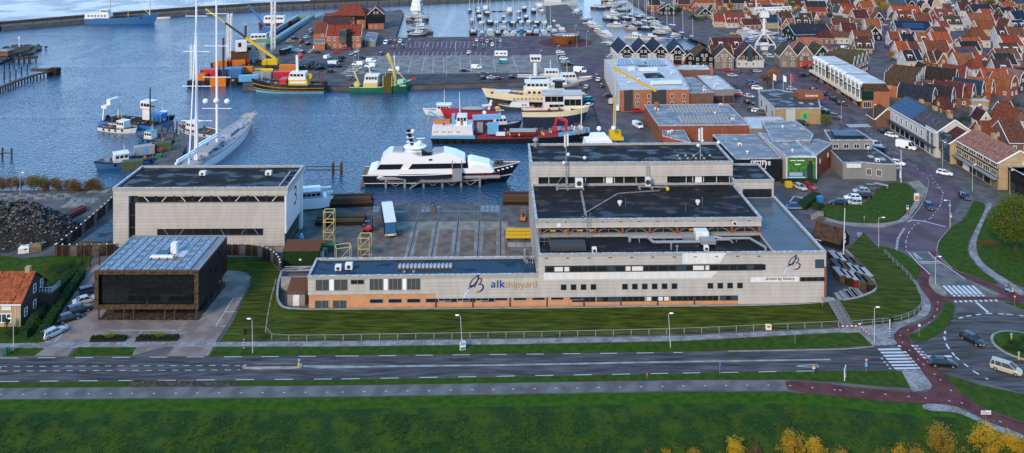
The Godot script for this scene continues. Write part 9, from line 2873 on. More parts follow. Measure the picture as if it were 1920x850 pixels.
	for c in [["van","white",[1585.3,93.5],-1.3],["hatch","white",[1669.4,37.6],-.6],["hatch","white",[1677.6,44.7],-.6],["hatch","silver",[1658.2,48.2],.0],["hatch","grey",[1658.8,52.4],.0],["hatch","navy",[1662.9,88.8],1.3],["hatch","navy",[1671.2,94.1],1.2],["hatch","white",[1600.6,45.9],.1],["hatch","white",[1794.1,78.8],1.2],["hatch","white",[1793.5,82.9],1.2],["van","blue",[1814.7,69.4],1.2],["hatch","white",[1815.9,65.3],1.1],["estate","silver",[1854.1,78.2],.0],["hatch","silver",[1781.2,6.5],-1.0],["hatch","white",[1790.6,12.4],-.9],["hatch","silver",[1798.8,58.8],.4],["hatch","silver",[1504.7,53.5],.2],["hatch","maroon",[1538.2,151.8],.1],["hatch","navy",[1523.5,141.2],.1]]:car(c[0],c[1],c[2][0],c[2][1],c[3],z)
	car("estate","yellow",[1376.4,65.3][0],[1376.4,65.3][1],.2,"parked below the red-roofed white house")
	yard_machines()
func yard_machines():
	var t:=thing("semi_trailer","white-roofed dark blue semi-trailer parked on the slipway","trailer",G(728.5,428,0),1.78)
	pt(N().soft(V(-6.4,1.2,-1.3),V(6.6,3.8,1.3),.08),"curtain_side",M.coaster_blue,t)
	pt(bx(-6.45,3.8,-1.32,6.65,3.95,1.32),"roof",M.white,t)
	for i in 9:pt(bx(-6.5+i*1.5,1.2,-1.36,-6.38+i*1.5,3.75,1.36),"strap",M.navy_hull,t)
	pt(bx(-6.55,1.25,-1.2,-6.44,3.7,-.03).box(V(-6.55,1.25,.03),V(-6.44,3.7,1.2)),"rear_door",M.coaster_blue,t)
	pt(bx(-6.6,.75,-1.3,-6.4,1.15,1.3),"bumper",M.white,t)
	for s in [-1.0,1.0]:pt(bx(-6.63,.85,s*.95-.3,-6.6,1.08,s*.95+.3),"tail_light",M.orange,t)
	for x in [-5.2,-3.9,-2.6]:
		for z in [-1.05,1.05]:pt(N().rod(V(x,.5,z-.18),V(x,.5,z+.18),.5,.5,12),"wheel",M.tyre,t)
	pt(bx(6.7,.9,-1.2,8.8,3.4,1.2),"tractor_cab",M.blue,t)
	for z in [-1.05,1.05]:pt(N().rod(V(7.8,.5,z-.18),V(7.8,.5,z+.18),.5,.5,12),"wheel",M.tyre,t)
	t=thing("forklift","black and red forklift truck beside the semi-trailer","forklift",G(690,434,0),.1)
	pt(N().soft(V(-1.2,.4,-.7),V(.9,1.2,.7),.15),"chassis",M.red,t)
	pt(N().soft(V(-1.3,1.2,-.6),V(-.6,1.6,.6),.1),"counterweight",M.black,t)
	var rf:=N()
	for s in [-.6,.6]:
		rf.bar(V(-.8,1.2,s),V(-.6,2.4,s),.1)
		rf.bar(V(.7,1.2,s),V(.4,2.4,s),.1)
	rf.box(V(-.7,2.38,-.65),V(.5,2.48,.65))
	pt(rf,"overhead_guard",M.black,t)
	pt(bx(.95,.2,-.5,1.15,2.8,-.35).box(V(.95,.2,.35),V(1.15,2.8,.5)),"mast",M.black,t)
	pt(bx(1.15,.3,-.45,2.4,.4,-.3).box(V(1.15,.3,.3),V(2.4,.4,.45)),"fork",M.dark_grey,t)
	for x in [-.8,.6]:
		for z in [-.65,.65]:pt(N().rod(V(x,.36,z-.12),V(x,.36,z+.12),.36,.36,10),"wheel",M.tyre,t)
	var spec:=[[617,452,.02,2.3,2.0,7.0,"tall narrow yellow scaffold tower on the slipway"],[643,487,.35,3.2,2.2,3.0,"low folded pair of yellow scaffold frames"],[684,483,-.02,2.4,2.8,4.8,"yellow stepped scaffold tower beside the forklift"]]
	for s in spec:
		t=thing("scaffold_tower",s[6],"scaffold",G(s[0],s[1],0),s[2])
		var hx:float=s[3]*.5
		var hz:float=s[4]*.5
		for x in [-hx,hx]:
			for z in [-hz,hz]:pt(N().bar(V(x,0,z),V(x,s[5],z),.09),"upright",M.pale_yellow,t)
		var lv:=int(s[5]/1.9)
		for i in lv+1:
			var y:float=s[5]*i/lv
			var fr:=N()
			for z in [-hz,hz]:fr.bar(V(-hx,y,z),V(hx,y,z),.12)
			for x in [-hx,hx]:fr.bar(V(x,y,-hz),V(x,y,hz),.12)
			pt(fr,"ring_beam",M.pale_yellow,t)
			if i<lv and i%2==1:pt(bx(-hx,y,-hz,hx,y+.08,hz),"platform",M.timber_pale,t)
			if i<lv:
				var y2:float=s[5]*(i+1)/lv
				pt(N().bar(V(-hx,y,hz),V(hx,y2,hz),.08).bar(V(-hx,y,-hz),V(-hx,y2,hz),.08),"brace",M.pale_yellow,t)
	for i in 3:
		t=thing("yellow_beam","long yellow lifting beam in the stack of three by the hall","beam",G(977,437+i*6.6,0),.02,"yellow beams by the hall")
		pt(bx(-3.6,.5,-.3,3.6,1,.3),"girder",M.yellow,t)
		for x in [-3.2,.8]:pt(bx(x,0,-.35,x+.25,.5,.35),"foot",M.black,t)
	t=thing("scissor_lift","small orange lift platform near the quay corner","lift",G(981,413,0),1.5)
	pt(N().soft(V(-1.1,.3,-.6),V(1.1,1,.6),.1),"chassis",M.orange,t)
	for x in [-.8,.8]:
		for z in [-.55,.55]:pt(N().rod(V(x,.25,z-.1),V(x,.25,z+.1),.25,.25,8),"wheel",M.tyre,t)
	var cg:=N()
	rail_run(cg,[V(-1,1.6,-.55),V(1,1.6,-.55),V(1,1.6,.55),V(-1,1.6,.55),V(-1,1.6,-.55)],1.1,.9)
	pt(cg,"cage",M.orange,t)
	pt(N().bar(V(-.8,1,0),V(.8,1.6,0),.5,.1).bar(V(.8,1,0),V(-.8,1.6,0),.5,.1),"scissor",M.dark_grey,t)
	t=thing("skip","green skip heaped with timber beside the container","skip",G(606,468,0),-.05)
	pt(N().prism(PackedVector2Array([Vector2(-3.0,-1.2),Vector2(3.0,-1.2),Vector2(2.6,1.2),Vector2(-2.6,1.2)]),0,1.4),"tub",M.green,t)
	for i in 14:pt(N().bar(V(rng.randf_range(-2.4,0),1.4+rng.randf()*.5,rng.randf_range(-.9,.9)),V(rng.randf_range(0,2.6),1.5+rng.randf()*.7,rng.randf_range(-.9,.9)),.15),"timber",M.timber if i%2 else M.timber_pale,t)
	t=thing("container","weathered green open container with a rusty sheet roof","container",G(564,500,0),.02)
	pt(bx(-3.9,0,-3.4,3.9,3.2,0),"shell",mat("weathered_green",lin(.035,.085,.03),.8,stretched("rust",31,5.0,1.0,.35,1.0),3.0),t)
	pt(N().quad(V(-4,3.3,.1),V(4,3.3,.1),V(3.8,4.4,-3.6),V(-3.8,4.4,-3.6)),"sheet_roof",M.rusty_steel,t)
	for i in 12:pt(bx(-3.8+i*.66,.1,.0,-3.55+i*.66,3.1,.09),"rib",M.weathered_green,t)
	pt(bx(-.4,1.3,.09,.1,1.7,.12),"label",M.white,t)
	t=thing("crate","pale wooden crate beside the green skip","crate",G(604,478,0))
	pt(bx(-1,0,-.8,1,1.3,.8),"box",M.timber_pale,t)
	for x in [-.9,.0,.9]:pt(bx(x-.08,0,.8,x+.08,1.3,.86),"batten",M.timber,t)
	t=thing("water_tank","pale grey tank block beside the sheet-roofed container","tank",G(599,493,0))
	pt(N().soft(V(-.9,0,-.9),V(.9,2.2,.9),.1),"body",M.concrete_pale,t)
	pt(N().rod(V(0,2.2,0),V(0,2.35,0),.4,.4,10),"lid",M.grey,t)
	t=thing("tarpaulin_stack","bundle of metal tubes under the green container","tubes",G(560,511,0))
	for i in 9:pt(N().rod(V(-3.4+rng.randf(),.3+.1*i,rng.randf_range(-.8,.8)),V(2.4+rng.randf(),.4+.1*i,rng.randf_range(-.8,.8)),.09,.09,6),"tube",M.zinc,t)
	t=thing("blue_drum","blue wrapped bundle beside the number three hall","bundle",G(564,451,0))
	pt(N().ball(V(0,.6,0),V(.8,.7,.6),8),"sack",M.sky_blue,t)
	pt(N().ball(V(.1,1.4,0),V(.3,.25,.3),8),"knot",M.white,t)
	t=thing("mooring_block","dark concrete block at the slipway edge","block",G(813.5,398,0))
	pt(N().soft(V(-.8,0,-.6),V(.8,1.3,.6),.1),"block",M.concrete_dark,t)
	pt(N().rod(V(0,1.3,0),V(0,1.6,0),.2,.2,8),"lifting_eye",M.rusty_steel,t)
	person(G(813.5,388.5,.05),.0,"navy_hull","blue","person in dark jacket and blue trousers standing at the quay edge")
	for s in [[660,384,.1,11.0,"stack of heavy dark slipway timbers beside the catamaran"],[970,380,.0,7.5,"stack of heavy timbers at the hall's quay corner"],[640,418,.05,12.0,"dark cradle beams beside the scaffold towers"]]:
		t=thing("timber_stack",s[4],"timber",G(s[0],s[1],0),s[2])
		for i in 4:
			for j in (3 if s[3]<11.5 else 2): pt(bx(-s[3]*.5,.15+j*.75,-1.8+i*1.0,s[3]*.5-.3*j,.8+j*.75,-1.05+i*1.0),"beam",[M.timber_dark,M.timber,M.rusty_steel][(i+j)%3],t)
	var g:="stacks in the corner storage yard"
	for r in 3:
		for c in 5:
			var bx:Array=[1565+c*13.5+r*4.5,492+r*16+c*4.4]
			if c>3 and r==0:continue
			t=thing("pallet_stack","wrapped stack of long boards in the corner storage yard","pallet stack",G(bx[0],bx[1],0),1.59,g)
			pt(bx(-2,.15,-.7,2,1.7,.7),"boards",[M.timber_dark,M.maroon,M.timber][(r+c)%3],t)
			pt(bx(-2.05,1.7,-.75,2.05,1.78,.75),"cover",[M.grey,M.canvas_grey,M.dark_grey,M.timber,M.grey][(r*2+c)%5],t)
			for x in [-1.4,1.4]:pt(bx(x-.1,0,-.7,x+.1,.15,.7),"bearer",M.timber,t)
	for s in [[1618,540],[1626,535],[1632,541]]:
		t=thing("pallet_stack","stack of fresh yellow timber at the end of the storage yard","pallet stack",G(s[0],s[1],0),.0,"yellow timber stacks")
		for j in 4:pt(bx(-.9,.1+j*.4,-.7,.9,.42+j*.4,.7),"layer",M.timber_pale,t)
	for i in 4:
		t=thing("steel_sheet","pale steel sheet lying flat in the storage yard","sheet",G(1580+i*9,560-i*3.5,.02),1.59,"steel sheets on the storage yard floor")
		pt(bx(-2.2,.02,-.9,2.2,.14,.9),"plate",M.grey,t)
		pt(bx(-2,.14,-.1,2,.22,.1),"strap",M.timber,t)
	for i in 5:
		var a:=G(100+i*1.5,420+i*1.2,0)
		var b:=G(152+i*2,391+i*1.2,0)
		t=thing("steel_girder","dark red steel girder lying beside the slab road","girder",Vector3.ZERO,.0,"red girders beside the slab road")
		pt(N().bar(a+V(0,.4+.3*(i%2),0),b+V(0,.4+.3*(i%2),0),.5,.5),"web",M.maroon,t)
		pt(N().bar(a+V(0,.72+.3*(i%2),0),b+V(0,.72+.3*(i%2),0),.8,.08),"flange",M.maroon,t)
	for i in 8:
		var p:=G(60+i*7+rng.randf()*5,468-i*7.0+rng.randf()*3,0)
		t=thing("debris_bundle","grey bundle of scrap beams between heap and fence","scrap",p,rng.randf_range(.2,.8),"scrap bundles between heap and fence")
		for k in 5:pt(N().bar(V(-2,.3+k*.15,-.6+k*.3),V(2,.4+k*.15,-.5+k*.25),.25,.2),"beam",[M.timber,M.zinc,M.timber_dark,M.rusty_steel][(k+i)%4],t)
	for k in [[45,473,"white","white tank lying at the end of the scrap"],[68,470,"timber_pale","tan tarpaulin bundle at the end of the scrap"]]:
		t=thing("scrap_tank",k[3],"tank",G(k[0],k[1],0),.3)
		pt(N().soft(V(-1.1,0,-.8),V(1.1,1.5,.8),.35),"shell",M[k[2]],t)
		pt(N().rod(V(0,1.5,0),V(0,1.62,0),.3,.3,8),"hatch",M.grey,t)
func crown_mesh(key:String,r:Vector3,clumps:int,leaves:int,leaf:float,sd:int,spike:float=.0)->ArrayMesh:
	if meshes.has(key):return meshes[key]
	var g:=RandomNumberGenerator.new()
	g.seed=sd
	var b:=N()
	var lobes:=[]
	for i in 9:
		var d:=V(g.randfn(),g.randfn()*.8,g.randfn()).normalized()
		lobes.append([d*g.randf_range(.25,.62),g.randf_range(.32,.55)])
	for i in clumps:
		var l:Array=lobes[g.randi()%lobes.size()]
		var d:=V(g.randfn(),g.randfn(),g.randfn()).normalized()
		var c:Vector3=(l[0]+d*l[1]*pow(g.randf(),.33))*r
		if spike>.0:
			c.y+=absf(g.randfn())*spike
		var cr:=g.randf_range(.6,1.4)*leaf*2.2
		for k in leaves:
			var o:=c+V(g.randfn(),g.randfn(),g.randfn())*cr*.6
			var n:=(V(g.randfn(),g.randfn(),g.randfn())+V(0,.6,0)).normalized()
			var s:=n.cross(V(g.randfn(),g.randfn(),g.randfn())).normalized()*leaf*g.randf_range(.6,1.3)
			var t:=n.cross(s)
			b.tri(o-s*.6,o+t*.6,o+s)
	meshes[key]=b.mesh()
	return meshes[key]
func tree(called:String,label:String,at:Vector3,h:float,r:Vector3,m:Material,key:String,clumps:int,leaves:int,leaf:float,sd:int,turn:float=.0,group:String="",category:String="tree",spike:float=.0)->Node3D:
	var t:=thing(called,label,category,at,turn,group)
	var g:=RandomNumberGenerator.new()
	g.seed=sd+100
	var tr:=N()
	var top:=V(g.randf_range(-.2,.2),h-r.y*.6,g.randf_range(-.2,.2))
	tr.rod(V(0,-.2,0),top*.5,h*.032,h*.022,7)
	tr.rod(top*.5,top,h*.022,h*.012,7)
	pt(tr,"trunk",M.bark,t)
	for i in 8:
		var a:=TAU*i/8.0+g.randf()
		var b:=top*g.randf_range(.45,.95)
		var e:=V(cos(a)*r.x*.75,h-r.y*g.randf_range(.2,1.2),sin(a)*r.z*.75)
		pt(N().rod(b,b.lerp(e,.5)+V(0,.2,0),h*.012,h*.008,5).rod(b.lerp(e,.5)+V(0,.2,0),e,h*.008,h*.003,4),"limb",M.bark,t)
	var o:=pt(crown_mesh(key,r,clumps,leaves,leaf,sd,spike),"crown",m,t)
	o.position=V(0,h-r.y,0)
	return t
func shrub(called:String,label:String,at:Vector3,r:Vector3,m:Material,key:String,clumps:int,leaves:int,leaf:float,sd:int,group:String="",spike:float=.0,category:String="shrub")->Node3D:
	var t:=thing(called,label,category,at,.0,group)
	var st:=N()
	for i in 5:
		var a:=TAU*i/5.0+sd
		st.rod(V(0,-.1,0),V(cos(a)*r.x*.4,r.y*1.2,sin(a)*r.z*.4),.04,.02,4)
	pt(st,"stems",M.twig,t)
	var o:=pt(crown_mesh(key,r,clumps,leaves,leaf,sd,spike),"foliage",m,t)
	o.position=V(0,r.y*.75,0)
	return t
func hedge(label:String,line:Array,w:float,h:float,m:Material,sd:int):
	var t:=thing("hedge",label,"hedge")
	var g:=RandomNumberGenerator.new()
	g.seed=sd
	var p:=plan(line)
	var core:=N().wall(p,w*.8,.0,h*.9)
	pt(core,"core",m,t)
	var b:=N()
	for i in p.size()-1:
		var l:=p[i].distance_to(p[i+1])
		var d:=(p[i+1]-p[i])/l
		var s:=Vector2(-d.y,d.x)
		for k in int(l*(w+2*h)*26):
			var x:=g.randf()*l
			var u:=g.randf()*(w+2*h)
			var c:Vector3
			var q:=p[i]+d*x
			if u<w:
				q+=s*(u-w*.5)
				c=V(q.x,h+g.randfn(0,.05),q.y)
			elif u<w+h:
				q+=s*(w*.5+g.randfn(0,.04))
				c=V(q.x,u-w,q.y)
			else:
				q-=s*(w*.5+g.randfn(0,.04))
				c=V(q.x,u-w-h,q.y)
			var n:=V(g.randfn(),g.randfn()+.5,g.randfn()).normalized()
			var e:=n.cross(V(g.randfn(),g.randfn(),g.randfn())).normalized()*.16
			b.tri(c-e,c+n.cross(e),c+e)
	pt(b,"foliage",m,t)
func make_plants():
	var g:=rng
	var spots:=[[1213,872,3.4,0,"leaf_brown"],[1300,868,3.6,1,"leaf_ochre"],[1372,862,5.0,0,"leaf_yellow"],[1412,866,4.2,2,"leaf_brown"],[1482,858,6.0,1,"leaf_amber"],[1518,862,5.2,2,"leaf_yellow"],[1572,872,4.0,0,"leaf_ochre"],[1618,876,3.2,1,"leaf_brown"],[1680,868,4.6,2,"leaf_amber"],[1712,872,4.4,0,"leaf_ochre"],[1758,858,7.2,1,"leaf_ochre"],[1840,860,7.4,2,"leaf_yellow"],[1882,866,6.4,0,"leaf_yellow"],[1915,876,6.0,1,"leaf_amber"],[1850,880,5.5,0,"leaf_amber"],[1540,880,4.0,0,"leaf_brown"],[1440,880,3.6,1,"leaf_yellow"]]
	var word:={"leaf_brown":"thin brown","leaf_ochre":"ochre","leaf_yellow":"bright yellow","leaf_amber":"amber"}
	for s in spots:
		var h:float=s[2]
		var p:=G(s[0],s[1],-3.4)
		tree("autumn_tree","%s autumn tree in the row below the field"%word[s[4]],p+V(0,0,1.5),h-1.2,V(h*.34,h*.38,h*.34),M[s[4]],"autumn_%d_%d"%[s[3],int(h)],420 if s[4]!="leaf_brown" else 150,7,.16,30+s[3],g.randf()*TAU,"autumn trees below the field","tree",.5)
	for i in 46:
		var x:=1195.0+i*17.0+g.randf_range(-8,8)
		var s:=g.randf_range(.65,1.1)*(.8+.4*float(x>1650))
		var k:String=["leaf_yellow","leaf_ochre","leaf_brown","leaf_amber","leaf_olive"][g.randi()%5]
		shrub("autumn_shrub","low %s shrub in the autumn fringe below the field"%{"leaf_yellow":"bright yellow","leaf_ochre":"ochre","leaf_brown":"brown","leaf_amber":"amber","leaf_olive":"olive"}[k],G(x,868+g.randf_range(-6,22),-3.5),V(1.5,1.3,1.2)*s,M[k],"fringe%d_%d"%[i%4,int(s*3)],380,7,.11,200+i,"autumn shrubs below the field",.35)
	tree("lime_tree","big dense green tree on the east lawn",G(1905,468,.1),13.0,V(8.6,6,7),M.leaf_green,"big_tree",2600,9,.3,51)
	shrub("flower_bed","dark brown low planting under the big green tree",G(1855,458,.1),V(3.4,.5,2.2),M.leaf_brown,"bed",160,6,.12,52)
	for s in [[1905,645,1.6],[1930,640,1.7],[1922,660,1.5],[1945,655,1.5],[1898,655,1.2]]:
		shrub("low_shrub","dark green low shrub on the roundabout island",G(s[0],s[1],.2),V(s[2]*1.2,.55,s[2]*.8),M.leaf_dark,"low_shrub",180,7,.1,53,"shrubs on the roundabout island")
	for i in 26:
		var x:=-90.0+i*12.0+g.randf_range(-4,4)
		if x>196:continue
		var y:=357.0+g.randf_range(-4,2)
		var k:=i%3
		shrub("shore_shrub","rusty brown scrub along the west bank",G(x,y,-.1),V(g.randf_range(1.8,2.8),g.randf_range(1.5,2.4),1.6),[M.leaf_brown,M.reed,M.leaf_ochre if i%9==0 else M.leaf_brown][k],"scrub%d"%k,330,7,.16,60+k,"brown scrub along the west bank",.3)
	shrub("willow_bush","tall yellow-green bush rising from the brown scrub",G(72,357,0),V(3.4,2.4,2.2),M.leaf_olive,"willow",420,7,.17,65,"",.8)
	hedge("long clipped hedge beside the parked cars by the bronze office",[73.5,642.9,111.8,578.2,152.9,519.4],1.5,1.5,M.leaf_dark,71)
	hedge("inner clipped hedge parallel to the long one",[44.1,637.1,91.2,569.4,141.2,516.5],1.3,1.6,M.leaf_dark,72)
	for s in [[110,520,2.2,"leaf_dark"],[92,508,1.8,"leaf_green"],[130,505,1.7,"leaf_dark"],[52,628,1.3,"leaf_dark"],[60,620,1.2,"leaf_green"],[20,628,.9,"leaf_dark"],[68,600,1.2,"leaf_brown"],[80,565,1.6,"leaf_dark"],[100,545,1.6,"leaf_dark"]]:
		shrub("garden_shrub","rounded %s garden shrub behind the orange-roofed house"%("dark green" if s[3]=="leaf_dark" else "green" if s[3]=="leaf_green" else "brown"),G(s[0],s[1],.03),V(s[2],s[2]*.8,s[2]),M[s[3]],"garden",240,7,.11,73,"garden shrubs by the orange-roofed house")
	tree("cypress","small dark cypress before the orange-roofed house",G(12,622,.03),3.2,V(.5,1.5,.5),M.leaf_dark,"cypress",120,7,.09,74)
	for s in [[168,500,5.6],[186,504,5.0],[152,494,4.4]]:
		tree("bare_tree","nearly bare twiggy tree behind the bronze office",G(s[0],s[1],.03),s[2]+1.0,V(1.9,2.2,1.6),M.reed,"bare",110,5,.11,75,g.randf()*TAU,"bare trees behind the bronze office","tree",.4)
	for s in [[[170.6,638.5,235.3,637.6],76],[[255.9,637.6,333.8,636.5],77]]:
		var p:=plan(s[0])
		var t:=thing("planter","long low planter bed with dark edging before the bronze office","planter",Vector3.ZERO,.0,"planters before the bronze office")
		pt(N().wall(p,1.5,.0,.3),"edging",M.timber_dark,t)
		var b:=N()
		for i in 700:
			var q:=p[0].lerp(p[1],g.randf())
			var c:=V(q.x,.35+g.randf()*.25,q.y+g.randf_range(-.65,.65))
			var e:=V(g.randfn(),g.randfn()*.4,g.randfn()).normalized()*.14
			b.tri(c-e,c+V(0,.22,0),c+e)
		pt(b,"planting",M.leaf_dark,t)
		var tall:=N()
		for i in 260:
			var a:=g.randf()*TAU
			var q:=p[0].lerp(p[1],.55)
			var c:=V(q.x+cos(a)*.2,.3,q.y+sin(a)*.2)
			tall.tri(c,c+V(.05,0,0),c+V(cos(a)*g.randf_range(.3,1.2),g.randf_range(.6,1.3),sin(a)*.6))
		pt(tall,"ornamental_grass",M.leaf_olive,t)
	for s in [[1440,168,6.0,4.2,"leaf_brown","bare brown tree with an orange top at the square"],[1452,160,6.5,3.0,"leaf_orange","orange autumn tree at the square"],[1660,28,9.0,4.6,"leaf_amber","yellow-orange tree among the old town roofs"],[1652,22,8.0,4.0,"leaf_olive","green-yellow tree among the old town roofs"],[1494,36,8.0,3.4,"leaf_yellow","bright yellow tree beside the dockyard crane"],[1484,22,8.0,3.6,"leaf_olive","olive tree beside the dockyard crane"],[1858,18,8.0,5.0,"leaf_olive","olive green tree on the far east side"],[1875,36,6.0,4.0,"leaf_olive","small olive tree between the far houses"],[1552,68,8.0,5.0,"leaf_brown","bare dark tree behind the boat shed"],[1535,60,8.5,5.0,"leaf_brown","tall bare tree behind the boat shed"],[1370,24,6.5,5.0,"leaf_orange","round russet tree behind the red-roofed white house"],[1272,32,7.0,3.0,"leaf_dark","dark green tree at the quay terrace"],[1390,12,8.0,5.0,"leaf_brown","bare grey tree above the white house"],[1548,238,3.0,1.6,"leaf_olive","small olive bush beside the grey offices"],[1650,222,2.6,1.8,"leaf_olive","small garden bush by the zebra crossing"]]:
		tree("town_tree",s[5],G(s[0],s[1],0),s[2]+1.0,V(s[3],s[2]*.42,s[3]),M[s[4]],"town_%s_%d"%[s[4],int(s[2])],380 if s[4]!="leaf_brown" else 240,6,.28,81+int(s[2]))
	for s in [[1312,40,5.0],[1322,36,4.0],[1300,36,4.0],[1376,172,3.6],[1875,172,3.4],[1885,165,3.0],[1862,168,2.6],[1868,225,3.2],[1760,222,3.0],[1790,235,3.0],[1810,228,2.6],[1880,260,3.6],[1900,268,3.6],[1900,200,3.0],[1740,212,2.6]]:
		shrub("back_garden_shrub","dark leafy shrub among the back gardens",G(s[0],s[1],0),V(s[2],s[2]*.45,s[2]*.7),M.leaf_dark,"back_garden",200,6,.24,95,"shrubs of the back gardens")
	hedge("thick dark hedge between shelter and gravel court",[1503.2,393.2,1531.2,371.2],2.2,1.6,M.leaf_dark,97)
	hedge("low dark hedge under the wall poster",[1465,343.2,1531.2,342.4],1.2,1.0,M.leaf_dark,98)
	hedge("dark hedge patch behind the shelter",[1528.2,393.2,1540,388.8],2.0,1.2,M.leaf_dark,99)
	var heap:=thing("rubble_heap","large dark heap of rubble and dredged waste beside the slab road","heap",G(62,440,0))
	var hb:=N()
	var f:=noise(101,.16,4)
	var rows:=[]
	for i in 37:
		var row:=PackedVector3Array()
		for j in 25:
			var x:=-26.0+i*1.1
			var z:=-11.0+j*.92
			var e:=(x+6)*(x+6)/(17.0*17.0)+z*z/(10.0*10.0)
			var y:=7.0*maxf(.0,1.0-e)+f.get_noise_2d(x*2,z*2)*1.4*clampf(1.2-e,0,1)-.05
			row.append(V(x,maxf(y,-.1),z))
		rows.append(row)
	pt(hb.skin(rows,true,true),"mound",mat("rubble_dark",lin(.04,.036,.032),.95,texs.fine,1.5),heap)
	var bits:=[]
	for i in 11000:
		var x:=g.randfn(-6,8.5)
		var z:=g.randfn(0,5.2)
		var e:=(x+6)*(x+6)/(17.0*17.0)+z*z/100.0
		if e>1.05:continue
		var y:=7.0*maxf(.0,1.0-e)+f.get_noise_2d(x*2,z*2)*1.4*clampf(1.2-e,0,1)
		var s:=g.randf_range(.08,.34)
		bits.append(Transform3D(Basis(V(g.randfn(),g.randfn(),g.randfn()).normalized(),g.randf()*TAU).scaled(V(s*g.randf_range(.5,2.0),s*.6,s)),V(x,y+.05,z)))
	var rub:=scatter(BoxMesh.new(),bits,"rubble",[Color(.022,.02,.018),Color(.045,.04,.036),Color(.09,.083,.076),Color(.2,.19,.175),Color(.035,.03,.025)],"","",heap)
	rub.set_meta("kind","stuff")
func lamp_post(px:float,py:float,h:float,arm:float,label:String,lean:float=.0,e:float=.05)->Node3D:
	var t:=thing("street_lamp",label,"street lamp",G(px,py,e))
	var top:=V(-lean*h,h,0)
	pt(N().rod(V(0,0,0),top*.35,.085,.075,8).rod(top*.35,top,.065,.05,8),"pole",M.pole_grey,t)
	var tip:=top+V(arm,.15,.0)
	if absf(arm)>.6:pt(N().rod(top,tip,.045,.04,6),"arm",M.pole_grey,t)
	pt(N().ball(tip+V(signf(arm)*.2,-.02,0),V(.42,.13,.17),10),"lamp_head",M.white_gloss,t)
	return t
func sign_post(px:float,py:float,h:float,label:String,parts:Array,e:float=.06)->Node3D:
	var t:=thing("road_sign",label,"road sign",G(px,py,e))
	pt(N().rod(Vector3.ZERO,V(0,h,0),.04,.04,6),"post",M.zinc,t)
	for p in parts:
		var b:=N()
		match p[0]:
			"disc":b.rod(V(0,p[1],.05),V(0,p[1],.08),p[2],p[2],16)
			"rect":b.box(V(-p[2],p[1]-p[3],.05),V(p[2],p[1]+p[3],.08))
			"tri":
				b.tri(V(-p[2],p[1]+p[2]*.8,.08),V(0,p[1]-p[2],.08),V(p[2],p[1]+p[2]*.8,.08))
				b.tri(V(p[2],p[1]+p[2]*.8,.05),V(0,p[1]-p[2],.05),V(-p[2],p[1]+p[2]*.8,.05))
			"tri_in":b.tri(V(-p[2],p[1]+p[2]*.75,.09),V(0,p[1]-p[2]*.85,.09),V(p[2],p[1]+p[2]*.75,.09))
		pt(b,"sign_face",M[p[p.size()-1]],t)
	return t
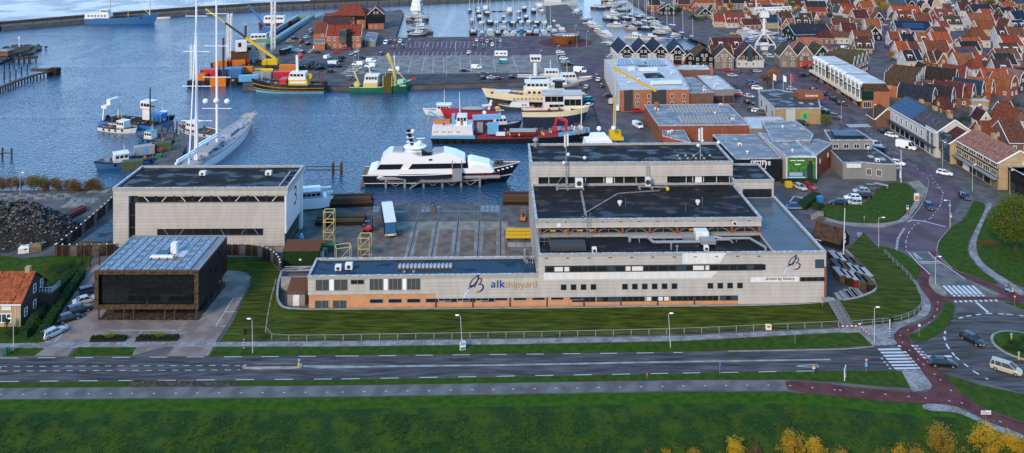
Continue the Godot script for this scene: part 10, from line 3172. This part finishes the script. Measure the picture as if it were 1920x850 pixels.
func make_furniture():
	lamp_post(24.5,659,5.6,-.45,"thin grey street lamp before the orange-roofed house")
	lamp_post(473.5,662,5.8,-.35,"leaning street lamp beside the warning sign post",.02)
	var ad:=lamp_post(867,656,5.9,-.35,"street lamp with an election board round its foot",.06)
	var boards:=[M.white,M.white,M.white]
	for i in 3:
		var a:=TAU*i/3.0
		var o:=pt(bx(-.5,.1,.29,.5,1.5,.33),"poster_board",boards[i],ad)
		o.rotation.y=a+.3
		pt(bx(-.42,.95,.33,.42,1.4,.345),"poster_print",[M.sky_blue,M.orange,M.green][i],o)
		pt(bx(-.42,.2,.33,.42,.55,.345),"poster_print",[M.green,M.red,M.orange][i],o)
	lamp_post(1257.5,652,5.9,.3,"leaning street lamp before the brick base of the hall",.06)
	lamp_post(1640,643,6.2,.4,"street lamp with a blue plate beside the zebra crossing")
	lamp_post(1754.5,534,5.6,.7,"street lamp with a white box on the traffic island")
	lamp_post(1648,462,6.4,.9,"street lamp with an advert foot at the brick junction")
	lamp_post(1782,427,6.4,-.9,"street lamp beside the bus sign on the brick street")
	for s in [[1578,229],[1638,235],[1768,313],[1824,359],[1894,370]]:lamp_post(s[0],s[1],7.0,.5,"tall grey street lamp along the brick street").set_meta("group","lamps along the brick street")
	for s in [[798,117],[837,142],[924,88],[1045,118],[1078,75],[1100,88],[1082,90],[1105,44],[1076,30],[663,138],[672,117],[1012,128],[560,118]]:lamp_post(s[0],s[1],8.0,.5,"tall thin lamp post of the harbour car park").set_meta("group","lamps of the harbour car park")
	lamp_post(37,367,6.0,.5,"grey street lamp on the slab road")
	var fp:=thing("flag_pole","tall bare white flag pole beside the storage yard","flag pole",G(1582,482,.0))
	pt(N().rod(Vector3.ZERO,V(.3,10.6,0),.13,.07,8),"pole",M.white,fp)
	pt(N().ball(V(.3,10.65,0),Vector3.ONE*.1,8),"finial",M.white,fp)
	fp=thing("flag_pole","white flag pole beside the canopy of the grey offices","flag pole",G(1690,343,.0))
	pt(N().rod(Vector3.ZERO,V(0,9,0),.12,.07,8),"pole",M.white,fp)
	pt(N().ball(V(0,9.05,0),Vector3.ONE*.1,8),"finial",M.white,fp)
	for s in [[1450,175,"white"],[1469,178,"white_trim"],[1483,176,"red"]]:
		fp=thing("flag_pole","flag pole with a hanging %s flag behind the white corner building"%("red" if s[2]=="red" else "white"),"flag pole",G(s[0],s[1],.0),.0,"flag poles behind the white corner building")
		pt(N().rod(Vector3.ZERO,V(0,8,0),.1,.06,6),"pole",M.white,fp)
		pt(N().quad(V(.05,5.4,0),V(1.1,5,.3),V(1.2,7.2,.2),V(.05,7.8,0)),"flag",M[s[2]],fp)
	var w:=thing("warning_post","striped level-crossing style post with black signal board","signal",G(457,656,.06))
	for i in 8:pt(N().rod(V(0,i*.24,0),V(0,i*.24+.24,0),.07,.07,8),"band",M.white if i%2 else M.black,w)
	pt(N().rod(V(0,1.9,0),V(0,3.4,0),.06,.06,8),"post",M.maroon,w)
	pt(N().soft(V(.0,2.6,-.1),V(.45,3.8,.1),.05),"signal_head",M.black,w)
	w=thing("traffic_signal","traffic signal with striped foot beside the red cycle path","signal",G(1669,634,.06))
	for i in 8:pt(N().rod(V(0,i*.22,0),V(0,i*.22+.22,0),.08,.08,8),"band",M.white if i%2 else M.black,w)
	pt(N().rod(V(0,1.75,0),V(0,3.4,0),.09,.09,8),"post",M.cream,w)
	pt(N().soft(V(-.1,1.8,-.2),V(.3,3.6,-.02),.05),"signal_head",M.black,w)
	pt(N().soft(V(.2,2.9,-.2),V(.7,3.7,.1),.05),"side_signal",M.black,w)
	sign_post(1350,703,2.3,"thin blue direction sign on the road verge",[["rect",1.9,.12,.35,"blue"]])
	sign_post(1213,711,1.0,"short red and white marker post on the road verge",[["rect",.8,.08,.22,"orange"]])
	sign_post(1526,700,1.2,"small yellow and white sign on the road verge",[["rect",.9,.22,.18,"white"],["rect",1.15,.24,.14,"yellow"]])
	var bb:=thing("notice_board","blue and white notice board on two posts on the verge","notice board",G(1585,711,.06),1.05)
	for x in [-.6,.6]:pt(bx(x-.06,0,-.06,x+.06,2,.06),"post",M.white,bb)
	pt(bx(-.6,.6,-.04,.6,1.95,.04),"board",M.white,bb)
	pt(bx(-.45,.75,.04,.45,1.75,.05),"print",M.sky_blue,bb)
	sign_post(1624.5,697,2.2,"red and white yield sign over a blue plate on the verge",[["tri",1.9,.34,"red"],["tri_in",1.9,.2,"white"],["rect",1.2,.2,.34,"sky_blue"]])
	sign_post(1903,575,2.2,"yield sign at the east arm of the roundabout",[["tri",1.9,.34,"red"],["tri_in",1.9,.2,"white"]])
	sign_post(1724,632,2.4,"grey back of a sign on the cycle path island",[["rect",2.1,.22,.2,"white"]])
	sign_post(1491,645,1.6,"thin wooden marker post on the verge",[["rect",1.3,.05,.15,"timber_pale"]])
	sign_post(1612,626,1.9,"white signpost beside the red and white barrier",[["rect",1.8,.2,.12,"white"]])
	w=sign_post(1849,806,3.0,"white cycle direction signpost with red lettering",[["rect",2.75,.75,.13,"white"],["rect",2.42,.75,.13,"white"]])
	text(w,"URK",V(-.55,2.66,.09),0,.17,M.red,.01)
	text(w,"Emmeloord",V(-.6,2.33,.09),0,.15,M.red,.01)
	for s in [[1702,405],[1783,420]]:sign_post(s[0],s[1],2.6,"blue and white bus sign beside the junction kerb",[["rect",2.1,.28,.5,"white"],["rect",2.3,.2,.2,"sky_blue"],["disc",1.1,.28,"red"]]).set_meta("group","bus signs at the junction")
	sign_post(1781,398,2.2,"blue parking sign below the street lamp",[["rect",1.7,.3,.3,"sky_blue"]])
	for s in [[560,689,.2],[1897,640,.25],[1911,675,.25]]:
		w=thing("island_marker","yellow marker post with a blue disc on a traffic island","bollard",G(s[0],s[1],s[2]),.0,"yellow island markers")
		pt(N().rod(Vector3.ZERO,V(0,.95,0),.13,.12,10),"post",M.yellow,w)
		pt(N().rod(V(0,1.22,-.02),V(0,1.22,.03),.22,.22,12),"disc",M.sky_blue,w)
	w=thing("advert_pillar","orange and white advertising pillar on the pavement corner","sign",G(1719,376,.1))
	pt(bx(-.6,0,-.2,.6,1.8,.2),"board",M.white,w)
	pt(bx(-.5,.2,.2,.5,1.2,.22),"print",M.orange,w)
	w=thing("barrier","red and white barrier rails at the end of the footpath","barrier")
	var a:Array=[1574.9,616.7,1611.1,615.9,1612.7,615.9,1632.9,634.6]
	for k in 2:
		var p:=G(a[k*4],a[k*4+1]+3,.05)+V(0,.75,0)
		var q:=G(a[k*4+2],a[k*4+3]+3,.05)+V(0,.75,0)
		for i in 9:pt(N().bar(p.lerp(q,i/9.0),p.lerp(q,(i+1)/9.0),.08,.2),"rail",M.red if i%2==0 else M.white,w)
		for i in 3:
			var c:=p.lerp(q,i/2.0)
			pt(N().rod(V(c.x,0,c.z),c,.05,.05,6),"post",M.zinc,w)
	for s in [[14,664],[9,666]]:
		w=thing("wheelie_bin","green wheeled bin at the kerb before the orange-roofed house","bin",G(s[0],s[1],.07),.3,"green bins at the kerb")
		pt(N().prism(PackedVector2Array([Vector2(-.28,-.32),Vector2(.28,-.32),Vector2(.28,.32),Vector2(-.28,.32)]),.08,1.0),"body",M.green,w)
		pt(bx(-.31,1,-.36,.31,1.08,.34),"lid",M.green,w)
		for x in [-.25,.25]:pt(N().rod(V(x-.04,.1,-.3),V(x+.04,.1,-.3),.1,.1,8),"wheel",M.tyre,w)
	var f:=thing("post_and_rail_fence","long pale post and rail fence at the foot of the grass bank","fence")
	var line:=rounded(plan(FENCE_LINE),1,false)
	var pts:=resample(line,40)
	for i in pts.size():
		pt(bx(pts[i].x-.05,-.1,pts[i].y-.05,pts[i].x+.05,1.05,pts[i].y+.05),"post",M.fence_grey,f)
		if i>0:
			for y in [1.02]:pt(N().bar(V(pts[i-1].x,y,pts[i-1].y),V(pts[i].x,y,pts[i].y),.06,.06),"rail",M.fence_grey,f)
	var wire:=N()
	for i in pts.size()-1:
		for y in [.3,.55,.8]:wire.bar(V(pts[i].x,y,pts[i].y),V(pts[i+1].x,y,pts[i+1].y),.012,.012)
	pt(wire,"wire",M.zinc,f)
	f=thing("post_and_rail_fence","grey rail fence curving round the corner bank by the red path","fence")
	pts=resample(rounded(plan([1597.7,613.3,1623.6,610.7,1665,608.2,1701.2,600.4,1727.1,584.9,1730.2,565.4,1719.4,539.5,1701.2,516.2,1677.9,495.5,1659.8,477.4]),1,false),22)
	for i in pts.size():
		pt(bx(pts[i].x-.05,-.1,pts[i].y-.05,pts[i].x+.05,1.1,pts[i].y+.05),"post",M.zinc,f)
		if i>0:
			for y in [.6,1.08]:pt(N().bar(V(pts[i-1].x,y,pts[i-1].y),V(pts[i].x,y,pts[i].y),.06,.06),"rail",M.zinc,f)
	var st:=thing("steel_stairs","grey steel stairs with railings climbing the bank to the hall corner","stairs")
	var sa:Array=[1555,565.4,1583.4,610.7]
	var top:=G([1561.4,565.4][0],[1561.4,565.4][1],2.4)
	var foot:=G([1587.8,610.7][0],[1587.8,610.7][1],.05)
	for i in 16:
		var c:=foot.lerp(top,i/15.0)
		pt(N().box(c-V(.75,.04,.16),c+V(.75,.0,.16)),"tread",M.zinc,st)
	for s in [-.78,.78]:
		pt(N().bar(foot+V(s,0,0),top+V(s,0,0),.06,.3),"stringer",M.zinc,st)
		var rb:=N()
		rb.bar(foot+V(s,1,0),top+V(s,1,0),.06)
		rb.bar(foot+V(s,.5,0),top+V(s,.5,0),.04)
		for i in 7:
			var c:=foot.lerp(top,i/6.0)+V(s,0,0)
			rb.bar(c,c+V(0,1,0),.05)
		pt(rb,"railing",M.zinc,st)
	pt(N().box(top+V(-1.6,-.06,-1.6),top+V(.8,.0,.1)),"landing",M.zinc,st)
	for q in [V(-1.4,0,-1.4),V(.7,0,-1.4)]:pt(N().rod(V(top.x+q.x,0,top.z+q.z),top+q,.06,.06,6),"support",M.zinc,st)
	fence_panels("curved dark panel fence with white-capped posts behind the bronze office",[422.7,478.6,447.3,479.1,465.4,479.1,483.5,481.2,496.5,485,509.4,491.5,519.8,500.6,523.6,507,524.9,514.8],2.3,13)
	fence_panels("long diagonal panel fence with white-capped posts beside the slab road",[106.1,481.2,124.2,465.6,150.1,444.9,176,421.6,196.7,403.5,214.3,385.4],2.6,14)
	fence_panels("low panel fence with timber posts around the sheds",[103.5,480.7,124.2,481.2,144.9,481.2,168.2,481.2,191.5,480.7,214.8,478.6],2.4,8)
	var sh:=thing("lean_to_shed","dark lean-to shed between the diagonal fence and the number hall","shed")
	var c0:=G(150,452,0)
	pt(N().prism(plan([151.4,452.7,214.8,452.7,214.8,411.3,181.2,434.6],2.6),0,2.5),"wall",M.concrete_dark,sh)
	pt(N().prism(plan([148.8,453.2,215.3,453.2,215.3,408.7,181.2,432],2.7),2.5,2.7),"roof",M.felt_sky_tint,sh)
	w=thing("gate_shed","small sand brick shed with brown roof and white door at the hall end","shed",G(555,573.5,0))
	pt(bx(-1.7,0,-3.4,1.7,2.5,0),"wall",M.plaster_grey,w)
	pt(N().quad(V(-1.9,2.4,.2),V(1.9,2.4,.2),V(1.9,3.9,-3.6),V(-1.9,3.9,-3.6)).quad(V(1.9,2.3,.2),V(-1.9,2.3,.2),V(-1.9,3.8,-3.6),V(1.9,3.8,-3.6)),"roof",M.rusty_steel,w)
	pt(bx(-.6,0,.0,.6,2.1,.06),"door",M.white,w)
	w=thing("yard_wall","low pale concrete wall between the shed and the office wing","wall")
	var y0:=G(527,545,0)
	pt(N().wall(plan([527,545,578,544]),.3,0,2.6),"wall_face",M.concrete_pale,w)
	pt(N().wall(plan([526.5,545,578.5,544]),.4,2.6,2.7),"coping",M.concrete_pale,w)
	for s in [[1537,380,"blue","blue wheeled container beside the hedge"],[1479,352,"yellow","bright yellow box container before the poster hedge"]]:
		w=thing("waste_container",s[3],"container",G(s[0],s[1],.02),.2)
		pt(N().soft(V(-.8,.1,-.6),V(.8,1.5,.6),.1),"body",M[s[2]],w)
		pt(bx(-.85,1.5,-.65,.85,1.6,.65),"lid",M[s[2]],w)
	w=thing("bus_shelter_bench","grey metal bench frame on the lawn corner","bench",G(1653,351,.25),-.7)
	pt(bx(-1.8,.7,-.4,1.8,.85,.4),"top",M.canvas_grey,w)
	for x in [-1.6,1.6]:pt(bx(x-.1,0,-.4,x+.1,.7,.4),"leg",M.zinc,w)
	w=thing("concrete_steps","concrete steps and bin store at the end of the side road","steps",G(1532,412,0),-.3)
	for i in 4:pt(bx(-1.4+i*.5,0,-1.6,1.6,.4+i*.4,.6),"step",M.concrete,w)
	w=thing("bollard_sign","small dark post on the lawn beside the side road","post",G(1621,420,.2))
	pt(N().rod(Vector3.ZERO,V(0,1.9,0),.05,.05,6),"post",M.zinc,w)
	pt(bx(-.12,1.3,-.03,.12,1.9,.03),"plate",M.grey,w)
	w=thing("info_box","low pale cabinet on the bank behind the fence","cabinet",G(1441,618,.2))
	pt(N().soft(V(-.5,0,-.3),V(.5,.9,.3),.05),"body",M.cream,w)
	pt(bx(-.3,.5,.3,.3,.8,.32),"panel",M.timber_pale,w)
	moped()
	for i in 6:
		w=thing("parasol","closed white parasol on the quay terrace","parasol",G(1238+i*3.6,19+i*.8,0),.0,"white parasols on the quay terrace")
		pt(N().rod(Vector3.ZERO,V(0,1.2,0),.08,.08,6),"pole",M.white,w)
		pt(N().rod(V(0,1.2,0),V(0,6,0),.5,.3,8),"cloth",M.white,w)
	for i in 5:
		w=thing("market_awning","red awning before the triple-gabled row","awning",G(1505+i*7,131-(i%2)*3,0),.3,"red awnings before the triple-gabled row")
		pt(N().quad(V(-1.6,2.2,1.4),V(1.6,2.2,1.4),V(1.6,3,-.4),V(-1.6,3,-.4)),"cloth",M.red,w)
		for x in [-1.5,1.5]:pt(N().rod(V(x,0,1.3),V(x,2.2,1.3),.05,.05,5),"pole",M.zinc,w)
	for s in [[1838,205,6.0,3.0,"brick_yellow","flat brick garden store with white roof terrace rails"],[1838,216,5.0,2.4,"brick_sand","low sand brick garden shed"],[1870,240,5.0,2.6,"brick_brown","small brown garden shed with white door"],[1712,196,4.0,4.6,"brick_yellow","tall yellow brick chimney stack block behind the row"],[1752,200,3.0,5.0,"brick_yellow","narrow yellow brick block behind the row"]]:
		w=thing("garden_shed",s[5],"shed",G(s[0],s[1],0),-.2)
		pt(bx(-s[2]*.5,0,-3.4,s[2]*.5,s[3],0),"wall",M[s[4]],w)
		pt(bx(-s[2]*.5-.2,s[3],-3.6,s[2]*.5+.2,s[3]+.2,.2),"roof",M.felt_pale,w)
		pt(bx(-.5,0,0,.5,2,.05),"door",M.white_trim,w)
func fence_panels(label:String,line:Array,h:float,n:int):
	var t:=thing("panel_fence",label,"fence")
	var p:=resample(rounded(plan(line),1,false),n+1)
	for i in p.size():
		pt(bx(p[i].x-.12,0,p[i].y-.12,p[i].x+.12,h+.15,p[i].y+.12),"post",M.timber,t)
		pt(N().ball(V(p[i].x,h+.25,p[i].y),V(.2,.16,.2),8),"post_cap",M.white,t)
		if i>0:
			pt(N().bar(V(p[i-1].x,h*.5,p[i-1].y),V(p[i].x,h*.5,p[i].y),.08,h*.94),"panel",M.timber_dark if i%3 else M.concrete_dark,t)
			pt(N().bar(V(p[i-1].x,h,p[i-1].y),V(p[i].x,h,p[i].y),.14,.12),"top_rail",M.timber,t)
func moped():
	var at:=G(1894,549,.04)
	var t:=thing("moped","blue and white moped on the red cycle path","moped",at,-.5)
	for x in [-.62,.62]:pt(N().rod(V(x,.27,-.05),V(x,.27,.05),.27,.27,12),"wheel",M.tyre,t)
	pt(N().soft(V(-.8,.4,-.16),V(.1,.8,.16),.08),"rear_body",M.sky_blue,t)
	pt(N().bar(V(.62,.3,0),V(.42,1.05,0),.25,.12),"front_shield",M.white,t)
	pt(bx(-.1,.32,-.15,.5,.4,.15),"footboard",M.white,t)
	pt(N().bar(V(.42,1.05,-.32),V(.42,1.05,.32),.05),"handlebar",M.black,t)
	pt(N().soft(V(-.75,.8,-.14),V(-.05,.9,.14),.03),"seat",M.black,t)
	var r:=thing("person","rider in a dark jacket and helmet sitting on the moped","person",at,-.5)
	var b:=N()
	for s in [-.11,.11]:
		b.rod(V(-.3,.92,s),V(.12,.85,s*1.3),.085,.07,8)
		b.rod(V(.12,.85,s*1.3),V(.16,.45,s*1.2),.07,.05,8)
		b.ball(V(.22,.43,s*1.2),V(.12,.05,.05),8)
	pt(b,"trousers",M.navy_hull,r)
	var j:=N()
	j.ball(V(-.3,1.05,0),V(.14,.2,.18),10)
	j.ball(V(-.24,1.28,0),V(.14,.2,.21),10)
	for s in [-1.0,1.0]:
		j.rod(V(-.2,1.4,s*.2),V(.08,1.2,s*.27),.06,.05,8)
		j.rod(V(.08,1.2,s*.27),V(.38,1.1,s*.27),.05,.04,8)
	pt(j,"jacket",M.leaf_brown,r)
	pt(N().ball(V(-.18,1.63,0),V(.1,.12,.09),10).ball(V(.4,1.1,.27),V(.05,.04,.04),6).ball(V(.4,1.1,-.27),V(.05,.04,.04),6),"head_and_hands",mat("skin",lin(.42,.24,.16),.6),r)
	pt(N().ball(V(-.2,1.68,0),V(.13,.11,.12),10),"helmet",M.timber,r)
